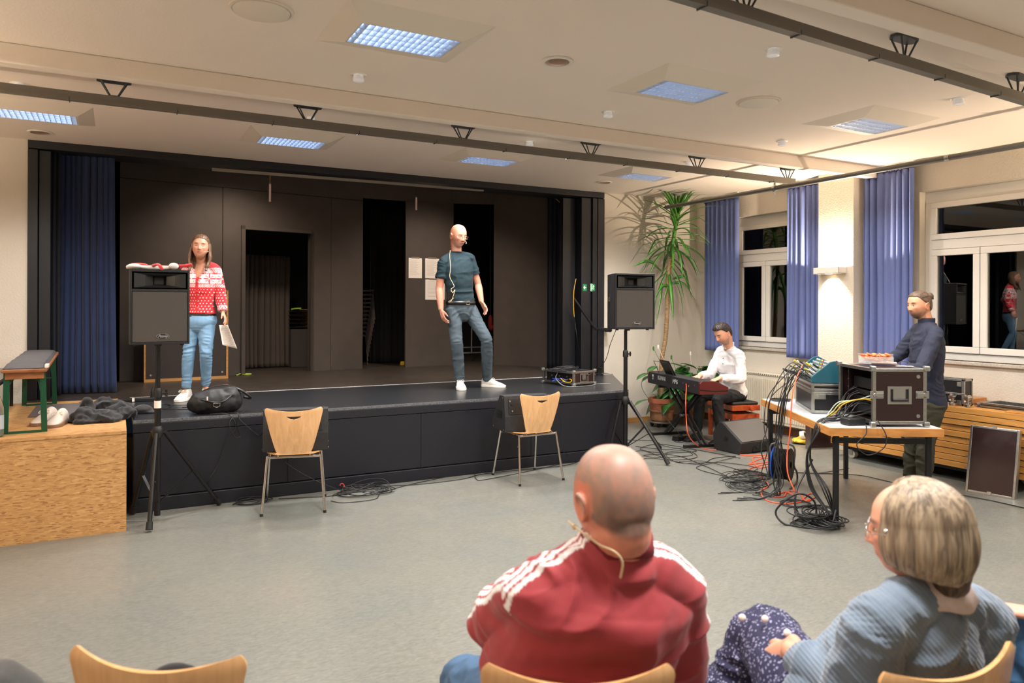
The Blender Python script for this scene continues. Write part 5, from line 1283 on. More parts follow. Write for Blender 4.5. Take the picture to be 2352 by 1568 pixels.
# handrail at the stage side
a, b, c = P(1316, 682, Y=8.18), P(1367, 755, Y=8.0), P(1402, 758, Y=8.05)
t = thing('handrail', 'bent black steel handrail fixed beside the right edge of the stage', 'handrail', a)
g = MB(); g.tube([Vector((0, 0.0, 0)), (b - a) * 0.93, (b - a) + (c - b) * 0.06, (c - a) * 0.97 + Vector((0, 0, 0)), (c - a)], 0.017, 10); g.build('rail', m_blkm, t, smooth='auto')
g = MB(); g.cyl(c - a, c - a + Vector((0.01, 0.12, 0)), 0.028, n=14); g.build('wall_mount', m_blkm, t, smooth='auto')
g = MB(); g.lathe([(0, 0), (0.05, 0), (0.05, 0.02), (0.036, 0.03), (0.036, 0.08), (0.045, 0.085), (0.045, 0.1), (0, 0.105)], n=18)
o = thing('newel_post', 'short black turned post at the back right corner of the stage', 'post', (P(1385, 862, Z=SH).x - 0.02, 7.9, SH)); g.build('post', m_blkm, o, smooth='auto')
# yellow hanging cord and plug
cable('hanging_cable', [P(1323, 640, Y=8.12), P(1318, 668, Y=8.1), P(1317, 700, Y=8.1), P(1319, 728, Y=8.1)], 'thin yellow cable hanging at the right edge of the stage', 0.0045, m_yel)
cable('hanging_cable', [P(1319, 728, Y=8.1), P(1321, 742, Y=8.1), P(1326, 780, Y=8.05), P(1338, 850, Z=SH + 0.02), P(1342, 858, Z=SH + 0.01)], 'thin black cable hanging below the yellow one at the stage edge', 0.0035)
# rack of cables on the stage corner
def stage_rack():
    p0 = P(1318, 888, Z=SH); p1 = P(1377, 882, Z=SH); pl_ = P(1254, 872, Z=SH)
    W = (p1 - p0).length + 0.02; D = 0.50; H = 0.145
    rz = math.atan2(p1.y - p0.y, p1.x - p0.x) + R_(0)
    t = thing('stage_rack', 'low aluminium flight case full of cables at the right corner of the stage', 'flight case', (p0.x, p0.y, SH + 0.019), rz)
    W = 0.34
    g = MB(); flight_frame(g, W, D, H, 0.022); g.build('aluminium_edges', m_alu, t, bevel=0.002)
    MB().bb((0.02, 0.004, 0.02), (W - 0.02, 0.012, H - 0.02)).build('end_panel', m_brown, t)
    MB().bb((0.0, 0.02, H - 0.01), (W, D - 0.02, H - 0.002)).build('top_panel', m_bkply, t)
    MB().bb((0.05, 0.03, 0.02), (W - 0.005, D - 0.02, H - 0.012)).build('rack_unit', m_blkm, t)
    for x in (0, W):
        for y in (0, D):
            for z in (0, H): MB().box((x, y, z), (0.038, 0.038, 0.036)).build('corner_cap', m_steel, t, bevel=0.008)
    casehandle(t, Matrix.Translation((W / 2, 0.003, H / 2)) @ Matrix.Rotation(PI / 2, 4, 'X') @ Matrix.Diagonal((0.75, 0.75, 0.8, 1)))
    for k in range(6): MB().cyl((0.045, 0.08 + k * 0.06, 0.05 + 0.03 * (k % 2)), (0.03, 0.08 + k * 0.06, 0.05 + 0.03 * (k % 2)), 0.009, n=8).build('socket', m_steel if k % 2 else m_rub, t)
    return p0, rz
p0, rzk = stage_rack()
Rk = Matrix.Rotation(rzk, 3, 'Z')
def K(x, y, z): return p0 + Rk @ Vector((x, y, z))
for k in range(9):
    a0 = rnd.uniform(0, 6.28); cx, cy = 0.10 + rnd.uniform(-0.05, 0.08), 0.22 + rnd.uniform(-0.08, 0.1); r1, r2 = rnd.uniform(0.08, 0.17), rnd.uniform(0.06, 0.13)
    pts = [K(cx + r1 * math.cos(a0 + q * 0.9), cy + r2 * math.sin(a0 + q * 0.9), 0.155 + 0.006 * k + 0.006 * math.sin(q * 2 + k)) for q in range(7)]
    cable('rack_cable', pts, 'black cable looped on top of the low case on the stage', 0.0042, group='cables on the stage case')
for k, (mm, lab) in enumerate(((m_yel, 'yellow cable coiled at the open side of the low stage case'), (m_cable, 'black cable bulging from the left side of the low stage case'), (mat('blue_plug', (60, 90, 190), rough=0.4), 'blue cable end on the low stage case'), (mat('grey_cable', (130, 130, 130), rough=0.5), 'grey cable looping in front of the low stage case'))):
    pts = [K(-0.02 + 0.03 * math.cos(q * 1.1 + k), 0.1 + 0.11 * k * 0.5 + 0.08 * math.sin(q * 1.1), 0.03 + 0.05 * abs(math.sin(q * 0.9 + k))) for q in range(8)]
    if k == 3: pts = [K(0.05, 0.3, 0.14), K(-0.08, 0.2, 0.08), K(-0.1, 0.05, 0.012), K(0.02, -0.06, 0.008), K(0.2, -0.08, 0.008), K(0.38, -0.02, 0.008), K(0.5, -0.1, 0.008)]
    cable('rack_cable', pts, lab, 0.0045, mm)
cable('speaker_cable', [P(1415, 757, Y=6.55), P(1402, 790, Y=6.75), P(1390, 828, Y=6.95), P(1366, 852, Y=7.15), P(1350, 862, Z=SH + 0.16)], 'black cable curving from the right loudspeaker down to the stage case', 0.004)
# ------------------------------------------------------------------ plants
m_leaf = mat('yucca_leaf', (64, 120, 40), rough=0.35, var=0.35, vs_=6)
m_leafy = mat('yellowing_leaf', (140, 160, 50), rough=0.4)
m_bark = mat('yucca_bark', (150, 120, 84), rough=0.8, bump=0.004, bs=35, var=0.5, vs_=25, scale=(1, 1, 4))
m_terra = mat('terracotta', (168, 96, 66), rough=0.8, var=0.25, vs_=10, bump=0.0008, bs=40)
m_terra2 = mat('weathered_terracotta', (150, 104, 70), rough=0.85, var=0.35, vs_=8)
m_soil = mat('soil', (60, 44, 34), rough=0.95, bump=0.006, bs=60)
py_ = (6.47, 7.78)
t = thing('plant_trolley', 'round grey plant trolley on casters under the terracotta pot', 'plant trolley', (py_[0], py_[1], 0))
MB().lathe([(0, 0.055), (0.175, 0.055), (0.18, 0.066), (0.175, 0.074), (0, 0.074)], n=32).build('disc', m_grey, t, smooth='auto')
for k in range(4):
    a = 0.6 + k * PI / 2; x, y = 0.13 * math.cos(a), 0.13 * math.sin(a)
    MB().cyl((x - 0.012, y, 0.026), (x + 0.012, y, 0.026), 0.026, n=14).build('caster', m_rub, t, smooth='auto')
t = thing('planter_dish', 'deep brown clay cachepot standing on the plant trolley', 'planter', (py_[0], py_[1], 0.075))
MB().lathe([(0, 0), (0.135, 0), (0.155, 0.12), (0.168, 0.13), (0.17, 0.155), (0.155, 0.155), (0.15, 0.02), (0, 0.02)], n=36).build('bowl', m_terra2, t, smooth='auto')
t = thing('yucca_palm', 'tall yucca palm with a long bare trunk in a terracotta pot by the corner', 'potted plant', (py_[0], py_[1], 0.097))
MB().lathe([(0, 0), (0.125, 0), (0.165, 0.22), (0.18, 0.225), (0.185, 0.285), (0.168, 0.285), (0.16, 0.23), (0.155, 0.20), (0, 0.20)], n=36).build('pot', m_terra, t, smooth='auto')
MB().lathe([(0, 0.25), (0.08, 0.245), (0.16, 0.235)], n=24).build('soil', m_soil, t, smooth=True)
base = Vector((py_[0], py_[1], 0.097))
tp = [P(px, py, Y=py_[1] + dy) - base for px, py, dy in ((1520, 900, 0), (1519, 868, 0), (1521, 820, 0.0), (1528, 780, -0.02), (1531, 740, -0.04), (1533, 700, -0.05), (1534, 650, -0.06), (1536, 622, -0.08), (1541, 590, -0.09))]
tp[0].z = 0.24
pts = cr(tp, 8)
rr = [0.052 - 0.024 * min(1, i / 14) for i in range(len(pts))]
rr = [r * (1 + 0.06 * (i % 2)) for i, r in enumerate(rr)]
MB().tube(pts, rr, 14).build('trunk', m_bark, t, smooth='auto')
top = [P(px, py, Y=py_[1] - 0.1) - base for px, py in ((1541, 590), (1545, 560), (1550, 530), (1556, 500), (1558, 480))]
tpc = cr(top, 6)
MB().tube(tpc, [0.026] * len(tpc), 10).build('green_stem', m_leaf, t, smooth=True)
def leaf(g, p, d, L, w, droop, up=Vector((0, 0, 1)), n=9, kink=0.0):
    d = d.normalized(); s_ = d.cross(up)
    if s_.length < 0.05: s_ = Vector((1, 0, 0))
    s_.normalize(); pos = p.copy(); dr = d.copy(); v = []; st = L / n
    for k in range(n + 1):
        u = k / n; ww = w * (0.55 + 0.45 * min(1, u * 4)) * (1 - u ** 3) if k < n else 0.0005
        nn = s_.cross(dr).normalized()
        v += [pos - s_ * ww, pos - nn * ww * 0.35, pos + s_ * ww, pos + nn * 0.001]
        dr = (dr + Vector((0, 0, -1)) * droop * st * (1.0 + 2 * u) + Vector((0, 0, -1)) * (kink if 0.45 < u < 0.6 else 0)).normalized(); pos = pos + dr * st
    f = []
    for k in range(n):
        a = k * 4; b = a + 4
        f += [(a, a + 1, b + 1, b), (a + 1, a + 2, b + 2, b + 1), (a + 2, a + 3, b + 3, b + 2), (a + 3, a, b, b + 3)]
    g.add(v, f)
lr = random.Random(21)
wallY = YB - 0.03
def safe(g):
    # keep leaves off the two walls
    g.v = [(min(x, XW - 0.06 - base.x), min(y, wallY - base.y), min(z, CEIL - 0.03 - base.z)) for x, y, z in g.v]; return g
tot = 74
for k in range(tot):
    u = k / tot
    # from low (drooping) to high (upright)
    i = min(len(tpc) - 1, int(u * len(tpc))) if u > 0.12 else 0
    p = Vector(tpc[i]); az = k * 2.399 + lr.uniform(-0.3, 0.3)
    el = -0.35 + 1.55 * u ** 1.3 + lr.uniform(-0.12, 0.12)
    if k < 8: el = lr.uniform(-1.0, -0.3); p = Vector(pts[-3 - k])
    d = Vector((math.cos(az) * math.cos(el), math.sin(az) * math.cos(el), math.sin(el)))
    L = lr.uniform(0.52, 0.74) if u < 0.8 else lr.uniform(0.36, 0.5)
    g = MB(); leaf(g, p, d, L, lr.uniform(0.019, 0.027), lr.uniform(0.5, 1.5) * (1.1 - u * 0.7), kink=0.9 if lr.random() < 0.22 and u < 0.7 else 0)
    safe(g).build('leaf', m_leaf, t, smooth=True)
# low hanging leaves seen against the wall
for px, py, qx, qy in ((1519, 622, 1452, 612), (1522, 640, 1506, 748), (1530, 650, 1546, 700), (1540, 650, 1596, 688), (1536, 660, 1500, 690), (1545, 640, 1590, 668), (1534, 655, 1524, 690)):
    a = P(px, py, Y=py_[1] - 0.06) - base; b = P(qx, qy, Y=py_[1] - 0.2) - base
    m_ = (a + b) / 2 + Vector((0, -0.03, 0.10 if abs(qx - px) > 30 else 0.05)); g = MB(); q = cr([a, m_, b], 5); n = len(q)
    v = []; w_ = 0.022
    for k in range(n):
        tt = Vector(q[min(k + 1, n - 1)]) - Vector(q[max(k - 1, 0)]); s_ = tt.cross(Vector((0.4, -1, 0.2))).normalized(); ww = w_ * (1 - (k / (n - 1)) ** 3) * (0.4 + 0.6 * min(1, k / 3)) + 0.0004
        v += [Vector(q[k]) - s_ * ww, Vector(q[k]) + Vector((0, -0.004, 0)), Vector(q[k]) + s_ * ww, Vector(q[k]) + Vector((0, 0.002, 0))]
    g.add(v, [(k * 4 + i, k * 4 + (i + 1) % 4, k * 4 + 4 + (i + 1) % 4, k * 4 + 4 + i) for k in range(n - 1) for i in range(4)])
    safe(g).build('leaf', m_leaf, t, smooth=True)
g = MB(); leaf(g, Vector(pts[-12]), Vector((0.15, -0.3, 1)), 0.34, 0.016, 0.05); o = safe(g).build('leaf', m_leafy, t, smooth=True); o['label'] = 'fresh light green leaf at the trunk'
# peace lily behind the keyboard
lb = Vector((6.98, 7.72, 0))
t = thing('peace_lily', 'leafy peace lily in a dark pot between the yucca and the pianist', 'potted plant', lb)
MB().lathe([(0, 0), (0.13, 0), (0.17, 0.30), (0.18, 0.32), (0.16, 0.32), (0.15, 0.28), (0, 0.28)], n=28).build('pot', m_terra2, t, smooth='auto')
m_lily = mat('peace_lily_leaf', (52, 112, 44), rough=0.28, var=0.3, vs_=5)
def broad(g, a, b, w_, sag=0.06):
    # petiole and blade
    a = Vector(a); b = Vector(b); d = (b - a); h = Vector((d.x, d.y, 0)); h = h.normalized() if h.length > 0.01 else Vector((1, 0, 0))
    s_ = Vector((-h.y, h.x, 0)); mid = a.lerp(b, 0.55) + Vector((0, 0, 0.08)); q = [Vector(x) for x in cr([a, mid, b, b + h * 0.16 + Vector((0, 0, -sag)), b + h * 0.26 + Vector((0, 0, -sag * 2.4))], 5)]; n = len(q)
    v = []
    for k in range(n):
        u = k / (n - 1); ub = max(0, (u - 0.5) / 0.5); ww = 0.003 + (w_ * math.sin(PI * min(1, ub ** 0.8)) if ub > 0 else 0)
        v += [q[k] - s_ * ww + Vector((0, 0, 0.25 * ww)), q[k] + Vector((0, 0, -0.003)), q[k] + s_ * ww + Vector((0, 0, 0.25 * ww)), q[k] + Vector((0, 0, 0.002))]
    g.add(v, [(k * 4 + i, k * 4 + (i + 1) % 4, k * 4 + 4 + (i + 1) % 4, k * 4 + 4 + i) for k in range(n - 1) for i in range(4)])
def safe2(g, b0): g.v = [(min(x, XW - 0.14 - b0.x), min(y, wallY - b0.y), z) for x, y, z in g.v]; return g
for k in range(88):
    az = k * 2.4; r = lr.uniform(0.1, 0.46); z = lr.uniform(0.48, 0.86) - r * 0.3
    g = MB(); broad(g, (0.03 * math.cos(az), 0.03 * math.sin(az), 0.29), (r * math.cos(az), r * math.sin(az) * 0.7, z), lr.uniform(0.055, 0.085), lr.uniform(0.03, 0.10))
    safe2(g, lb).build('leaf', m_lily, t, smooth=True)
for px, py, nm in ((1501, 800, 'flower'), (1542, 820, 'flower'), (1586, 812, 'flower'), (1512, 797, 'flower')):
    q = P(px, py, Y=7.75) - lb; g = MB(); g.tube(cr([(q.x * 0.25, q.y * 0.2, 0.4), (q.x * 0.75, q.y * 0.6, 0.4 + (q.z - 0.4) * 0.6), q], 5), 0.003, 5); g.add(*blob(q, (0.016, 0.006, 0.032), n=6))
    g.build(nm, m_lily if px in (1501, 1542) else m_paper, t, smooth=True)
# second plant leaves left of the yucca pot
t = thing('foliage_plant', 'low broad-leaved plant spreading around the yucca trunk in the same pot', 'potted plant', (py_[0], py_[1], 0.34))
for k, (px, py, w_) in enumerate(((1478, 858, 0.05), (1500, 842, 0.05), (1540, 835, 0.045), (1558, 850, 0.05), (1472, 917, 0.035), (1560, 880, 0.04), (1530, 850, 0.045), (1490, 862, 0.04), (1575, 835, 0.045))):
    q = P(px, py, Y=7.74) - Vector((py_[0], py_[1], 0.34)); g = MB(); broad(g, (0.06 * (1 if q.x > 0 else -1), -0.03, 0.0), (q.x * 0.72, q.y - 0.02, q.z), w_, 0.03); safe2(g, Vector((py_[0], py_[1], 0))).build('leaf', m_lily, t, smooth=True)

# ------------------------------------------------------------------ stage piano on an X stand
KB = Vector((5.70, 6.20, 0)); KA = Vector((6.01, 7.50, 0)); kd = (KB - KA).normalized(); kp = Vector((-kd.y, kd.x, 0))  # kd: far -> near, kp: rear -> player
if kp.x < 0: kp = -kp
KZ = 0.635; KL = 1.34
rzk = math.atan2(-kd.y, -kd.x)  # local x from near end to far end; local -y... 
t = thing('stage_piano', 'black stage piano with reddish wooden end blocks, rear side towards the hall', 'keyboard', KB + Vector((0, 0, KZ)), rzk)
sgn = 1 if (Matrix.Rotation(rzk, 3, 'Z') @ Vector((0, 1, 0))).dot(kp) > 0 else -1
def kbx(x0, x1, y0, y1, z0, z1): return (x0, sgn * y0, z0), (x1, sgn * y1, z1)
MB().bb(*kbx(0.03, KL - 0.03, 0.0, 0.20, 0.0, 0.145)).build('body', m_mon, t, bevel=0.006)
MB().bb(*kbx(0.03, KL - 0.03, 0.20, 0.345, 0.0, 0.05)).build('key_bed', m_blk, t)
for xx in (0.0, KL - 0.03):
    g = MB(); pr = [(0.0, 0.0), (0.34, 0.0), (0.355, 0.03), (0.355, 0.075), (0.2, 0.145), (0.03, 0.152), (0.0, 0.12)]
    Mx = Matrix(((0, 0, 1, 0), (sgn, 0, 0, 0), (0, 1, 0, 0), (0, 0, 0, 1))); g.prism(pr, xx, xx + 0.03, Mx)
    e = g.build('end_block', mat('mahogany_end', (92, 34, 30), rough=0.35), t, bevel=0.004)
    g = MB(); k = -0.0015 if xx == 0 else 0.0315; g.bar((xx + k, sgn * 0.0, 0.055), (xx + k, sgn * 0.16, 0.035), 0.003, 0.01); g.bar((xx + k, sgn * 0.16, 0.035), (xx + k, sgn * 0.35, 0.035), 0.003, 0.01); g.build('dark_inlay', m_blk, e)
nk = 52; kw = (KL - 0.08) / nk
wk = None; bkk = None
for k in range(nk):
    x = 0.04 + (k + 0.5) * kw
    if wk is None: wk = MB().bb((-kw * 0.46, sgn * 0.205, 0.05), (kw * 0.46, sgn * 0.34, 0.07)).build('white_key', m_white, t, loc=(x, 0, 0))
    else:
        o = bpy.data.objects.new('white_key', wk.data); COL.objects.link(o); o.parent = t; o.location = (x, 0, 0)
    if (k % 7) not in (2, 6) and k < nk - 1:
        if bkk is None: bkk = MB().bb((-0.005, sgn * 0.205, 0.07), (0.005, sgn * 0.29, 0.082)).build('black_key', m_blk, t, loc=(x + kw / 2, 0, 0))
        else:
            o = bpy.data.objects.new('black_key', bkk.data); COL.objects.link(o); o.parent = t; o.location = (x + kw / 2, 0, 0)
m_let = mat('white_lettering', (196, 196, 192), rough=0.5)
# lettering on the rear panel, read from behind (-kp side)
def ktext(s_, d_from_near, size, z, shear=0.0, sx=1.0):
    Rz = math.atan2(-kd.y, -kd.x)
    o = text(s_, size, 'lettering', m_let, t, (d_from_near, -sgn * 0.0012, z), (PI / 2, 0, 0) if sgn > 0 else (PI / 2, 0, PI), shear=shear, sx=sx); return o
ktext('KAWAI', KL - 0.40, 0.075, 0.09, sx=0.85)
ktext('MP6', KL - 0.75, 0.075, 0.085, shear=0.2)
g = MB()
for (x, z, w_, h) in ((KL - 0.165, 0.105, 0.018, 0.03), (KL - 0.145, 0.105, 0.012, 0.03), (KL - 0.155, 0.075, 0.034, 0.006), (KL - 0.155, 0.062, 0.02, 0.008)): g.bb((x - w_ / 2, -sgn * 0.002, z - h / 2), (x + w_ / 2, 0, z + h / 2))
g.build('emblem', m_let, t)
for k in range(9): MB().cyl((0.12 + k * 0.045, -sgn * 0.004, 0.09 - 0.02 * (k % 2)), (0.12 + k * 0.045, 0.002, 0.09 - 0.02 * (k % 2)), 0.009, n=8).build('socket', m_steel if k % 3 == 0 else m_rub, t)
# music rest (wire) and tablet
g = MB(); x0, x1 = KL * 0.50, KL * 0.80; g.tube([(x0, sgn * 0.03, 0.146), (x0 + 0.01, -sgn * 0.05, 0.30), (x1 - 0.01, -sgn * 0.05, 0.30), (x1, sgn * 0.03, 0.146)], 0.004, 6); g.build('music_rest', m_blk, t, smooth='auto')
tt = thing('tablet', 'black tablet leaning on the wire music rest of the stage piano', 'tablet', KB - kd * (KL * 0.60) + kp * 0.055 + Vector((0, 0, KZ + 0.149)), rzk)
g = MB(); g.bb((-0.13, -0.004, 0), (0.13, 0.004, 0.20)); Rt = Matrix.Rotation(R_(28) * sgn, 4, 'X'); g.v = [Rt @ Vector(p) for p in g.v]; g.build('case', m_blk, tt, bevel=0.003)
g = MB(); g.bb((-0.11, sgn * 0.004 - 0.0005, 0.012), (0.11, sgn * 0.004 + 0.0005, 0.188)); g.v = [Rt @ Vector(p) for p in g.v]; g.build('screen', mat('tablet_screen', (170, 176, 180), rough=0.2, emit=0.5), tt)
# X stand
xs_ = thing('keyboard_stand', 'black folding X stand under the stage piano', 'stand', (0, 0, 0))
for k, s0 in enumerate((0.18, 1.06)):
    c = KB - kd * s0 + kp * 0.17
    a0 = c - kd * 0.0 
ctr = KB - kd * (KL * 0.5) + kp * 0.17
for sd in (-0.03, 0.03):
    for s_ in (1, -1):
        a = ctr + kd * (0.43 * s_) + kp * (sd + 0.0); b = ctr - kd * (0.36 * s_) + kp * (sd)
        off = kp * (0.012 * s_)
        MB().bar(a + off + Vector((0, 0, 0.03)), b + off + Vector((0, 0, KZ - 0.035)), 0.02, 0.035).build('cross_tube', m_blkm, xs_, bevel=0.003)
MB().cyl(ctr - kp * 0.06 + Vector((0, 0, 0.31)), ctr + kp * 0.06 + Vector((0, 0, 0.31)), 0.018, n=14).build('pivot', m_steel, xs_, smooth='auto')
for s_ in (1, -1):
    a = ctr + kd * (0.43 * s_)
    fo = MB().bar(a - kp * 0.22 + Vector((0, 0, 0.018)), a + kp * 0.22 + Vector((0, 0, 0.018)), 0.03, 0.03).build('foot_bar', m_blkm, xs_, bevel=0.003)
    g = MB()
    for q in (-0.22, 0.22): g.bar(a + kp * (q - 0.02) + Vector((0, 0, 0.018)), a + kp * (q + 0.02) + Vector((0, 0, 0.018)), 0.04, 0.036)
    g.build('rubber_end', m_rub, fo, bevel=0.004)
    b = ctr + kd * (0.36 * s_)
    fo = MB().bar(b - kp * 0.17 + Vector((0, 0, KZ - 0.018)), b + kp * 0.17 + Vector((0, 0, KZ - 0.018)), 0.03, 0.028).build('support_bar', m_blkm, xs_, bevel=0.003)
g = MB(); g.hexa([(-0.05, -0.09, 0), (0.05, -0.09, 0), (0.05, 0.09, 0), (-0.05, 0.09, 0), (-0.04, -0.08, 0.03), (0.04, -0.08, 0.03), (0.04, 0.09, 0.055), (-0.04, 0.09, 0.055)])
pp_ = thing('sustain_pedal', 'black sustain pedal box on the floor under the stage piano', 'pedal', (5.99, 6.86, 0), R_(100)); g.build('housing', m_blk, pp_, bevel=0.004)
MB().bb((-0.02, -0.13, 0.03), (0.02, -0.02, 0.038)).build('foot_plate', m_chrome, pp_)
# piano bench
t = thing('piano_bench', 'reddish wooden piano bench with black padded seat under the pianist', 'bench', (6.70, 6.70, 0), math.atan2(kd.y, kd.x) + PI / 2)
sw, sd = 0.36, 0.56
for x in (-1, 1):
    for y in (-1, 1): MB().bb((x * (sw / 2 - 0.02) - 0.022, y * (sd / 2 - 0.02) - 0.022, 0), (x * (sw / 2 - 0.02) + 0.022, y * (sd / 2 - 0.02) + 0.022, 0.33)).build('leg', m_redw, t, bevel=0.003)
g = MB(); 
for s_ in (-1, 1): g.bb((s_ * (sw / 2 - 0.02) - 0.012, -sd / 2 + 0.03, 0.26), (s_ * (sw / 2 - 0.02) + 0.012, sd / 2 - 0.03, 0.33)); g.bb((-sw / 2 + 0.03, s_ * (sd / 2 - 0.02) - 0.012, 0.26), (sw / 2 - 0.03, s_ * (sd / 2 - 0.02) + 0.012, 0.33))
g.build('apron', m_redw, t)
MB().bb((-0.1, -0.1, 0.33), (0.1, 0.1, 0.37)).build('lift_mechanism', m_blkm, t)
MB().bb((-sw / 2 - 0.01, -sd / 2 - 0.01, 0.37), (sw / 2 + 0.01, sd / 2 + 0.01, 0.435)).build('seat_frame', m_redw, t, bevel=0.005)
MB().bb((-sw / 2 + 0.004, -sd / 2 + 0.004, 0.435), (sw / 2 - 0.004, sd / 2 - 0.004, 0.472)).build('cushion', mat('black_cushion', (20, 20, 21), rough=0.6), t, bevel=0.018, seg=4)
for s_ in (-1, 1): MB().lathe([(0, 0.0), (0.012, 0), (0.012, 0.02), (0.03, 0.025), (0.034, 0.04), (0.03, 0.055), (0, 0.058)], (0.05, s_ * (sd / 2 + 0.008), 0.40), 16, Matrix.Rotation(-s_ * PI / 2, 3, 'X')).build('knob', m_redw, t, smooth='auto')

# ------------------------------------------------------------------ cables on the floor
cr_ = random.Random(5)
def coil(c, rx, ry, n, lab, m=None, r=0.0035, jit=0.12, z=0.005, rot=0.0, one=False, group=None, name='cable_coil', dz=0.0022):
    for q in range(1):
        pts = []
        for k in range(n * 10):
            a = k / 10 * 2 * PI; s_ = 1 + jit * math.sin(k * 0.37 + cr_.random() * 0.4) - 0.25 * (k / (n * 10)) * math.sin(k * 0.11)
            x, y = rx * s_ * math.cos(a) + 0.02 * math.sin(k * 0.21), ry * s_ * math.sin(a) + 0.02 * math.cos(k * 0.17)
            pts.append((c[0] + x * math.cos(rot) - y * math.sin(rot), c[1] + x * math.sin(rot) + y * math.cos(rot), z + dz * (k / 10) * (0.5 + 0.5 * math.sin(k * 0.9)) + r))
        g = MB(); g.tube(cr(pts, 3), r, 6); return tag(g.build(name, m or m_cable, smooth=True), lab, 'cable', group)
def fl_(px, py, z=0.005): q = P(px, py, Z=z); return (q.x, q.y, z)
coil(fl_(838, 1131), 0.21, 0.12, 9, 'large loose black cable coil on the floor between the two chairs', rot=0.05, jit=0.25, dz=0.011)
coil(fl_(580, 1153), 0.12, 0.07, 6, 'small black cable coil on the floor left of the left chair', rot=0.1, dz=0.006)
cable('floor_cable', [fl_(640, 1145), fl_(700, 1142), fl_(770, 1137), fl_(860, 1118), fl_(960, 1112), fl_(1060, 1100), fl_(1110, 1088), fl_(1200, 1078), fl_(1300, 1068), fl_(1345, 1052)], 'long black cable along the foot of the stage, running behind both chairs', 0.0035)
cable('floor_cable', [fl_(760, 1150), fl_(790, 1154), fl_(860, 1146), fl_(880, 1130), fl_(960, 1108), fl_(1080, 1084), fl_(1090, 1078, 0.03), fl_(1094, 1100), fl_(1120, 1100), fl_(1240, 1076), fl_(1350, 1050)], 'second black cable at the stage foot with a small upright kink', 0.0035)
g = MB(); p = fl_(785, 1124); g.tube([(p[0] + 0.02 * math.cos(a), p[1], 0.03 + 0.028 * math.sin(a)) for a in [k * 0.5 - 0.6 for k in range(8)]], 0.005, 6); tag(g.build('cable_tie', m_red, smooth=True), 'red hook-and-loop tie on the big cable coil between the chairs', 'cable tie')
# hanging cables off the stage edge
ye = YS - 0.03
cable('hanging_cable', [(0.66, 6.42, SH + 0.012), (0.80, YS - 0.02, SH + 0.008), (0.86, ye, SH - 0.1), P(520, 1010, Y=ye), P(500, 1068, Y=ye), P(478, 1110, Y=ye - 0.02), fl_(488, 1148), fl_(520, 1152), fl_(560, 1150)], 'thin black cable hanging from the stage edge beside the duffel bag', 0.003)
cable('hanging_cable', [(0.80, 6.46, SH + 0.012), (0.88, YS - 0.02, SH + 0.006), P(545, 975, Y=ye), P(553, 1000, Y=ye), P(540, 1003, Y=ye - 0.02), P(527, 975, Y=ye - 0.02), P(535, 958, Y=YS - 0.02), (0.9, 6.5, SH + 0.008)], 'black cable loop hanging just right of the duffel bag', 0.003)
cable('hanging_cable', [(0.95, 6.5, SH + 0.01), P(548, 958, Y=YS - 0.02), P(575, 985, Y=ye), P(596, 1000, Y=ye), P(606, 988, Y=6.2)], 'black cable running from the stage edge to the left wedge monitor', 0.003)
cable('hanging_cable', [P(655, 1062, Y=6.3), P(690, 1085, Y=6.3), P(740, 1110, Y=6.25), fl_(790, 1128)], 'black cable sloping from the left chair down to the big coil', 0.003)
cable('hanging_cable', [P(1282, 950, Y=6.2), P(1290, 975, Y=6.25), P(1284, 1010, Y=6.3), P(1290, 1035, Y=6.3), fl_(1330, 1052)], 'thin black cable dropping from the right wedge monitor', 0.003)
for k, (pts, lab) in enumerate((([(0.40, 7.2), (0.7, 7.0), (0.62, 6.85), (0.95, 6.9), (0.7, 6.7)], 'black cable curling on the stage behind the duffel bag'), ([(0.32, 7.0), (0.5, 6.8), (0.75, 6.75), (0.8, 6.95), (0.5, 6.98)], 'black cable looping between power strip and duffel bag'), ([(-0.3, 7.75), (-0.05, 7.35), (0.15, 7.2), (0.30, 7.1)], 'black cable running over the podium edge to the power strip'), ([(0.36, 6.95), (0.42, 7.1), (0.38, 7.3), (0.3, 7.25)], 'short black lead looping behind the plug'))):
    cable('stage_cable', [(x, y, SH + 0.006 + 0.006 * (i % 2)) for i, (x, y) in enumerate(pts)], lab, 0.0035)
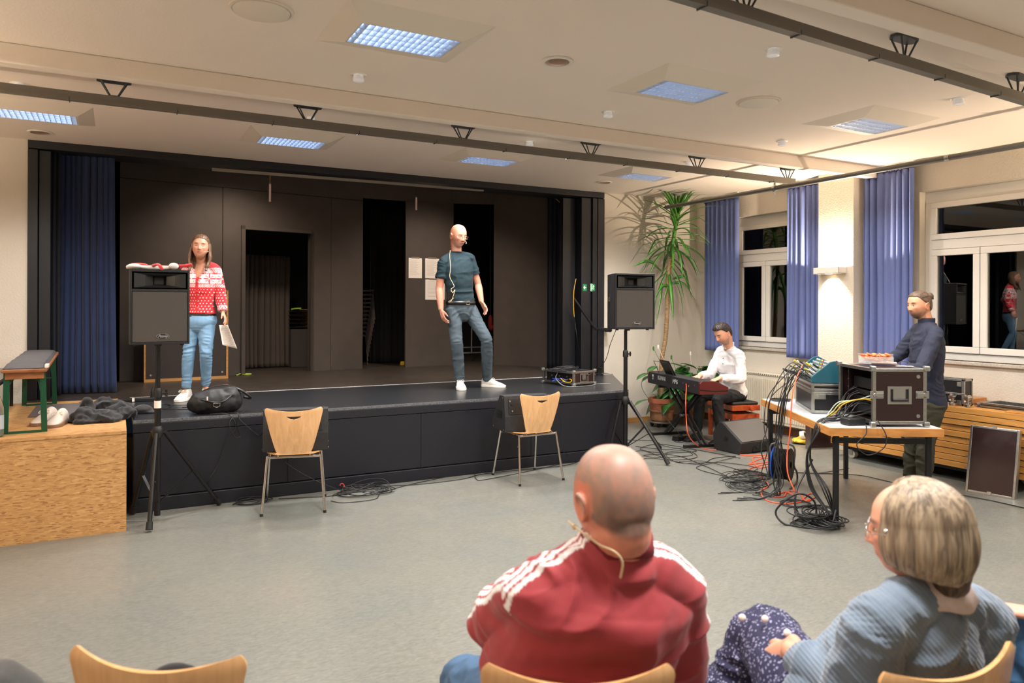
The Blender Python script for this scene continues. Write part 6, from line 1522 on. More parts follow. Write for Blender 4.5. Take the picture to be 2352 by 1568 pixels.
# tangle right of the stand
labs = ['near the foot of the right speaker stand', 'in front of the keyboard stand', 'between the stand and the floor monitor', 'left of the floor monitor']
k = 0
for (pts, lab) in (
    ([(1440, 1010), (1500, 1012), (1530, 1025), (1600, 1035), (1520, 1040), (1470, 1030), (1520, 1020), (1640, 1040), (1700, 1052)], 'black floor cable making a flat loop beside the right speaker stand'),
    ([(1445, 1040), (1480, 1035), (1540, 1055), (1600, 1050), (1580, 1035), (1530, 1040), (1560, 1062), (1660, 1062), (1740, 1075), (1690, 1090)], 'black floor cable waving right from the stand towards the cable reel'),
    ([(1450, 1060), (1500, 1052), (1600, 1066), (1640, 1052), (1690, 1048), (1640, 1062), (1600, 1075), (1680, 1095), (1740, 1090)], 'black floor cable with a small loop in front of the floor monitor'),
    ([(1460, 1025), (1530, 1032), (1560, 1030), (1590, 1045), (1510, 1050), (1480, 1045), (1550, 1045), (1620, 1070), (1690, 1100), (1760, 1100)], 'black floor cable snaking under the stand leg'),
    ([(1436, 1030), (1460, 1050), (1475, 1062), (1455, 1060), (1440, 1045)], 'short black cable end by the foot of the stage corner'),
    ([(1560, 1060), (1610, 1058), (1650, 1066), (1700, 1080), (1730, 1096), (1690, 1108), (1660, 1100), (1720, 1085), (1790, 1100)], 'black floor cable joining the tangle left of the cable reel'),
    ([(1950, 1075), (1880, 1086), (1830, 1085), (1790, 1090)], 'black cable on the floor under the table towards the reel'),
    ([(1830, 1085), (1920, 1088), (1980, 1092), (2040, 1105), (2120, 1122), (2200, 1135), (2280, 1150), (2352, 1166), (2420, 1180)], 'long straight black cable crossing the floor behind the seated woman')):
    cable('floor_cable', [fl_(a, b, 0.005 + 0.003 * (i % 3)) for i, (a, b) in enumerate(pts)], lab, 0.0045 if 'straight' in lab else 0.0035)
for k in range(7):
    cx, cy = 1700 + cr_.uniform(-10, 45), 1108 + cr_.uniform(-16, 14)
    coil(fl_(cx, cy), cr_.uniform(0.09, 0.2), cr_.uniform(0.09, 0.17), 3, 'black cable wound in the flat tangle left of the blue cable reel', jit=0.3, rot=cr_.uniform(0, 3), z=0.004 + 0.005 * k, group='tangle of black cables left of the reel', r=0.0033)
# orange cable
kq = KB - kd * 0.30 - kp * 0.01
cable('orange_cable', [(kq.x, kq.y, KZ + 0.09), (kq.x - 0.05, kq.y - 0.06, KZ + 0.05), P(1575, 920, Y=6.0), P(1576, 960, Y=6.0), P(1582, 1000, Y=5.98), fl_(1604, 1024, 0.02), fl_(1630, 1032), fl_(1668, 1032), fl_(1705, 1045), fl_(1740, 1046)], 'orange cable hanging from the stage piano to the floor', 0.0055, m_orange)
cable('orange_cable', [fl_(1700, 1044), fl_(1760, 1046), fl_(1735, 1058), fl_(1722, 1066), fl_(1780, 1056), fl_(1730, 1050), fl_(1745, 1074), fl_(1790, 1060), fl_(1722, 1076), fl_(1750, 1095), fl_(1765, 1115), fl_(1748, 1128), fl_(1760, 1148), fl_(1800, 1156), fl_(1840, 1152), fl_(1875, 1140), fl_(1860, 1133), fl_(1840, 1150)], 'orange cable looping on the floor around the cable reel', 0.0055, m_orange)
mx_ = T(0.13, 0.95, 0)
cable('orange_cable', [(mx_.x, mx_.y, 1.12), T(0.03, 0.82, 1.0), T(-0.03, 0.74, 0.85), T(-0.05, 0.72, 0.6), T(-0.08, 0.7, 0.4), T(-0.1, 0.62, 0.25), T(-0.06, 0.56, 0.1), fl_(1808, 1130, 0.01), fl_(1800, 1140), fl_(1776, 1140), fl_(1784, 1134), fl_(1830, 1128), fl_(1850, 1150), fl_(1866, 1146)], 'orange cable hanging from the mixing desk down beside the reel', 0.0055, m_orange)
# cable reel
rc = P(1797, 1075, Y=4.72)
t = thing('cable_reel', 'blue and black cable reel standing on the floor under the table', 'cable reel', (rc.x, rc.y, 0), R_(-62))
hz = 0.19; Rr = Matrix.Rotation(PI / 2, 3, 'Y')
g = MB(); g.lathe([(0.03, -0.075), (0.145, -0.075), (0.15, -0.068), (0.145, -0.062), (0.06, -0.06)], (0, 0, hz), 32, Rr); g.build('flange', mat('blue_reel_plastic', (34, 84, 190), rough=0.35), t, smooth='auto')
g = MB(); g.lathe([(0.03, 0.075), (0.145, 0.075), (0.15, 0.068), (0.145, 0.062), (0.06, 0.06)], (0, 0, hz), 32, Rr); g.build('flange', m_blk, t, smooth='auto')
g = MB()
for k in range(9): g.lathe([(0.125 + 0.012 * math.cos(a) , -0.052 + k * 0.013 + 0.0065 * math.sin(a)) for a in [q * PI / 4 for q in range(9)]], (0, 0, hz), 32, Rr)
g.build('wound_cable', m_cable, t, smooth=True)
g = MB(); g.lathe([(0, -0.078), (0.045, -0.078), (0.05, -0.07)], (0, 0, hz), 24, Rr); g.build('hub', m_blk, t, smooth='auto')
for k in range(5):
    a = k * 1.256; g = MB(); g.bar((-0.079, 0.04 * math.cos(a), hz + 0.04 * math.sin(a)), (-0.079, 0.14 * math.cos(a), hz + 0.14 * math.sin(a)), 0.012, 0.004, up=(1, 0, 0)); g.build('spoke', m_blk, t)
g = MB(); g.tube(cr([(-0.095, -0.13, 0.008), (-0.095, 0.13, 0.008), (-0.1, 0.12, 0.1), (-0.095, 0.02, hz + 0.02), (-0.095, 0.0, 0.36), (0.095, 0.0, 0.36), (0.095, 0.02, hz), (0.1, 0.12, 0.1), (0.095, 0.13, 0.008), (0.095, -0.13, 0.008)], 4), 0.009, 8); g.build('carry_frame', m_grey, t, smooth=True)
g = MB(); g.box((-0.082, 0.05, hz + 0.03), (0.002, 0.03, 0.03)); g.build('sticker', mat('pink_sticker', (214, 150, 156), rough=0.5), t)

# cables from the desk: bundles down to the floor
cn = 0
for k in range(13):
    x0 = 0.14 + 0.03 * (k % 3); y0 = 0.74 + 0.042 * k; zt = TZ + 0.27 + 0.03 * (k % 3)
    fz = cr_.uniform(-0.05, 0.05); bx_ = -0.05 - 0.02 * (k % 4)
    yy = 0.95 + fz + (0.25 if k % 4 == 3 else 0)
    pts = [T(x0, y0, zt), T(x0 - 0.07, y0 + 0.01, zt + 0.05), T(0.03, (y0 + yy) / 2, zt - 0.04), T(bx_ + 0.03, yy, TZ + 0.06), T(bx_, yy, TZ - 0.2), T(bx_ - 0.02 + fz, yy - 0.05, 0.35), T(bx_ - 0.04, yy - 0.1 + fz, 0.12), T(bx_ - 0.1 + fz * 3, yy - 0.12 + fz, 0.01), T(bx_ - 0.25 + fz * 5, yy - 0.05 + fz * 4, 0.008)]
    cable('desk_cable', pts, 'black cable in the thick bundle hanging from the mixing desk over the table edge', 0.004, group='black cables hanging from the mixing desk')
m_plug = [mat('plug_yellow', (206, 190, 50), rough=0.4), mat('plug_white', (200, 200, 196), rough=0.4), m_blk, m_steel]
for k in range(22):
    x0 = 0.115 + 0.045 * (k % 3); y0 = 0.74 + 0.026 * k; zt = TZ + 0.29 + 0.04 * (k % 3)
    g = MB(); g.cyl((0, 0, 0), (-0.045, 0.004 * (k % 5 - 2), 0.03), 0.0085, n=10); o = g.build('audio_plug', m_plug[k % 4 if k % 3 else 2], smooth='auto', loc=T(x0, y0, zt))
    o.rotation_euler[2] = rzt
    nm = ['yellow', 'white', 'black', 'steel'][k % 4 if k % 3 else 2]
    tag(o, nm + ' audio plug stuck into the rear field of the mixing desk', 'plug', 'audio plugs on the mixing desk')
for k in range(10):
    y0 = 0.12 + 0.035 * k; z0 = TZ + 0.09 + 0.022 * k
    fx = cr_.uniform(-0.02, 0.02)
    pts = [T(0.42, y0 + 0.05, z0), T(0.30 + fx, y0 + 0.05 + 2 * fx, z0 * 0.5 + TZ * 0.5 + 0.05 + fx), T(0.18 + 2 * fx, 0.20 + 0.05 * ((k * 3) % 5), TZ + 0.02 + 0.012 * (k % 4)), T(0.03, 0.22 + 2.2 * fx, TZ + 0.012 + 0.004 * (k % 3)), T(-0.035, 0.20 + 2.2 * fx, TZ - 0.08), T(-0.06 + 2 * fx, 0.26 + 3 * fx, 0.45 - fx * 2), T(-0.02 + fx * 3, 0.17 - 2 * fx, 0.25), T(0.05 + fx * 2, 0.12 + fx * 2, 0.08), T(0.0 + fx * 3, 0.0 + fx * 3, 0.01), T(-0.2 + fx * 4, 0.1 + fx * 4, 0.008), T(-0.1, 0.25, 0.008)]
    cable('rack_lead', pts, 'black cable spilling from the open rack case and down the near table leg', 0.0045 if k % 2 else 0.006, group='black cables spilling from the rack case')
for k, (c_, lab) in enumerate(((m_yel, 'yellow patch cable arching out of the open rack case'), (mat('pale_yellow_cable', (214, 206, 120), rough=0.5), 'pale yellow patch cable in front of the open rack case'), (mat('pale_green_cable', (196, 214, 190), rough=0.5), 'pale green-white cable rising into the rack case'))):
    cable('patch_cable', [T(0.42, 0.14 + 0.04 * k, TZ + 0.16 + 0.03 * k), T(0.30, 0.16 + 0.05 * k, TZ + 0.19 - 0.01 * k), T(0.2, 0.25 + 0.05 * k, TZ + 0.14), T(0.16, 0.32 + 0.05 * k, TZ + 0.06), T(0.13, 0.42, TZ + 0.012)], lab, 0.0045, c_)
g = MB(); g.bb((0, 0, 0), (0.15, 0.1, 0.05)); tag(g.build('power_supply', m_blk, loc=T(0.16, 0.06, TZ + 0.002), bevel=0.008), 'black power supply lump under the cables before the rack case', 'power supply').rotation_euler[2] = rzt + 0.3
# big loops hanging at the near leg and pile on the floor
cable('cable_loop', [T(-0.02, 0.3, TZ - 0.3), T(-0.12, 0.22, 0.32), T(-0.20, 0.12, 0.24), T(-0.22, 0.08, 0.12), T(-0.14, 0.06, 0.02), T(0.0, 0.0, 0.02), T(0.06, 0.04, 0.12)], 'thick black cable bowing out from the near table leg', 0.008)
pc = T(-0.22, 0.02, 0)
g = MB(); g.tube(cr([(pc.x - 0.10, pc.y + 0.12, 0.10), (pc.x - 0.02, pc.y + 0.0, 0.24), (pc.x + 0.10, pc.y - 0.05, 0.19), (pc.x + 0.12, pc.y - 0.05, 0.07), (pc.x + 0.02, pc.y - 0.02, 0.012), (pc.x - 0.08, pc.y + 0.06, 0.012)], 8, True), 0.0075, 8, True); tag(g.build('cable_loop', m_cable, smooth=True), 'thick black cable standing in an upright ring left of the near leg', 'cable')
for k in range(8):
    coil(tuple(T(0.0 + cr_.uniform(-0.1, 0.08), 0.06 + cr_.uniform(-0.08, 0.12), 0.005)), cr_.uniform(0.09, 0.2), cr_.uniform(0.06, 0.13), 3, 'black cable in the pile around the foot of the near table leg', jit=0.35, rot=rzt + 1.2 + cr_.uniform(-0.4, 0.4), z=0.004 + 0.012 * k, group='cable pile at the near table leg', r=0.0048, dz=0.008)
cable('cable_loop', [P(2010, 985, Y=3.4), P(1995, 1012, Y=3.4), P(1975, 1030, Y=3.4), P(1985, 1024, Y=3.38), P(2010, 1000, Y=3.36), P(2012, 975, Y=3.36)] if False else [T(0.33, -0.02, TZ + 0.06), T(0.38, -0.05, TZ - 0.05), T(0.36, -0.05, TZ - 0.14), T(0.25, -0.05, TZ - 0.19), T(0.17, -0.05, TZ - 0.12), T(0.24, -0.04, TZ - 0.04), T(0.25, -0.02, TZ + 0.02)], 'thin black cable loop hanging over the near table edge below the rack case', 0.004)
coil(tuple(T(0.12, 1.50, 0)), 0.09, 0.06, 5, 'small black cable coil on the far end of the table', z=TZ + 0.004, r=0.004)
coil(tuple(T(-0.03, 0.62, 0.0)), 0.12, 0.1, 4, 'black cable coil lying under the table beside the reel', z=0.004)
cable('pedal_cable', [fl_(1600, 985, 0.02), fl_(1560, 1000), fl_(1548, 1010), fl_(1560, 1016), fl_(1580, 1010)], 'thin black cable from the sustain pedal', 0.003)
ka = KA - kp * 0.0
cable('keyboard_cable', [(ka.x + 0.01, ka.y - 0.08, KZ + 0.09), P(1478, 870, Y=7.25), P(1474, 888, Y=7.2), P(1490, 915, Y=7.1), P(1530, 960, Y=6.9), P(1560, 995, Y=6.75), fl_(1580, 1008)], 'black cable hanging in a curve from the left end of the stage piano', 0.0035)

# ------------------------------------------------------------------ things behind the scenery: chair stacks, lectern box, hand truck
m_owood = wood('orange_beech', (236, 150, 66), (206, 116, 44), rough=0.35, scale=(4, 4, 4))
m_seatd = mat('dark_seat_cloth', (52, 40, 34), rough=0.7)
def stack_chair(x, y, z, rz, lab, grp, wood_back=True):
    t = thing('stacked_chair', lab, 'chair', (x, y, z), rz, grp)
    if not hasattr(stack_chair, 'me'):
        g = MB(); g.grid(lambda u, v: ((u - 0.5) * 0.4, -0.2 + 0.4 * v, 0.45 - 0.01 * math.sin(v * PI) + (0.0)), 6, 8); g.grid(lambda u, v: ((u - 0.5) * 0.4, -0.2 + 0.4 * v, 0.438 - 0.01 * math.sin(v * PI)), 6, 8); a = g.build('seat', m_seatd, t, smooth='auto', solid=0.004)
        g = MB(); g.grid(lambda u, v: ((u - 0.5) * (0.36 + 0.04 * v), -0.19 - 0.10 * v - 0.02 * math.sin(v * PI) + 0.03 * (2 * u - 1) ** 2, 0.46 + 0.36 * v), 8, 10); b = g.build('backrest', m_owood, t, smooth='auto', solid=0.01)
        fr_ = []
        for sx in (-1, 1):
            g = MB(); g.tube([(sx * 0.22, 0.21, 0.0), (sx * 0.2, 0.18, 0.43), (sx * 0.2, -0.17, 0.43), (sx * 0.22, -0.23, 0.0)], 0.011, 8); fr_.append(g.build('leg_frame', m_chrome, t, smooth='auto'))
        stack_chair.me = [a, b] + fr_
    else:
        for s_ in stack_chair.me:
            o = s_.copy(); COL.objects.link(o); o.parent = t
    return t
d0_ = onl(835, FA + Vector((0, 0.75)), FB + Vector((0, 0.75)))
for k in range(12):
    stack_chair(d0_.x - 0.08 - 0.018 * (11 - k) * 0.6 + 0.0, d0_.y + 0.05, SH + 0.062 * k - 0.0, R_(90 + 180) if False else R_(-90), 'chair in the tall stack in the gap of the scenery wall' if k < 11 else 'topmost chair of the tall stack in the scenery gap', 'tall backstage chair stack')
e0 = onl(684, FA + Vector((0, 0.9)), FB + Vector((0, 0.9)))
bx0 = thing('black_box', 'black hexagonal box standing inside the stage doorway', 'box', (e0.x + 0.06, e0.y - 0.03, SH + 0.001), R_(8))
hb = zat(e0, 684, 755) - SH
g = MB(); g.prism([(-0.2, -0.10), (0.02, -0.18), (0.22, -0.1), (0.22, 0.35), (-0.2, 0.35)], 0, hb); g.build('box_body', mat('black_box_cloth', (58, 50, 46), rough=0.8), bx0, bevel=0.006)
for k in range(5):
    stack_chair(e0.x + 0.04, e0.y + 0.10, SH + hb + 0.004 - 0.43 + 0.062 * k + 0.0, R_(100), 'dark chair stacked on the black box inside the stage doorway' if k < 4 else 'top chair of the stack on the black box in the doorway', 'chairs on the box in the doorway') if False else None
for k in range(5):
    t = thing('piled_chair', 'chair seat in the short pile on the black box inside the doorway' if k < 4 else 'top seat of the pile on the black box in the doorway', 'chair', (e0.x + 0.03, e0.y + 0.08, SH + hb + 0.003 + 0.058 * k), R_(8), 'seats piled on the box in the doorway')
    MB().bb((-0.19, -0.17, 0.018), (0.11, 0.2, 0.03)).build('seat', m_seatd, t)
    g = MB(); g.tube([(-0.2, -0.19, 0.0), (-0.2, -0.19, 0.035), (0.10, -0.19, 0.035), (0.13, -0.19, 0.0)], 0.008, 6); g.build('frame', m_chrome, t, smooth='auto')
    g = MB(); g.hexa([(0.10, -0.2, 0.0), (0.15, -0.2, 0.0), (0.15, 0.2, 0.0), (0.10, 0.2, 0.0), (0.08, -0.2, 0.05), (0.14, -0.2, 0.05), (0.14, 0.2, 0.05), (0.08, 0.2, 0.05)]); g.build('backrest', m_owood, t, bevel=0.004)
g = MB(); g.tube(cr([(-0.06, 0, 0), (0.0, 0.02, 0.01), (0.08, 0, 0.012)], 4), [0.012] * 9, 8); tag(g.build('glove', mat('neon_green', (170, 220, 40), rough=0.6), loc=(e0.x - 0.03, e0.y, SH + hb + 0.003 + 0.058 * 4 + 0.052)), 'neon green glove on top of the pile in the doorway', 'glove')
h0 = P(1083, 850, Y=10.75)
t = thing('hand_truck', 'steel hand truck with small wheels behind the bald man', 'hand truck', (h0.x, 10.75, SH))
MB().cyl((0, 0, 0.14), (0, 0, 1.1), 0.012, n=10).build('pole', m_grey, t, smooth='auto')
MB().bb((-0.3, -0.012, 0.13), (0.22, 0.012, 0.15)).build('axle_bar', m_grey, t); MB().bb((-0.3, -0.012, 0.22), (0.18, 0.012, 0.235)).build('cross_bar', m_grey, t)
for x in (-0.32, 0.25):
    g = MB(); g.lathe([(0.05, -0.02), (0.095, -0.02), (0.095, 0.02), (0.05, 0.02), (0.05, -0.02)], (x, 0, 0.096), 22, Matrix.Rotation(R_(60), 3, 'Z') @ Matrix.Rotation(PI / 2, 3, 'X')); g.build('wheel', m_grey, t, smooth='auto')
g = MB(); q = P(1126, 740, Y=10.9); g.add(*blob((0, 0, 0), (0.035, 0.05, 0.13))); g.add(*blob((0.02, 0, -0.08), (0.04, 0.05, 0.06))); o = thing('hanging_red_cloth', 'red garment hanging in the dark gap right of the bald man', 'coat', q); solid(voxel(g, 0.01, 2), 'cloth', mat('dark_red_cloth', (120, 24, 22), rough=0.9), o)
g = MB(); g.cyl((0, 0, 0.1), (0, 0, 4.2 - q.z), 0.008, n=8); g.build('hanging_cord', m_cable, o)
# ------------------------------------------------------------------ people
RV = Vector((math.cos(YAW), -math.sin(YAW), 0)); FV = Vector((math.sin(YAW), math.cos(YAW), 0)); ZV = Vector((0, 0, 1))
def C(px, py, D): return P(px, py, D=D)
def vdir(r, f): return (RV * r + FV * f).normalized()
def sm(x, a, b):
    t = np.clip((x - a) / (b - a), 0, 1); return t * t * (3 - 2 * t)
def loft(mb, st, n=22, k=5, p=2.0, round0=True, round1=True):
    """st: list of (centre, half width, half depth, side vector)"""
    arr = cr([list(c) + [a, b] + list(r) for c, a, b, r in st], k) if k > 1 else [np.array(list(c) + [a, b] + list(r), float) for c, a, b, r in st]
    rings = []
    L = len(arr)
    for i in range(L):
        q = arr[i]; t = Vector(arr[min(i + 1, L - 1)][:3] - arr[max(i - 1, 0)][:3])
        if t.length < 1e-6: t = Vector((0, 0, 1))
        t.normalize(); r = Vector(q[5:8]); r = r - t * r.dot(t)
        if r.length < 1e-5: r = t.orthogonal()
        r.normalize(); rings.append((Vector(q[:3]), q[3], q[4], r, t.cross(r), t))
    if round0: c, a, b, r, o, t = rings[0]; m = min(a, b); rings = [(c - t * m * 0.55, a * 0.45, b * 0.45, r, o, t), (c - t * m * 0.35, a * 0.8, b * 0.8, r, o, t)] + rings
    if round1: c, a, b, r, o, t = rings[-1]; m = min(a, b); rings = rings + [(c + t * m * 0.35, a * 0.8, b * 0.8, r, o, t), (c + t * m * 0.55, a * 0.45, b * 0.45, r, o, t)]
    v = []
    for c, a, b, r, o, t in rings:
        for i in range(n):
            an = 2 * PI * i / n; ca, sa = math.cos(an), math.sin(an)
            if p != 2.0: ca = math.copysign(abs(ca) ** (2 / p), ca); sa = math.copysign(abs(sa) ** (2 / p), sa)
            v.append(c + r * (a * ca) + o * (b * sa))
    f = [(j * n + i, j * n + (i + 1) % n, (j + 1) * n + (i + 1) % n, (j + 1) * n + i) for j in range(len(rings) - 1) for i in range(n)]
    f += [tuple(range(n - 1, -1, -1)), tuple(range((len(rings) - 1) * n, len(rings) * n))]
    mb.add(v, f)
def limb(mb, pts, rad, side=None, sq=1.0, **kw):
    side = side or Vector((0.3, 0.2, 1))
    loft(mb, [(p, r, r * sq, side) for p, r in zip(pts, rad)], **kw)
def orient(f, pitch=0.0, roll=0.0):
    f = Vector((f.x, f.y, 0)).normalized(); X = ZV.cross(f)
    M = Matrix((X, -f, ZV)).transposed()
    return M @ Matrix.Rotation(pitch, 3, 'X') @ Matrix.Rotation(roll, 3, 'Y')   # +pitch looks down
def head_pts(d, S, o):
    """d: unit directions (n,3), head-local with face at -Y"""
    x, y, z = d[:, 0], d[:, 1], d[:, 2]
    X = x * 0.0745; Y = y * 0.094; Z = z * 0.118
    low = sm(-Z, 0.0, 0.115)
    X = X * (1 - 0.27 * low)
    Y = np.where(Y > 0, Y * (1 - 0.42 * sm(-Z, 0.02, 0.11)), Y * (1 + 0.02 * low))
    Y = np.where(y < 0, np.sign(Y) * np.abs(Y) ** 1.0 + 0.0, Y)
    fr = sm(-y, 0.15, 0.75)
    g = lambda cx, cz, sx, sz: np.exp(-((X - cx) / sx) ** 2 - ((Z - cz) / sz) ** 2) * fr
    gs = lambda cx, cz, sx, sz: g(cx, cz, sx, sz) + g(-cx, cz, sx, sz)
    D = 0.004 * gs(0.028, 0.026, 0.022, 0.009) - 0.010 * gs(0.031, 0.005, 0.015, 0.011) + 0.006 * gs(0.031, 0.004, 0.010, 0.007)
    nz = np.clip((0.012 - Z) / 0.046, 0, 1) * (Z > -0.040)
    D += (0.006 + 0.017 * nz) * np.exp(-(X / (0.007 + 0.004 * nz)) ** 2) * fr * sm(Z, -0.045, -0.036) * (1 - sm(Z, 0.008, 0.022))
    D += 0.007 * gs(0.013, -0.034, 0.006, 0.006)
    D += 0.0055 * g(0, -0.056, 0.021, 0.0045) + 0.006 * g(0, -0.067, 0.018, 0.005) - 0.006 * g(0, -0.0615, 0.022, 0.0016 + 0.004 * o.get('open', 0))
    D += 0.007 * g(0, -0.100, 0.018, 0.014) + 0.004 * gs(0.045, -0.018, 0.014, 0.014) - 0.002 * gs(0.045, -0.055, 0.014, 0.014)
    D += 0.004 * g(0, 0.06, 0.05, 0.03)
    Y = Y - D
    return np.stack([X, Y, Z], 1) * S
def head_mesh(mb, c, M, S=1.0, o={}):
    nu, nv = 96, 64; v = []
    ds = np.array([(math.sin(PI * j / nv) * math.cos(2 * PI * i / nu), math.sin(PI * j / nv) * math.sin(2 * PI * i / nu), -math.cos(PI * j / nv)) for j in range(nv + 1) for i in range(nu)])
    ds = ds / (np.abs(ds) ** 2.4).sum(1, keepdims=True) ** (1 / 2.4)
    p = head_pts(ds, S, o) * np.array([o.get('wx', 1.0), 1, 1])
    mb.add([M @ Vector(q) + c for q in p], [(j * nu + i, j * nu + (i + 1) % nu, (j + 1) * nu + (i + 1) % nu, (j + 1) * nu + i) for j in range(nv) for i in range(nu)])
    for s_ in (-1, 1):   # ears
        e = MB(); e.tube([(s_ * (0.077 + 0.008 * max(0, math.sin(a))), 0.012 - 0.016 * math.cos(a) , -0.008 + 0.029 * math.sin(a)) for a in [k * PI / 7 for k in range(14)]], 0.0048, 8, True)
        e.add(*blob((s_ * 0.074, 0.012, -0.010), (0.006, 0.013, 0.024), n=8)); e.v = [(q[0] * o.get('wx', 1.0), q[1], q[2]) for q in e.v]
        mb.add([M @ (Vector(q) * S) + c for q in e.v], e.f)
def hand(mb, w, tip, pn, thumb, curl=0.5, S=1.0, spread=0.1, curls=None):
    """wrist w towards tip, palm facing pn, thumb on side `thumb`"""
    d = (tip - w).normalized(); pn = (pn - d * pn.dot(d)).normalized(); s_ = d.cross(pn)
    if s_.dot(thumb) < 0: s_ = -s_
    kn = w + d * 0.088 * S
    loft(mb, [(w - d * 0.03 * S, 0.026 * S, 0.019 * S, s_), (w, 0.027 * S, 0.018 * S, s_), (w + d * 0.045 * S, 0.038 * S, 0.015 * S, s_), (kn, 0.040 * S, 0.0125 * S, s_)], n=16, k=3)
    for k, (o, L, r) in enumerate(((0.030, 0.074, 0.0088), (0.010, 0.083, 0.009), (-0.011, 0.077, 0.0086), (-0.030, 0.060, 0.0076))):
        p = kn + s_ * o * S - d * (0.006 if k in (0, 3) else 0) * S; dd = (d + s_ * (spread * (1.5 - k) / 1.5)).normalized(); c = (curls[k] if curls else curl * (1 + 0.12 * k)); pts = [p - d * 0.02 * S, p]
        for j, fr_ in enumerate((0.45, 0.32, 0.23)):
            an = c * (0.55, 0.75, 0.5)[j]; dd = (dd * math.cos(an) + pn * math.sin(an) if j else (dd * math.cos(an) + pn * math.sin(an))).normalized()
            ax_ = dd.cross(s_).normalized(); p = p + dd * L * fr_ * S; pts.append(p)
            pn2 = pn
        rr = [r * S, r * S, r * 0.95 * S, r * 0.88 * S, r * 0.78 * S]
        q = cr([list(a) + [b] for a, b in zip(pts, rr)], 3); mb.tube([Vector(a[:3]) for a in q], [a[3] for a in q], 10); e = q[-1]; mb.add(*blob(e[:3], (e[3],) * 3, n=5))
    p = w + d * 0.022 * S + s_ * 0.024 * S + pn * 0.006 * S; a = (s_ * 0.62 + d * 0.75 + pn * 0.25).normalized(); b = (s_ * 0.2 + d * 0.92 + pn * 0.35).normalized()
    pts = [p - a * 0.015 * S, p + a * 0.030 * S, p + a * 0.030 * S + b * 0.028 * S, p + a * 0.030 * S + b * 0.050 * S]
    q = cr(pts, 3); rr = np.linspace(0.0125, 0.008, len(q)) * S; mb.tube([Vector(a_) for a_ in q], list(rr), 10); mb.add(*blob(q[-1], (rr[-1],) * 3, n=5))

def wrinkle(amp, sx=(14, 14, 40), seed=0, soft=(6, 6, 6), samp=0.0, mask=None):
    def f(c, n):
        w0 = vnoise(c * 5 + 9, seed + 5)[:, None]
        q = c * np.array(sx) + w0 * 1.6
        a = vnoise(q, seed); rg = (1 - np.abs(a) * 2.2) * 0.7 + 0.3 * vnoise(q * 2.1, seed + 1)
        m = 1.0 if mask is None else mask(c)
        d = 1.5 * amp * rg * m + samp * vnoise(c * np.array(soft), seed + 2)
        return c + n * d[:, None]
    return f
SKIN = lin((226, 172, 142)); 
def skinmat(nm, c):
    m = mat(nm, c, rough=0.48, attr=True, bump=0.0003, bs=300)
    b = m.node_tree.nodes['Principled BSDF']; b.inputs['Subsurface Weight'].default_value = 0.12; b.inputs['Subsurface Radius'].default_value = (0.02, 0.008, 0.005); b.inputs['Subsurface Scale'].default_value = 0.5
    return m
m_skin = skinmat('skin', (226, 172, 142))
def face_colours(c, cen, M, S, base, lips, brow, scalp=None, stub=None, closed=False, beard=None, hairline=0.045, far=0.16):
    """colour by position on the head"""
    h = (c - np.array(cen)) @ np.array(M) / S
    x, y, z = h[:, 0], h[:, 1], h[:, 2]; n = len(c)
    col = np.tile(np.array(base), (n, 1)); near = (np.abs(z) < 0.14) & (np.abs(x) < 0.1) & (np.abs(y) < 0.13)
    mot = 1 + 0.07 * vnoise(c * 60, 3)[:, None]; col = col * mot
    def mixc(m, k, w=1.0):
        m = (m * near * w)[:, None]; return col * (1 - m) + np.array(k) * m
    red = np.array(base) * [1.0, 0.72, 0.66]
    gx = lambda cx, cz, sx, sz: np.exp(-((np.abs(x) - cx) / sx) ** 2 - ((z - cz) / sz) ** 2) * (y < -0.02)
    col = mixc(gx(0.04, -0.03, 0.02, 0.018), red, 0.55); col = mixc(gx(0.0, -0.033, 0.012, 0.012), red, 0.6)
    col = mixc(np.exp(-((np.abs(x) - 0.08) / 0.01) ** 2) * (np.abs(z) < 0.05), red, 0.6)
    if stub is not None: col = mixc(sm(-z, 0.035, 0.065) * (y < 0.01) * (1 - gx(0, -0.02, 0.02, 0.012)), stub, 0.5)
    if beard is not None: col = mixc(np.clip(np.exp(-(x / 0.034) ** 2 - ((z + 0.098) / 0.026) ** 2) * 1.3 + np.exp(-(x / 0.026) ** 2 - ((z + 0.050) / 0.005) ** 2) + 0.35 * sm(-z, 0.05, 0.075), 0, 1) * (y < -0.03) * (1 - np.exp(-(x / 0.016) ** 2 - ((z + 0.064) / 0.005) ** 2)), beard, 0.8)
    col = mixc(gx(0.0, -0.0615, 0.021, 0.0085), lips, 1.0); col = mixc(gx(0.0, -0.0615, 0.019, 0.0028), np.array(lips) * 0.25, 0.8)
    col = mixc(np.clip(1.3 * gx(0.032, 0.025, 0.017, 0.0055), 0, 1), brow, 0.95)
    if closed: col = mixc(np.clip(1.4 * gx(0.031, 0.0, 0.013, 0.0045), 0, 1), (0.03, 0.02, 0.015), 0.9)
    else: col = mixc(gx(0.031, 0.003, 0.013, 0.006), np.array(base) * 0.3, 0.85)
    if scalp is not None:
        w_ = sm(z + 0.6 * y, scalp[1], scalp[1] + 0.02) * sm(z, -0.088, -0.07); col = mixc(w_ * (0.75 + 0.25 * vnoise(c * 90, 8)) * (1 - np.exp(-((np.abs(x) - 0.08) / 0.006) ** 2) * (np.abs(z) < 0.045)), scalp[0], scalp[2])
    return col
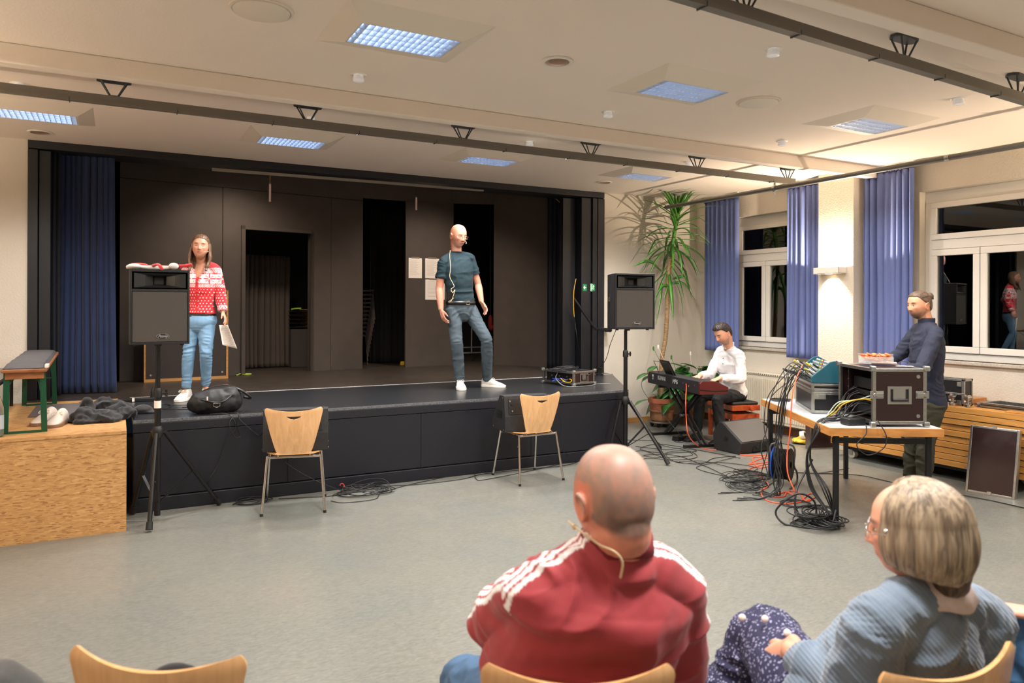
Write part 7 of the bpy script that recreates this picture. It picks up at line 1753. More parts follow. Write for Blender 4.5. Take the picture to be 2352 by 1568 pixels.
def eyes(par, cen, M, S, iris=(70, 50, 35)):
    for s_ in (-1, 1):
        c = Vector(cen) + M @ (Vector((s_ * 0.031, -0.0785, 0.004)) * S)
        g = MB(); g.add(*blob((0, 0, 0), (0.0105 * S, 0.0095 * S, 0.0042 * S), n=8, M=M)); e = g.build('eye', mat('eye_white', (186, 170, 160), rough=0.2), par, smooth=True, loc=c)
        g = MB(); g.add(*blob(M @ Vector((0, -0.0085 * S, 0)), (0.0050 * S, 0.0026 * S, 0.0042 * S), n=6, M=M)); g.build('iris', mat('iris_%d' % iris[0], iris, rough=0.1), e, smooth=True)
def rel(J, b): return {k: (v - b if isinstance(v, Vector) else v) for k, v in J.items()}
def body_mesh(J, o, vox=0.005):
    """continuous skin body; J in local coordinates"""
    g = MB(); W = o.get('w', 1.0); M = J['M']; S = o.get('hs', 1.0)
    head_mesh(g, J['head'], M, S, o)
    hip = (J['hipL'] + J['hipR']) / 2; sh = (J['sL'] + J['sR']) / 2; rh = (J['hipL'] - J['hipR']).normalized(); rs = (J['sL'] - J['sR']).normalized()
    hb = J['head'] + M @ (Vector((0, 0.030, -0.055)) * S)
    limb(g, [J['neck'] - (hb - J['neck']) * 0.5, J['neck'], J['neck'].lerp(hb, 0.5), hb, J['head'] + M @ Vector((0, 0.02, -0.01))], [o.get('nr', 0.058) * 1.02, o.get('nr', 0.058) * 1.03, o.get('nr', 0.058), o.get('nr', 0.058), 0.055], rs)
    up = sh - hip; k = o.get('in', 0.86)
    tor = o['torso']
    loft(g, [(hip + up * t_ + J.get('belly', Vector((0, 0, 0))) * o_, a * W * k, b * W * k, rh.lerp(rs, min(1, max(0, t_)))) for t_, a, b, o_ in tor], n=26)
    al, fa = o.get('arm', (0.050, 0.044, 0.040)), o.get('fore', (0.041, 0.030, 0.025))
    for s_ in 'LR':
        tr = o.get('trap', 0.05); limb(g, [J['neck'].lerp(sh, 0.35), J['neck'].lerp(J['s' + s_], 0.5) - ZV * 0.012, J['s' + s_] - ZV * 0.004], [tr * 0.9, tr * 0.86, al[0] * 0.82])
        limb(g, [J['s' + s_].lerp(sh, 0.3), J['s' + s_], J['s' + s_].lerp(J['e' + s_], 0.5), J['e' + s_]], [al[0] * 0.9, al[0], al[1], al[2]])
        limb(g, [J['e' + s_], J['e' + s_].lerp(J['w' + s_], 0.35), J['w' + s_]], [fa[0] * 0.97, fa[0], fa[1] * 0.9], round1=False)
        if J.get('t' + s_) is not None: hand(g, J['w' + s_], J['t' + s_], J['p' + s_], J['th' + s_], o.get('curl', 0.5), o.get('hand', 1.0), curls=J.get('curls' + s_))
        lr_ = o.get('leg', (0.082, 0.062, 0.050, 0.052, 0.038)); q = 0.88
        limb(g, [J['hip' + s_], J['hip' + s_].lerp(J['k' + s_], 0.5), J['k' + s_]], [lr_[0] * q, lr_[1] * q, lr_[2] * q])
        limb(g, [J['k' + s_], J['k' + s_].lerp(J['a' + s_], 0.35), J['a' + s_]], [lr_[2] * q * 0.95, lr_[3] * q, lr_[4] * q])
        if J.get('f' + s_) is not None: limb(g, [J['a' + s_] - ZV * 0.035, J['a' + s_] - ZV * 0.055 + J['f' + s_] * 0.07], [0.026, 0.018])
    return voxel(g, vox, 3)
MALE = [(-0.12, .13, .11, 0), (0.0, .165, .12, 0), (0.15, .158, .115, 0.3), (0.38, .145, .108, 0.5), (0.62, .162, .118, .3), (0.85, .172, .115, 0), (1.0, .165, .085, 0), (1.08, .12, .068, 0), (1.14, .072, .055, 0)]
FEMALE = [(-0.12, .13, .11, 0), (0.0, .165, .12, 0), (0.15, .150, .108, 0.2), (0.36, .118, .09, 0.2), (0.62, .142, .108, .3), (0.85, .150, .10, 0), (1.0, .142, .072, 0), (1.08, .10, .058, 0), (1.14, .06, .048, 0)]
def garment_top(J, o, t0, sleeve, off=0.008, vox=0.005, slim=1.0, sm_it=9, armr=None, top=1.12, extra=None):
    """shirt: torso from fraction t0 up, sleeves to fraction `sleeve` (0-1 upper arm, 1-2 forearm)"""
    g = MB(); W = o.get('w', 1.0); hip = (J['hipL'] + J['hipR']) / 2; sh = (J['sL'] + J['sR']) / 2; rh = (J['hipL'] - J['hipR']).normalized(); rs = (J['sL'] - J['sR']).normalized(); up = sh - hip
    tor = [q for q in o['torso'] if q[0] > t0 + 0.03 and q[0] <= top]
    lo = [q for q in o['torso'] if q[0] <= t0 + 0.03][-1]
    st = [(t0, lo[1] * 1.0, lo[2] * 1.0, lo[3])] + tor
    loft(g, [(hip + up * t_ + J.get('belly', Vector((0, 0, 0))) * o_, a * W * slim + off, b * W * slim + off, rh.lerp(rs, min(1, max(0, t_)))) for t_, a, b, o_ in st], n=30, round0=False)
    al, fa = armr or o.get('arm', (0.050, 0.044, 0.040)), o.get('fore', (0.041, 0.030, 0.025))
    for s_ in 'LR':
        s0, e, w_ = J['s' + s_], J['e' + s_], J['w' + s_]; u = min(1, sleeve)
        tr = o.get('trap', 0.05); limb(g, [J['neck'].lerp(sh, 0.4), J['neck'].lerp(s0, 0.5) - ZV * 0.012, s0 - ZV * 0.002], [tr + off * 0.7, tr * 0.92 + off * 0.9, al[0] + off])
        a = s0.lerp(e, u); limb(g, [s0.lerp(sh, 0.45) - ZV * 0.01, s0 - ZV * 0.006, s0.lerp(e, u * 0.5), a], [al[0] + off * 0.5, al[0] + off * 0.9, al[1] + off * 1.2, (al[2] if sleeve >= 1 else al[1] * 0.98) + off * 1.7], round1=sleeve > 1)
        if sleeve > 1: q = e.lerp(w_, sleeve - 1); limb(g, [e, e.lerp(w_, 0.4 * (sleeve - 1)), q], [al[2] + off * 1.1, fa[0] + off * 1.2, fa[1] + off * 1.1], round1=False)
    if extra: extra(g)
    return voxel(g, vox, sm_it)
def garment_legs(J, o, t1=0.2, end=1.0, off=0.009, vox=0.005, loose=1.0):
    g = MB(); W = o.get('w', 1.0); hip = (J['hipL'] + J['hipR']) / 2; sh = (J['sL'] + J['sR']) / 2; rh = (J['hipL'] - J['hipR']).normalized(); up = (sh - hip)
    tor = [q for q in o['torso'] if q[0] < t1]
    st = [(hip + up * t_, a * W + off * 0.6, b * W + off * 0.6, rh) for t_, a, b, o_ in tor] + [(hip + up * t1, tor[-1][1] * W * 0.99 + off * .5, tor[-1][2] * W * 0.99 + off * .5, rh)]
    loft(g, st, n=28, round1=False)
    l = o.get('leg', (0.082, 0.062, 0.050, 0.052, 0.038))
    for s_ in 'LR':
        h, k, a = J['hip' + s_], J['k' + s_], J['a' + s_]
        limb(g, [h, h.lerp(k, 0.5), k], [l[0] * loose + off, l[1] * loose + off, l[2] * loose + off], k=6)
        limb(g, [k, k.lerp(a, 0.35), k.lerp(a, end)], [l[2] * loose + off, l[3] * loose + off, l[4] * loose + off * 1.3], round1=False, k=6)
    return voxel(g, vox, 4)
def head_shell(M, cen, S, fn, keep, disp=None, col=None, name='hair', m=None, par=None, nu=120, nv=90):
    """hair as a raised, closed patch over the skull. fn(d)->thickness, keep(p_local, d)->bool"""
    ds = np.array([(math.sin(PI * j / nv) * math.cos(2 * PI * i / nu), math.sin(PI * j / nv) * math.sin(2 * PI * i / nu), -math.cos(PI * j / nv)) for j in range(nv + 1) for i in range(nu)])
    ds = ds / (np.abs(ds) ** 2.4).sum(1, keepdims=True) ** (1 / 2.4); p = head_pts(ds, 1.0, {}); th = fn(p, ds); outer = p + ds * th[:, None]; inner = p - ds * 0.004
    if disp is not None: outer = disp(outer, ds)
    k = keep(p, ds); g = MB(); Mn = np.array(M); cn = np.array(cen)
    O = (outer * S) @ Mn.T + cn; I = (inner * S) @ Mn.T + cn; N = len(p); g.v = [tuple(q) for q in np.concatenate([O, I])]
    fk = {}
    for j in range(nv):
        for i in range(nu):
            q = (j * nu + i, j * nu + (i + 1) % nu, (j + 1) * nu + (i + 1) % nu, (j + 1) * nu + i)
            if k[list(q)].all(): fk[(i, j)] = q
    for (i, j), q in fk.items():
        g.f.append(q); g.m.append(0)
        for (a, b), nb in zip(((q[0], q[1]), (q[1], q[2]), (q[2], q[3]), (q[3], q[0])), ((i, j - 1), ((i + 1) % nu, j), (i, j + 1), ((i - 1) % nu, j))):
            if nb not in fk: g.f.append((a, a + N, b + N, b)); g.m.append(0)
    me = g.mesh(name); o = bpy.data.objects.new(name, me); COL.objects.link(o); me.materials.append(m); me.polygons.foreach_set('use_smooth', [True] * len(me.polygons)); o.parent = par
    bm = bmesh.new(); bm.from_mesh(me); bmesh.ops.delete(bm, geom=[v_ for v_ in bm.verts if not v_.link_faces], context='VERTS'); bmesh.ops.recalc_face_normals(bm, faces=bm.faces); bm.to_mesh(me); bm.free()
    return o
def hairmat(nm, c1, c2, sc=(60, 60, 5)):
    return wood(nm, c1, c2, rough=0.5, scale=sc, sc=2.5)
def glasses(par, cen, M, S, m, up=0.0, back=0.0, r=0.021, name='glasses'):
    g = MB()
    for s_ in (-1, 1):
        g.tube([M @ (Vector((s_ * (0.032 + r * math.cos(a)), -0.098 + back - 0.004 * abs(math.cos(a)), 0.0 + up + 0.75 * r * math.sin(a))) * S) + Vector(cen) for a in [k * PI / 10 for k in range(20)]], 0.0012 * S, 6, True)
        g.tube([M @ (Vector(q) * S) + Vector(cen) for q in ((s_ * 0.054, -0.096 + back, 0.004 + up), (s_ * 0.074, -0.085 + back, 0.004 + up), (s_ * 0.078, -0.02 + back, 0.006 + up * 0.6), (s_ * 0.079, 0.018, 0.004 + up * 0.3))], 0.0016 * S, 6)
    g.tube([M @ (Vector(q) * S) + Vector(cen) for q in ((-0.011, -0.102 + back, 0.004 + up), (0, -0.106 + back, 0.008 + up), (0.011, -0.102 + back, 0.004 + up))], 0.0014 * S, 6)
    o = g.build(name, m, par, smooth=True)
    return o
def boom(par, cen, M, S, s_, m):
    pts = [(s_ * 0.082, 0.02, 0.02), (s_ * 0.086, 0.03, -0.01), (s_ * 0.082, 0.01, -0.03), (s_ * 0.078, -0.02, -0.035), (s_ * 0.068, -0.06, -0.05), (s_ * 0.05, -0.088, -0.058)]
    g = MB(); g.tube([M @ (Vector(q) * S) + Vector(cen) for q in cr(pts, 4)], 0.0022 * S, 6); g.add(*blob(M @ (Vector(pts[-1]) * S) + Vector(cen), (0.006 * S,) * 3, n=6)); return g.build('headset_microphone', m, par, smooth=True)
m_beige = mat('beige_cord', (214, 190, 150), rough=0.5)
m_leather = mat('black_leather', (22, 21, 21), rough=0.4)
# ---- man in the teal shirt on the stage
def man_teal():
    base = Vector(((C(1057, 893, 7.94) + C(1140, 888, 8.17)) / 2)); base.z = SH
    f = vdir(0.50, -0.87); L = ZV.cross(f)
    J = rel(dict(head=C(1052, 542, 7.98), neck=C(1048, 579, 8.03), sR=C(1018, 602, 7.93), sL=C(1080, 594, 8.12), eR=C(1009, 662, 7.93), wR=C(1013, 712, 7.86), tR=C(1022, 745, 7.83),
        eL=C(1098, 654, 8.16), wL=C(1106, 694, 8.08), tL=C(1124, 724, 8.03), hipR=C(1041, 712, 7.98), hipL=C(1077, 712, 8.09), kR=C(1049, 786, 7.90), aR=C(1056, 872, 7.99), kL=C(1118, 780, 7.99), aL=C(1119, 869, 8.17)), base)
    J['M'] = orient(vdir(0.62, -0.78), R_(12), 0); J['pR'] = L * 1.0; J['thR'] = f; J['pL'] = -L; J['thL'] = f; J['fR'] = vdir(0.2, -1); J['fL'] = vdir(0.95, -0.35); J['belly'] = f * 0.02
    t = thing('person', 'person in dark teal T-shirt, grey-blue trousers and white sneakers standing on stage', 'person', base)
    o = dict(torso=MALE, w=0.98, hs=1.06, curl=0.55)
    bs = lin((196, 134, 110)); me = body_mesh(J, o)
    body = solid(me, 'body', m_skin, t, colf=lambda c, n: face_colours(c, J['head'], J['M'], 1.06, bs, lin((188, 110, 98)), lin((150, 110, 90)), scalp=None, stub=lin((190, 150, 135))))
    eyes(t, J['head'], J['M'], 1.06, (80, 90, 100))
    solid(garment_top(J, o, 0.13, 0.62, off=0.010), 't_shirt', mat('dark_teal_cotton', (12, 38, 46), rough=0.9), t, disp=wrinkle(0.0045, (9, 9, 22), 3, samp=0.003))
    g = MB(); g.lathe([(0.064, -0.010), (0.069, -0.003), (0.066, 0.005)], J['neck'] + Vector((0, 0, 0.0)), 24); g.build('neck_rib', mat('dark_teal_cotton'), t, smooth=True)
    solid(garment_legs(J, o, 0.16, 1.02, off=0.011), 'trousers', mat('slate_blue_chino', (66, 79, 88), rough=0.85, bump=0.0004, bs=200), t, disp=wrinkle(0.0036, (9, 9, 20), 7, samp=0.003))
    hip = (J['hipL'] + J['hipR']) / 2; up = ((J['sL'] + J['sR']) / 2 - hip); c = hip + up * 0.145; r = (J['hipL'] - J['hipR']).normalized(); ff = r.cross(ZV).normalized(); ff = ff if ff.dot(f) > 0 else -ff
    g = MB(); ring = [c + J['belly'] * 0.3 + r * (0.168 * math.cos(a)) + ff * (0.128 * math.sin(a)) for a in [k * PI / 20 for k in range(40)]]
    v = []
    for q in ring: v += [q - ZV * 0.018, q + ZV * 0.018]
    g.add(v, [(2 * k, 2 * ((k + 1) % 40), 2 * ((k + 1) % 40) + 1, 2 * k + 1) for k in range(40)]); bl = g.build('belt', m_leather, t, smooth=True, solid=0.006)
    q = c + ff * 0.135 + r * 0.015; g = MB(); X_ = r; 
    for a, b in (((-0.022, -0.017), (0.022, -0.017)), ((0.022, -0.017), (0.022, 0.017)), ((0.022, 0.017), (-0.022, 0.017)), ((-0.022, 0.017), (-0.022, -0.017))): g.bar(q + X_ * a[0] + ZV * a[1], q + X_ * b[0] + ZV * b[1], 0.005, 0.005)
    g.build('buckle', m_chrome, bl)
    s1 = mat('white_sneaker', (226, 222, 214), rough=0.55); s2 = mat('white_sole', (232, 228, 220), rough=0.5)
    for a_, d_ in (('aR', J['fR']), ('aL', J['fL'])):
        p = J[a_]; shoe(Vector((p.x, p.y, 0)) + Vector((d_.x, d_.y, 0)).normalized() * 0.01, math.atan2(-d_.x, d_.y), s1, s2, t, 0.285)
    gl = glasses(t, J['head'], J['M'], 1.06, m_chrome); boom(t, J['head'], J['M'], 1.06, 1, m_beige)
    # belt pack and cord
    q = C(1037, 678, 7.82) - base; g = MB(); g.box(q, (0.06, 0.04, 0.09), J['M'].to_3x3()); bp = g.build('belt_pack', m_blk, t, bevel=0.006)
    pts = [C(px, py, D) - base for px, py, D in ((1034, 575, 7.92), (1033, 590, 7.88), (1035, 615, 7.82), (1033, 635, 7.80), (1040, 650, 7.79), (1043, 658, 7.78), (1036, 664, 7.77), (1040, 672, 7.76), (1045, 665, 7.77), (1041, 680, 7.76), (1036, 692, 7.76), (1030, 693, 7.77), (1036, 689, 7.76), (1042, 684, 7.77))]
    g = MB(); g.tube(cr(pts, 5), 0.0028, 6); g.build('microphone_cord', m_beige, bp, smooth=True)
    q = C(1083, 597, 7.98) - base
man_teal()

# ---- woman in the red cardigan
def woman_red():
    D0 = 6.98; base = C(450, 912, D0); base.z = SH
    f = vdir(0.10, -1.0); L = ZV.cross(f)
    J = rel(dict(head=C(461, 568, 6.92), neck=C(463, 602, 6.98), sL=C(494, 618, 6.99), sR=C(432, 618, 6.99), eL=C(506, 672, 7.02), wL=C(512, 717, 6.95), tL=C(524, 748, 6.90), eR=C(412, 668, 7.08), wR=C(398, 636, 6.98), tR=C(378, 618, 6.93),
        hipL=C(474, 738, 6.99), hipR=C(444, 738, 6.99), kL=C(473, 812, 6.93), kR=C(433, 812, 6.93), aL=C(473, 882, 7.08), aR=C(428, 889, 6.96)), base)
    J['M'] = orient(vdir(0.28, -0.96), R_(-6), R_(4)); J['pL'] = -L; J['thL'] = f; J['pR'] = -ZV; J['thR'] = f; J['fR'] = vdir(-0.02, -1); J['fL'] = vdir(0.5, -0.85); J['cursL'] = None
    t = thing('person', 'person in a red and white patterned cardigan and light blue jeans singing on stage', 'person', base)
    o = dict(torso=FEMALE, w=0.94, hs=0.96, nr=0.047, arm=(0.043, 0.038, 0.034), fore=(0.036, 0.027, 0.022), leg=(0.080, 0.064, 0.046, 0.047, 0.030), hand=0.88, curl=0.45, open=0.6)
    bs = lin((200, 142, 114))
    solid(body_mesh(J, o, 0.0045), 'body', m_skin, t, colf=lambda c, n: face_colours(c, J['head'], J['M'], 0.96, bs, lin((170, 84, 80)), lin((92, 62, 44)), closed=True))
    red = np.array(lin((206, 36, 44))); wht = np.array(lin((236, 224, 222))); hip = (J['hipL'] + J['hipR']) / 2; sh = (J['sL'] + J['sR']) / 2; r = np.array((J['sL'] - J['sR']).normalized()); shn = np.array(sh); H = (sh - hip).length
    def knit(c, n):
        x = (c - shn) @ r; z = (c[:, 2] - shn[2]); col = np.tile(red, (len(c), 1))
        # arms follow their own axis
        def star(u, v, R0):
            a = np.arctan2(v, u); rr = np.hypot(u, v); return (rr < R0 * (0.62 + 0.38 * np.cos(8 * a))) & (rr > 0.004)
        yoke = (z > -0.175) & (z < 0.012); col[yoke] = wht
        for cx in (-0.105, -0.0, 0.105, 0.2, -0.2):
            for sgn_ in (1,):
                u = x - cx; v = z + 0.092; s_ = star(u, v, 0.048); col[s_ & yoke] = red; col[s_ & ((np.abs(np.abs(u) - np.abs(v)) < 0.0022))] = wht
        lat = yoke & ((z > -0.045) | (z < -0.14)); chk = (np.abs(((x * 55 + z * 40) % 1) - 0.5) < 0.17) ^ (np.abs(((x * 55 - z * 40) % 1) - 0.5) < 0.17); col[lat & chk] = red
        col[yoke & (np.abs(z + 0.138) < 0.003)] = red; col[yoke & (np.abs(z + 0.045) < 0.003)] = red
        low = (z < -0.19) & (z > -0.43); row = np.floor(z / 0.026); fx = ((x / 0.026 + 0.5 * (row % 2)) % 1) - 0.5; fz = ((z / 0.026) % 1) - 0.5; col[low & (fx ** 2 + fz ** 2 < 0.032)] = wht
        fr = (np.abs(x) < 0.012) & ((c - shn) @ np.array(f) > 0.03) & (z < -0.02); col[fr] = red
        w_ = np.array(J['wL']); cuff = np.linalg.norm(c - w_, axis=1) < 0.075; col[cuff & chk] = wht * 0.9
        return col
    m_knit = mat('norwegian_knit', (200, 40, 44), rough=0.95, attr=True, bump=0.0012, bs=260, sheen=0.2)
    def vneck(c, n):
        # open the V neck by pressing the front inwards there
        x = (c - shn) @ r; y = (c - shn) @ np.array(f); z = c[:, 2] - shn[2]; m = (y > 0.0) * np.clip((z + 0.135) / 0.10, 0, 1) * np.clip(1 - np.abs(x) / (0.008 + np.clip((z + 0.135), 0, 1) * 0.42), 0, 1) ** 0.5
        c = c - np.outer(m * 0.045, np.array(f)); return wrinkle(0.003, (9, 9, 24), 4, samp=0.003)(c, n)
    o2 = dict(o); solid(garment_top(J, o, 0.155, 1.93, off=0.011, vox=0.0042, top=1.09), 'cardigan', m_knit, t, disp=vneck, colf=knit)
    g = MB(); hipc = hip + (sh - hip) * 0.14; loft(g, [(hip + (sh - hip) * 0.08, 0.152, 0.112, Vector(r)), (hip + (sh - hip) * 0.2, 0.143, 0.105, Vector(r))], n=28, round0=False, round1=False)
    solid(voxel(g, 0.006, 2), 'black_top', m_leather, t)
    solid(garment_legs(J, o, 0.17, 1.02, off=0.006), 'jeans', mat('light_blue_denim', (120, 158, 190), rough=0.85, bump=0.0004, bs=300, var=0.12, vs_=9), t, disp=wrinkle(0.0038, (9, 9, 34), 11, samp=0.0015, mask=lambda c: 0.35 + 0.9 * np.exp(-((c[:, 2] - 0.46) / 0.08) ** 2) + 0.9 * np.exp(-((c[:, 2] - 0.15) / 0.07) ** 2)))
    for k in range(5):
        q = sh + f * (0.105 if k < 3 else 0.10) + ZV * (-0.12 - 0.062 * k); g = MB(); g.add(*blob(q, (0.006, 0.004, 0.006), n=5)); g.build('button', m_steel, t, smooth=True)
    s1 = mat('white_sneaker'); s2 = mat('white_sole')
    for a_, d_ in (('aR', J['fR']), ('aL', J['fL'])):
        p = J[a_]; shoe(Vector((p.x, p.y, 0)) + Vector((d_.x, d_.y, 0)).normalized() * 0.0, math.atan2(-d_.x, d_.y), s1, s2, t, 0.25)
    # hair
    mh = hairmat('long_brown_hair', (122, 88, 62), (62, 42, 30))
    strand = lambda o_, d_: o_ + d_ * (0.0006 * np.sin(60 * np.arctan2(d_[:, 0], d_[:, 2] + 1.2)))[:, None]
    head_shell(J['M'], J['head'], 0.96, lambda p, d: 0.004 + 0.008 * sm(p[:, 2] + p[:, 1], 0.0, 0.06), lambda p, d: (p[:, 2] + 0.75 * p[:, 1] > 0.012) | ((p[:, 2] + 0.35 * np.abs(p[:, 0]) > 0.092)), strand, name='hair', m=mh, par=t)
    M = J['M']; hc = J['head']; g = MB(); S = 0.96
    for k in range(30):
        a = -0.35 + (PI + 0.7) * k / 29; x, y = 0.082 * math.cos(a), 0.02 + 0.072 * math.sin(a)
        top = hc + M @ Vector((x * 0.86, y * 0.86, 0.045)); mid = hc + M @ Vector((x * 1.08, y * 1.05 - 0.01, -0.04)); low = hc + M @ Vector((x * 1.12, (y - 0.02) * 0.9, -0.12)); w_ = 1 if x > 0 else -1
        front = abs(x) > 0.052
        end = hc + Vector((0, 0, 0)) + M @ Vector((w_ * (0.062 + 0.02 * rnd.random()) if front else x * 0.9, (-0.055 if front else 0.075), -0.215 - 0.03 * rnd.random()))
        q = cr([top, mid, low, end], 5); g.tube([Vector(v_) for v_ in q], [0.013 + 0.003 * math.sin(i) if i < len(q) - 2 else 0.005 for i in range(len(q))], 7)
    solid(voxel(g, 0.004, 1), 'long_hair', mh, t, disp=wrinkle(0.0016, (70, 70, 8), 21))
    boom(t, hc, M, S, 1, m_beige)
    # sheets in her hand, a thing of its own
    pc = C(518, 772, 6.86)
    s_ = thing('song_sheets', 'curved printed sheets of paper held low in the hand of the singing woman', 'paper', pc)
    def sheetf(off, mt, nm, lines=False):
        g = MB()
        def fn(u, v):
            q = C(503 + 8 * (1 - v) + 20 * u + 12 * u * (1 - v) * 0.5 + 8 * (1 - v) * u, 746 + 46 * (1 - v) - 4 * u * (1 - v) * 0 + 9 * u * (1 - v) - 0 * u, 6.88 + 0.03 * math.sin(u * 2.4 + v) + off); return q - pc
        g.grid(fn, 10, 12); return g.build(nm, mt, s_, smooth=True, solid=0.0008)
    sheetf(0, m_paper, 'page'); sheetf(0.004, m_paper, 'back_page')
    g = MB()
    for k in range(11):
        v = 0.10 + 0.075 * k
        a = [C(503 + 8 * (1 - v) + 20 * u + 14 * u * (1 - v), 746 + 46 * (1 - v) + 9 * u * (1 - v), 6.875 + 0.03 * math.sin(u * 2.4 + v)) - pc for u in (0.15, 0.4, 0.65, 0.85)]; g.tube(a, 0.0016, 4)
    g.build('printed_lines', m_print, s_)
woman_red()

# ---- pianist
def pianist():
    base = Vector((6.55, 6.68, 0)); f = Vector((-1, -0.12, 0)).normalized(); L = ZV.cross(f)
    J = rel(dict(head=C(1661, 766, 8.70), neck=C(1673, 797, 8.82), sL=C(1698, 815, 8.70), sR=C(1656, 806, 9.05), eL=C(1703, 872, 8.68), wL=C(1651, 878, 8.46), tL=C(1620, 882, 8.36), eR=C(1630, 862, 8.98), wR=C(1607, 870, 8.75), tR=C(1574, 872, 8.66)), base)
    J.update(hipL=Vector((0.13, -0.10, 0.545)), hipR=Vector((0.15, 0.09, 0.545)), kL=Vector((-0.29, -0.16, 0.52)), kR=Vector((-0.28, 0.14, 0.52)), aL=Vector((-0.26, -0.21, 0.09)), aR=Vector((-0.36, 0.10, 0.09)))
    J['M'] = orient(vdir(-0.93, -0.40), R_(27), 0); J['pL'] = J['pR'] = -ZV; J['thL'] = -L; J['thR'] = L; J['fL'] = J['fR'] = f; J['belly'] = f * 0.05
    # keep the hands over the keys
    for s_, dd in (('L', 0.0), ('R', 0.0)):
        q = J['t' + s_]; q.z = KZ + 0.105; J['w' + s_].z = KZ + 0.155
    t = thing('person', 'person in a white shirt and black trousers seated playing the stage piano', 'person', base)
    o = dict(torso=MALE, w=1.02, hs=1.06, curl=0.5, hand=1.05); bs = lin((222, 166, 136))
    solid(body_mesh(J, o), 'body', m_skin, t, colf=lambda c, n: face_colours(c, J['head'], J['M'], 1.06, bs, lin((186, 112, 100)), lin((46, 34, 30)), stub=lin((120, 96, 84))))
    eyes(t, J['head'], J['M'], 1.06)
    solid(garment_top(J, o, 0.03, 1.9, off=0.013, slim=1.03), 'shirt', mat('white_shirt', (232, 228, 230), rough=0.8), t, disp=wrinkle(0.005, (9, 9, 17), 31, samp=0.004))
    g = MB(); n0 = J['neck'] + ZV * 0.03
    for s_ in (-1, 1): g.hexa([n0 + L * s_ * a + f * b + ZV * c for a, b, c in ((0.005, 0.075, -0.05), (0.05, 0.05, -0.03), (0.07, 0.0, -0.01), (0.055, 0.0, -0.01), (0.0, 0.075, -0.01), (0.045, 0.055, 0.02), (0.068, -0.01, 0.03), (0.06, -0.01, 0.03))])
    g.lathe([(0.066, -0.02), (0.068, 0.03), (0.062, 0.034)], n0, 24); g.build('collar', mat('white_shirt'), t, smooth='auto')
    sh = (J['sL'] + J['sR']) / 2; hip = (J['hipL'] + J['hipR']) / 2
    for k in range(6):
        q = sh.lerp(hip, 0.12 + 0.13 * k) + f * (0.135 + 0.02 * math.sin(k)); g = MB(); g.add(*blob(q, (0.006,) * 3, n=5)); g.build('button', m_rub, t, smooth=True)
    solid(garment_legs(J, o, 0.12, 0.97, off=0.012), 'trousers', mat('black_trousers', (18, 18, 20), rough=0.8), t, disp=wrinkle(0.004, (14, 14, 14), 33))
    for a_ in ('aL', 'aR'):
        p = J[a_]; shoe(Vector((p.x, p.y, 0)) + f * 0.0, math.atan2(-f.x, f.y), m_leather, m_rub, t, 0.29, laces=False)
    mh = hairmat('short_dark_hair', (52, 42, 38), (24, 18, 16), (50, 50, 50))
    head_shell(J['M'], J['head'], 1.06, lambda p, d: 0.007 + 0.012 * sm(p[:, 2], 0.03, 0.1) * (p[:, 1] < 0.02), lambda p, d: ((p[:, 2] + 1.3 * p[:, 1] > 0.016) & ((np.abs(p[:, 0]) < 0.062) | (p[:, 2] > 0.012) | (p[:, 1] > 0.03)) & (p[:, 2] > -0.065)) | (p[:, 2] > 0.074), lambda o_, d_: o_ + d_ * (0.004 * vnoise(d_ * 16, 4))[:, None], name='hair', m=mh, par=t)
pianist()

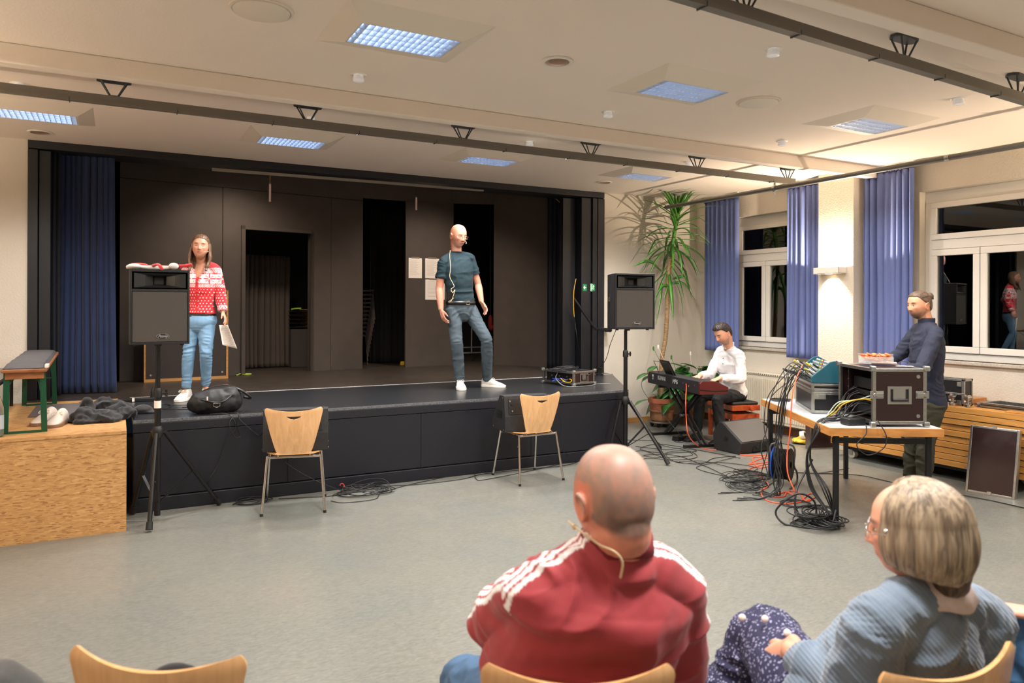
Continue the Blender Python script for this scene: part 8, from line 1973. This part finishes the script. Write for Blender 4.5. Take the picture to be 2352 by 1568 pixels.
# ---- sound engineer
def engineer():
    base = C(2118, 1112, 6.5); base.z = 0; f = vdir(-1.0, -0.12); L = ZV.cross(f)
    J = rel(dict(head=C(2112, 701, 6.5), neck=C(2128, 742, 6.5), sL=C(2150, 768, 6.32), sR=C(2108, 760, 6.68), eL=C(2118, 848, 6.24), wL=C(2062, 856, 6.18), tL=C(2030, 862, 6.15), eR=C(2068, 812, 6.74), wR=C(2022, 842, 6.62), tR=C(1990, 850, 6.6),
        hipL=C(2142, 930, 6.42), hipR=C(2128, 928, 6.60), kL=C(2126, 1020, 6.42), kR=C(2098, 1018, 6.62), aL=C(2122, 1100, 6.42), aR=C(2092, 1092, 6.62)), base)
    J['aL'].z = 0.09; J['aR'].z = 0.09
    J['M'] = orient(vdir(-0.97, -0.22), R_(4), 0); J['pL'] = J['pR'] = -ZV; J['thL'] = -L; J['thR'] = L; J['fL'] = vdir(-0.95, -0.3); J['fR'] = vdir(-0.8, -0.6); J['belly'] = f * 0.04
    t = thing('person', 'person with a hair bun in navy shirt and olive trousers at the sound desk', 'person', base)
    o = dict(torso=MALE, w=1.0, hs=1.03, curl=0.4); bs = lin((206, 150, 118))
    solid(body_mesh(J, o), 'body', m_skin, t, colf=lambda c, n: face_colours(c, J['head'], J['M'], 1.03, bs, lin((160, 100, 88)), lin((60, 46, 38)), stub=lin((120, 92, 76)), beard=lin((62, 46, 38))))
    eyes(t, J['head'], J['M'], 1.03)
    solid(garment_top(J, o, -0.06, 1.95, off=0.014), 'shirt', mat('navy_shirt', (34, 39, 58), rough=0.85), t, disp=wrinkle(0.005, (8, 8, 18), 41, samp=0.004))
    g = MB(); g.lathe([(0.068, -0.03), (0.069, 0.022), (0.064, 0.026)], J['neck'] + ZV * 0.02, 24); g.build('collar', mat('navy_shirt'), t, smooth='auto')
    solid(garment_legs(J, o, 0.1, 1.0, off=0.012, loose=1.12), 'trousers', mat('olive_trousers', (58, 56, 42), rough=0.9), t, disp=wrinkle(0.006, (8, 8, 20), 43, samp=0.004))
    sh = (J['sL'] + J['sR']) / 2; hip = (J['hipL'] + J['hipR']) / 2
    for k in range(5): g = MB(); g.add(*blob(sh.lerp(hip, 0.1 + 0.12 * k) + f * 0.14, (0.005,) * 3, n=5)); g.build('button', m_rub, t, smooth=True)
    m_cs = mat('brown_canvas_shoe', (60, 48, 44), rough=0.8)
    for a_, d_ in (('aL', J['fL']), ('aR', J['fR'])):
        p = J[a_]; shoe(Vector((p.x, p.y, 0)), math.atan2(-d_.x, d_.y), m_cs, m_sole, t, 0.285)
    mh = hairmat('tied_brown_hair', (112, 92, 74), (58, 44, 34)); M = J['M']; hc = J['head']
    head_shell(M, hc, 1.03, lambda p, d: 0.006 + 0 * p[:, 0], lambda p, d: (p[:, 2] + 1.0 * p[:, 1] > 0.016) & (p[:, 2] > -0.065) & ((np.abs(p[:, 0]) < 0.062) | (p[:, 2] > 0.012) | (p[:, 1] > 0.03)) | (p[:, 2] > 0.078), lambda o_, d_: o_ + d_ * (0.0012 * np.sin(60 * d_[:, 0]))[:, None], name='hair', m=mh, par=t)
    g = MB(); c = hc + M @ Vector((0, 0.105, 0.075)); g.add(*blob(c, (0.026, 0.028, 0.026))); g.tube(cr([c + M @ Vector(q) for q in ((0.02, 0.0, 0.0), (0.0, 0.02, -0.02), (-0.02, 0.0, 0.0), (0, 0.0, 0.025), (0.015, 0.02, 0.01), (0, 0.035, -0.03))], 4), 0.009, 7)
    solid(voxel(g, 0.004, 1), 'hair_bun', mh, t, disp=wrinkle(0.002, (40, 40, 40), 5)); g = MB(); g.add(*blob(hc + M @ Vector((0, 0.093, 0.072)), (0.012, 0.01, 0.014), n=6)); g.build('hair_tie', m_blk, t, smooth=True)
    gl = glasses(t, hc + M @ Vector((0, 0.016, 0.072)), M, 1.0, m_blk, up=0.0, back=0.03); gl.name = 'glasses_on_head'
    gl['label'] = 'glasses pushed up on the forehead'
engineer()

# ---- seated man in the red track jacket, from behind
def man_red():
    base = RV * 0.15 + FV * 1.92; f = vdir(-0.06, 1.0); L = ZV.cross(f)
    J = rel(dict(head=C(1409, 1146, 1.80), neck=C(1416, 1262, 1.80), sL=C(1226, 1362, 1.78), sR=C(1548, 1346, 1.86), eL=C(1138, 1425, 1.98), wL=C(1260, 1480, 2.16), tL=C(1340, 1470, 2.18), eR=C(1560, 1560, 2.0), wR=C(1470, 1540, 2.2), tR=C(1400, 1520, 2.22)), base)
    J.update(hipL=L * 0.11 - f * 0.02 + ZV * 0.55, hipR=-L * 0.11 - f * 0.02 + ZV * 0.55)
    kl = C(1068, 1562, 2.32) - base; J['kL'] = kl; J['aL'] = kl + f * 0.05 - ZV * (kl.z - 0.09); kr = -L * 0.22 + f * 0.42 + ZV * 0.5; J['kR'] = kr; J['aR'] = kr + f * 0.03 - ZV * 0.41
    J['M'] = orient(vdir(-0.36, 0.93), R_(4), 0); J['pL'] = J['pR'] = -f; J['thL'] = J['thR'] = ZV; J['fL'] = J['fR'] = f; J['belly'] = f * 0.06
    t = thing('person', 'person with cropped grey hair in a red track jacket seated in front, seen from behind', 'person', base)
    BIG = [(-0.14, .17, .14, 0), (0.0, .215, .16, 0), (0.15, .23, .175, 0.6), (0.38, .235, .18, 0.9), (0.62, .228, .165, .5), (0.85, .228, .145, 0), (1.0, .225, .12, 0), (1.08, .18, .105, 0), (1.16, .12, .09, 0), (1.2, .09, .08, 0)]
    o = dict(trap=0.068, torso=BIG, w=1.0, wx=1.08, hs=1.12, nr=0.072, arm=(0.058, 0.060, 0.056), fore=(0.052, 0.04, 0.032), leg=(0.10, 0.085, 0.068, 0.06, 0.045), curl=0.6)
    bs = lin((214, 140, 116)); gry = lin((150, 130, 118))
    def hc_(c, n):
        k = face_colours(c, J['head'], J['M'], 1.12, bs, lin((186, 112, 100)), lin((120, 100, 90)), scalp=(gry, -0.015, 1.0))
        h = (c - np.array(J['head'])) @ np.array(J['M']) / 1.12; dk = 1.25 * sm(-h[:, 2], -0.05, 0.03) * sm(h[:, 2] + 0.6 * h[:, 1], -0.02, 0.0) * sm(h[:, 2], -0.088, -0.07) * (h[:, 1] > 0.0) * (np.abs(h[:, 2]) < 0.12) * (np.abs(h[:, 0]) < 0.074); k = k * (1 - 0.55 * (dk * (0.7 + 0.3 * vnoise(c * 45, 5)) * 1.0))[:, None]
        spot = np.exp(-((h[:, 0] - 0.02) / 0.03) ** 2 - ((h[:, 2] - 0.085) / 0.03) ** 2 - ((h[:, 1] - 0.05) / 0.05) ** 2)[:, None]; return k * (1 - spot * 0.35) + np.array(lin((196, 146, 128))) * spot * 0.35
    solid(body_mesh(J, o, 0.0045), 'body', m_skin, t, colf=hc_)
    eyes(t, J['head'], J['M'], 1.12)
    red = np.array(lin((158, 50, 57))); wht = np.array(lin((236, 232, 232)))
    segs = [(J['neck'] + L * 0.07 + ZV * 0.02, J['sL'] + L * 0.01), (J['sL'] + L * 0.01, J['eL']), (J['eL'], J['wL'])], [(J['neck'] - L * 0.07 + ZV * 0.02, J['sR'] - L * 0.01), (J['sR'] - L * 0.01, J['eR']), (J['eR'], J['wR'])]
    def stripes(c, n):
        col = np.tile(red, (len(c), 1)); up = np.array(ZV) * 0.9 - np.array(f) * 0.25
        for sd, ss in zip((1, -1), segs):
            best = np.full(len(c), 9.0); lat = np.zeros(len(c)); al = np.zeros(len(c)); tot = 0.0
            for i, (a, b) in enumerate(ss):
                a = np.array(a); b = np.array(b); d = b - a; Ls = np.linalg.norm(d); d = d / Ls; u = (c - a) @ d; uc = np.clip(u, 0, Ls); q = a + uc[:, None] * d; dist = np.linalg.norm(c - q, axis=1)
                outw = up if i == 0 else (np.array(ZV) * 0.75 + np.array(L) * sd * 0.5 - np.array(f) * 0.25 if i == 1 else np.array(L) * sd)
                outw = outw - d * (outw @ d); outw /= np.linalg.norm(outw); side = np.cross(d, outw); m = dist < best
                w_ = (c - q) @ side; facing = ((c - q) @ outw) > 0; lat = np.where(m, np.where(facing, w_, 9), lat); best = np.where(m, dist, best)
            lat = lat + 0.004 * vnoise(c * 26, 6)
            for k in (-0.026, 0.0, 0.026): col[np.abs(lat - k) < 0.0085] = wht
        return col
    def ex(g):
        loft(g, [(J['neck'] - ZV * 0.05, 0.10, 0.095, L), (J['neck'] + ZV * 0.005, 0.088, 0.086, L), (J['neck'] + ZV * 0.035, 0.084, 0.082, L)], n=26, round1=False)
    solid(garment_top(J, o, -0.05, 1.97, off=0.012, extra=ex, sm_it=10, top=1.17), 'track_jacket', mat('red_jersey', (170, 48, 54), rough=0.75, attr=True, sheen=0.15, bump=0.0002, bs=500), t, disp=wrinkle(0.010, (5, 5, 15), 52, soft=(7, 7, 7), samp=0.007), colf=stripes)
    g = MB(); n_ = 30; v = []; cc = J['neck'] + ZV * 0.03
    for k in range(n_):
        a = 2 * PI * k / n_; q = cc + L * 0.088 * math.cos(a) + f * 0.086 * math.sin(a) + ZV * (0.004 * math.sin(3 * a)); v += [q - ZV * 0.028, q + ZV * 0.01 - (q - cc).normalized() * 0.004]
    g.add(v, [(2 * k, 2 * ((k + 1) % n_), 2 * ((k + 1) % n_) + 1, 2 * k + 1) for k in range(n_)]); g.build('collar', mat('dark_red_rib', (122, 28, 38), rough=0.85), t, smooth=True, solid=0.008)
    solid(garment_legs(J, o, 0.12, 1.0, off=0.012, vox=0.008), 'jeans', mat('mid_blue_denim', (66, 98, 132), rough=0.85, var=0.15, vs_=30), t, disp=wrinkle(0.006, (8, 14, 14), 55, samp=0.004))
    for a_ in ('aL', 'aR'):
        p = J[a_]; shoe(Vector((p.x, p.y, 0)), math.atan2(-f.x, f.y), m_leather, m_rub, t, 0.29)
    M = J['M']; hc = J['head']; S = 1.12
    pts = [(0.03, 0.075, -0.145), (0.03, 0.085, -0.11), (0.045, 0.08, -0.088), (0.066, 0.055, -0.078), (0.082, 0.03, -0.062), (0.084, 0.015, -0.06), (0.084, -0.02, -0.055), (0.078, -0.06, -0.055), (0.07, -0.085, -0.058)]
    g = MB(); g.tube([M @ (Vector(q) * S) + hc for q in cr(pts, 5)], 0.0028, 8); g.add(*blob(M @ (Vector((0.084, -0.025, -0.056)) * S) + hc, (0.007,) * 3, n=6)); g.build('headset_microphone', m_beige, t, smooth=True)
man_red()

# ---- seated woman with grey-blond bob
def woman_blue():
    fc = (-0.37, 0.93); f = vdir(*fc); L = ZV.cross(f); base = RV * 0.89 + FV * 1.91
    J = rel(dict(head=C(2098, 1220, 1.82), neck=C(2140, 1330, 1.84), sL=C(2010, 1432, 1.74), sR=C(2262, 1428, 1.96), eL=C(1962, 1600, 1.78), wL=C(1812, 1490, 2.01), tL=C(1735, 1550, 2.08), eR=C(2215, 1560, 2.1), wR=C(2050, 1570, 2.2), tR=C(1980, 1570, 2.25)), base)
    J.update(hipL=L * 0.10 + ZV * 0.55, hipR=-L * 0.10 + ZV * 0.55)
    J['kL'] = C(1755, 1462, 2.28) - base; J['kR'] = C(1830, 1560, 2.38) - base; J['aL'] = C(1665, 1620, 2.34) - base; J['aL'].z = 0.30; J['aR'] = J['kR'] + f * 0.05; J['aR'].z = 0.09
    J['M'] = orient(vdir(-0.86, 0.51), R_(3), R_(0)); J['pL'] = (-ZV * 0.75 + f * 0.6 + L * 0.1); J['thL'] = -L; J['pR'] = -ZV; J['thR'] = L; J['fL'] = J['fR'] = f; J['belly'] = f * 0.03
    J['cursL'] = None; J['curlsL'] = [0.75, 0.9, 1.0, 1.1]
    t = thing('person', 'person with a grey-blond bob in a blue-grey knit cardigan and floral skirt, seated', 'person', base)
    FM = [(-0.14, .16, .13, 0), (0.0, .19, .14, 0), (0.15, .18, .135, 0.5), (0.38, .165, .13, 0.7), (0.62, .17, .13, .4), (0.85, .165, .11, 0), (1.0, .150, .085, 0), (1.08, .11, .065, 0), (1.14, .065, .052, 0)]
    o = dict(torso=FM, w=1.0, hs=0.98, nr=0.052, arm=(0.052, 0.048, 0.046), fore=(0.042, 0.034, 0.027), leg=(0.09, 0.08, 0.062, 0.055, 0.04), hand=1.05, curl=0.8)
    bs = lin((220, 158, 130))
    solid(body_mesh(J, o, 0.004), 'body', m_skin, t, colf=lambda c, n: face_colours(c, J['head'], J['M'], 0.98, bs, lin((186, 112, 100)), lin((120, 100, 90))))
    eyes(t, J['head'], J['M'], 0.98)
    mk = mat('blue_grey_ribbed_knit', (112, 127, 144), rough=0.95, sheen=0.3, bump=0.0008, bs=260)
    ribdir = np.array((RV * 0.75 + ZV * 0.66))
    def kd_(c, n):
        c = wrinkle(0.007, (6, 6, 14), 61, samp=0.006)(c, n); ph = c @ ribdir * 2 * PI / 0.0105; return c + n * (0.0011 * np.sin(ph))[:, None]
    solid(garment_top(J, o, 0.0, 1.82, off=0.018, vox=0.0034, sm_it=8, top=1.09, armr=(0.054, 0.056, 0.058)), 'knit_cardigan', mk, t, disp=kd_)
    g = MB(); cc = J['neck'] + ZV * 0.0; n_ = 40; v = []
    for j in range(5):
        for k in range(n_):
            a = 2 * PI * k / n_; rr = (0.105, 0.085, 0.068, 0.060, 0.063)[j] * (1 + 0.035 * math.sin(7 * a + j)); v.append(cc + L * rr * math.cos(a) + f * rr * 0.92 * math.sin(a) + ZV * ((-0.045, -0.01, 0.02, 0.045, 0.058)[j] + 0.004 * math.sin(5 * a + 2 * j)))
    g.add(v, [(j * n_ + k, j * n_ + (k + 1) % n_, (j + 1) * n_ + (k + 1) % n_, (j + 1) * n_ + k) for j in range(4) for k in range(n_)]); g.build('blouse_collar', mat('pale_pink_blouse', (206, 188, 182), rough=0.8, var=0.08, vs_=60), t, smooth=True, solid=0.004)
    # skirt: cloth over both thighs, hanging from the knees
    g = MB(); off = 0.03
    for s_ in 'LR': limb(g, [J['hip' + s_], J['hip' + s_].lerp(J['k' + s_], 0.5), J['k' + s_], J['k' + s_].lerp(J['a' + s_], 0.5), J['k' + s_].lerp(J['a' + s_], 0.85)], [0.115, 0.105, 0.088, 0.105, 0.13], n=20)
    mid = (J['kL'] + J['kR']) / 2; hp = (J['hipL'] + J['hipR']) / 2; limb(g, [hp, (hp + mid) / 2, mid, mid - ZV * 0.28 + f * 0.03], [0.12, 0.1, 0.08, 0.10])
    ms = mat('navy_floral_cloth', (40, 40, 74), rough=0.85); nt = ms.node_tree; b = nt.nodes['Principled BSDF']; tc = nt.nodes.new('ShaderNodeTexCoord'); vo = nt.nodes.new('ShaderNodeTexVoronoi'); vo.inputs['Scale'].default_value = 95; nz = nt.nodes.new('ShaderNodeTexNoise'); nz.inputs['Scale'].default_value = 170; ad = nt.nodes.new('ShaderNodeMath'); ad.operation = 'ADD'; rp = nt.nodes.new('ShaderNodeValToRGB')
    rp.color_ramp.interpolation = 'CONSTANT'; rp.color_ramp.elements[0].color = (*lin((150, 150, 180)), 1); rp.color_ramp.elements[1].position = 0.80; rp.color_ramp.elements[1].color = (*lin((38, 38, 70)), 1)
    nt.links.new(tc.outputs['Object'], vo.inputs['Vector']); nt.links.new(tc.outputs['Object'], nz.inputs['Vector']); nt.links.new(vo.outputs['Distance'], ad.inputs[0]); nt.links.new(nz.outputs[0], ad.inputs[1]); nt.links.new(ad.outputs[0], rp.inputs[0]); nt.links.new(rp.outputs[0], b.inputs['Base Color'])
    sk = solid(voxel(g, 0.006, 6), 'skirt', ms, t, disp=wrinkle(0.010, (12, 12, 5), 66, samp=0.006))
    for px, py, D in ((1705, 1418, 2.16), (1757, 1421, 2.14), (1808, 1453, 2.08)):
        q = C(px, py, D) - base; g = MB(); g.add(*blob(q, (0.0105, 0.0105, 0.0105), n=7)); g.build('skirt_button', m_paper, t, smooth=True)
    for a_ in ('aL', 'aR'):
        p = J[a_]; shoe(Vector((p.x, p.y, p.z - 0.09)), math.atan2(-f.x, f.y), m_leather, m_rub, t, 0.25)
    # bob: rounded shell that falls to the nape, built in head space
    M = J['M']; hc = J['head']; g = MB(); nu, nv = 220, 60
    def bob(u, v):
        a = -0.98 + u * (PI + 1.96)          # around from left temple over the back to the right temple
        ca, sa = math.cos(a), math.sin(a)
        back = max(0.0, sa)
        zlow = -0.088 - 0.030 * back + 0.02 * max(0, -sa)
        if v < 0.5:
            th = v * 2 * PI / 2; rr = math.sin(th); z = 0.030 + 0.106 * math.cos(th); X = 0.098 * rr * ca; Y = 0.012 + (0.122 if sa > 0 else 0.098) * rr * sa
        else:
            q = (v - 0.5) * 2; z = 0.030 + (zlow - 0.030) * q; bul = 1 + 0.075 * math.sin(q * PI * 0.75) - 0.34 * q ** 3 * (0.45 + 0.55 * back); X = 0.098 * ca * bul; Y = 0.012 + (0.122 if sa > 0 else 0.098) * sa * bul
        s_ = 1 + 0.014 * math.sin(a * 23 + 2.2 * math.sin(v * 5)) + 0.010 * math.sin(a * 57 + 3 * v) + 0.012 * math.sin(a * 9 + v * 4)
        return M @ Vector((X * s_, Y * s_, z)) * 1.0 + hc
    g.grid(bob, nu, nv); v0 = len(g.v)
    def inner(u, v): q = bob(u, v); c0 = hc + M @ Vector((0, 0.012, 0.0)); return c0 + (q - c0) * 0.86
    g.grid(inner, nu, nv)
    g.f += [(nv * (nu + 1) + i, nv * (nu + 1) + i + 1, v0 + nv * (nu + 1) + i + 1, v0 + nv * (nu + 1) + i) for i in range(nu)]; g.m += [0] * nu
    for ii in (0, nu): g.f += [(j * (nu + 1) + ii, (j + 1) * (nu + 1) + ii, v0 + (j + 1) * (nu + 1) + ii, v0 + j * (nu + 1) + ii) for j in range(nv)]; g.m += [0] * nv
    mh = hairmat('grey_blond_hair', (178, 158, 132), (104, 88, 72), (30, 30, 2)); g.build('hair', mh, t, smooth=True)
    g = MB(); limb(g, [hc + M @ Vector((0, 0.075, -0.07)), hc + M @ Vector((0, 0.068, -0.125))], [0.05, 0.042], n=20); solid(voxel(g, 0.005, 2), 'nape_hair', hairmat('dark_nape_hair', (96, 74, 58), (48, 36, 28)), t, disp=wrinkle(0.002, (60, 60, 8), 3))
    glasses(t, hc, M, 1.0, m_chrome, r=0.024); g = MB(); g.add(*blob(hc + M @ Vector((0.072, -0.055, 0.012)), (0.008,) * 3, n=6)); g.build('hair_clip', m_chrome, t, smooth=True)
woman_blue()

# ---- person at the right edge: only a knee, hand and sleeve show
def person_edge():
    base = RV * 1.72 + FV * 1.95; f = vdir(-0.45, 0.89); L = ZV.cross(f)
    J = dict(hipL=L * 0.1 + ZV * 0.56, hipR=-L * 0.1 + ZV * 0.56, neck=ZV * 1.05, head=ZV * 1.20 + f * 0.03, sL=L * 0.18 + ZV * 1.0, sR=-L * 0.18 + ZV * 1.0)
    J['kL'] = C(2318, 1452, 2.12) - base; J['kR'] = J['kL'] + RV * 0.26 + FV * 0.12; J['aL'] = J['kL'] + f * 0.02; J['aL'].z = 0.09; J['aR'] = J['kR'] + f * 0.02; J['aR'].z = 0.09
    J['eL'] = C(2560, 1440, 1.98) - base; J['wL'] = C(2392, 1412, 2.02) - base; J['tL'] = C(2296, 1396, 2.06) - base; J['eR'] = J['sR'] - ZV * 0.26; J['wR'] = J['eR'] + f * 0.22; J['tR'] = J['wR'] + f * 0.1
    J['M'] = orient(f, 0, 0); J['pL'] = J['pR'] = -ZV; J['thL'] = -L * 1.0 + f * 0.0; J['thR'] = L; J['fL'] = J['fR'] = f; J['curlsL'] = [0.15, 0.2, 0.3, 0.4]
    t = thing('person', 'person mostly outside the right edge, only blue jeans, a hand and sleeve showing', 'person', base)
    o = dict(torso=MALE, w=0.95, leg=(0.09, 0.085, 0.066, 0.058, 0.042)); solid(body_mesh(J, o, 0.005), 'body', m_skin, t, colf=lambda c, n: face_colours(c, J['head'], J['M'], 1.0, lin((220, 158, 134)), lin((186, 112, 100)), lin((90, 70, 60))))
    solid(garment_legs(J, o, 0.14, 1.0, off=0.014, vox=0.007), 'jeans', mat('bright_blue_denim', (84, 130, 176), rough=0.85, var=0.15, vs_=30), t, disp=wrinkle(0.007, (9, 9, 14), 75, samp=0.004))
    solid(garment_top(J, o, -0.03, 1.85, off=0.016, vox=0.008), 'sweater', mat('brown_knit', (122, 98, 66), rough=0.95), t, disp=wrinkle(0.005, (9, 9, 16), 77))
    mh = hairmat('short_dark_hair', (52, 42, 38), (24, 18, 16), (50, 50, 50)); head_shell(J['M'], J['head'], 1.0, lambda p, d: 0.01 + 0 * p[:, 0], lambda p, d: (p[:, 2] + 0.8 * p[:, 1] > 0.02), name='hair', m=mh, par=t)
    for a_ in ('aL', 'aR'):
        p = J[a_]; shoe(Vector((p.x, p.y, 0)), math.atan2(-f.x, f.y), m_leather, m_rub, t, 0.28)
person_edge()
# ---- foreground chairs and coat
def cpos(lat, D): q = RV * lat + FV * D; return q.x, q.y
x, y = cpos(0.150, 1.86); chair(x, y, -YAW, 'plywood chair the person in the red jacket sits on')
x, y = cpos(-0.79, 1.912); chair(x, y, -YAW - R_(6.5), 'empty plywood chair at the bottom left, nearest the viewer')
x, y = cpos(0.925, 1.885); chair(x, y, -YAW + R_(21.8), 'plywood chair the person with the blond bob sits on')
x, y = cpos(1.74, 1.92); chair(x, y, -YAW + R_(27), 'plywood chair outside the right edge under the person in jeans')
x, y = cpos(-1.62, 1.75); chair(x, y, -YAW - R_(20), 'plywood chair at the bottom left corner under the grey coat')
q = RV * -1.27 + FV * 1.74 - ZV * 0.055; g = MB()
limb(g, [q + ZV * 0.45, q + ZV * 0.60, q + ZV * 0.70], [0.28, 0.27, 0.16]); g.add(*blob(q + ZV * 0.58 - RV * 0.2, (0.3, 0.26, 0.20)))
g.v = [tuple(Vector(v_) - q) for v_ in g.v]
t = thing('felt_coat', 'dark grey felt coat heaped over a chair at the bottom left edge', 'coat', q)
solid(voxel(g, 0.012, 6), 'cloth', mat('dark_grey_felt', (44, 46, 46), rough=0.95, var=0.3, vs_=60, sheen=0.3), t, disp=wrinkle(0.012, (6, 6, 6), 82, samp=0.01))
q = RV * -0.80 + FV * 1.93; t = thing('folded_jacket', 'dark jacket lying on the seat of the empty bottom left chair', 'jacket', (q.x, q.y, 0.46)); g = MB(); g.add(*blob((0, 0, 0.04), (0.17, 0.15, 0.05))); g.add(*blob(tuple(-FV * 0.11 + ZV * 0.13 - RV * 0.04), (0.12, 0.04, 0.14)))
solid(voxel(g, 0.008, 4), 'cloth', m_jack, t, disp=wrinkle(0.006, (12, 12, 12), 85))
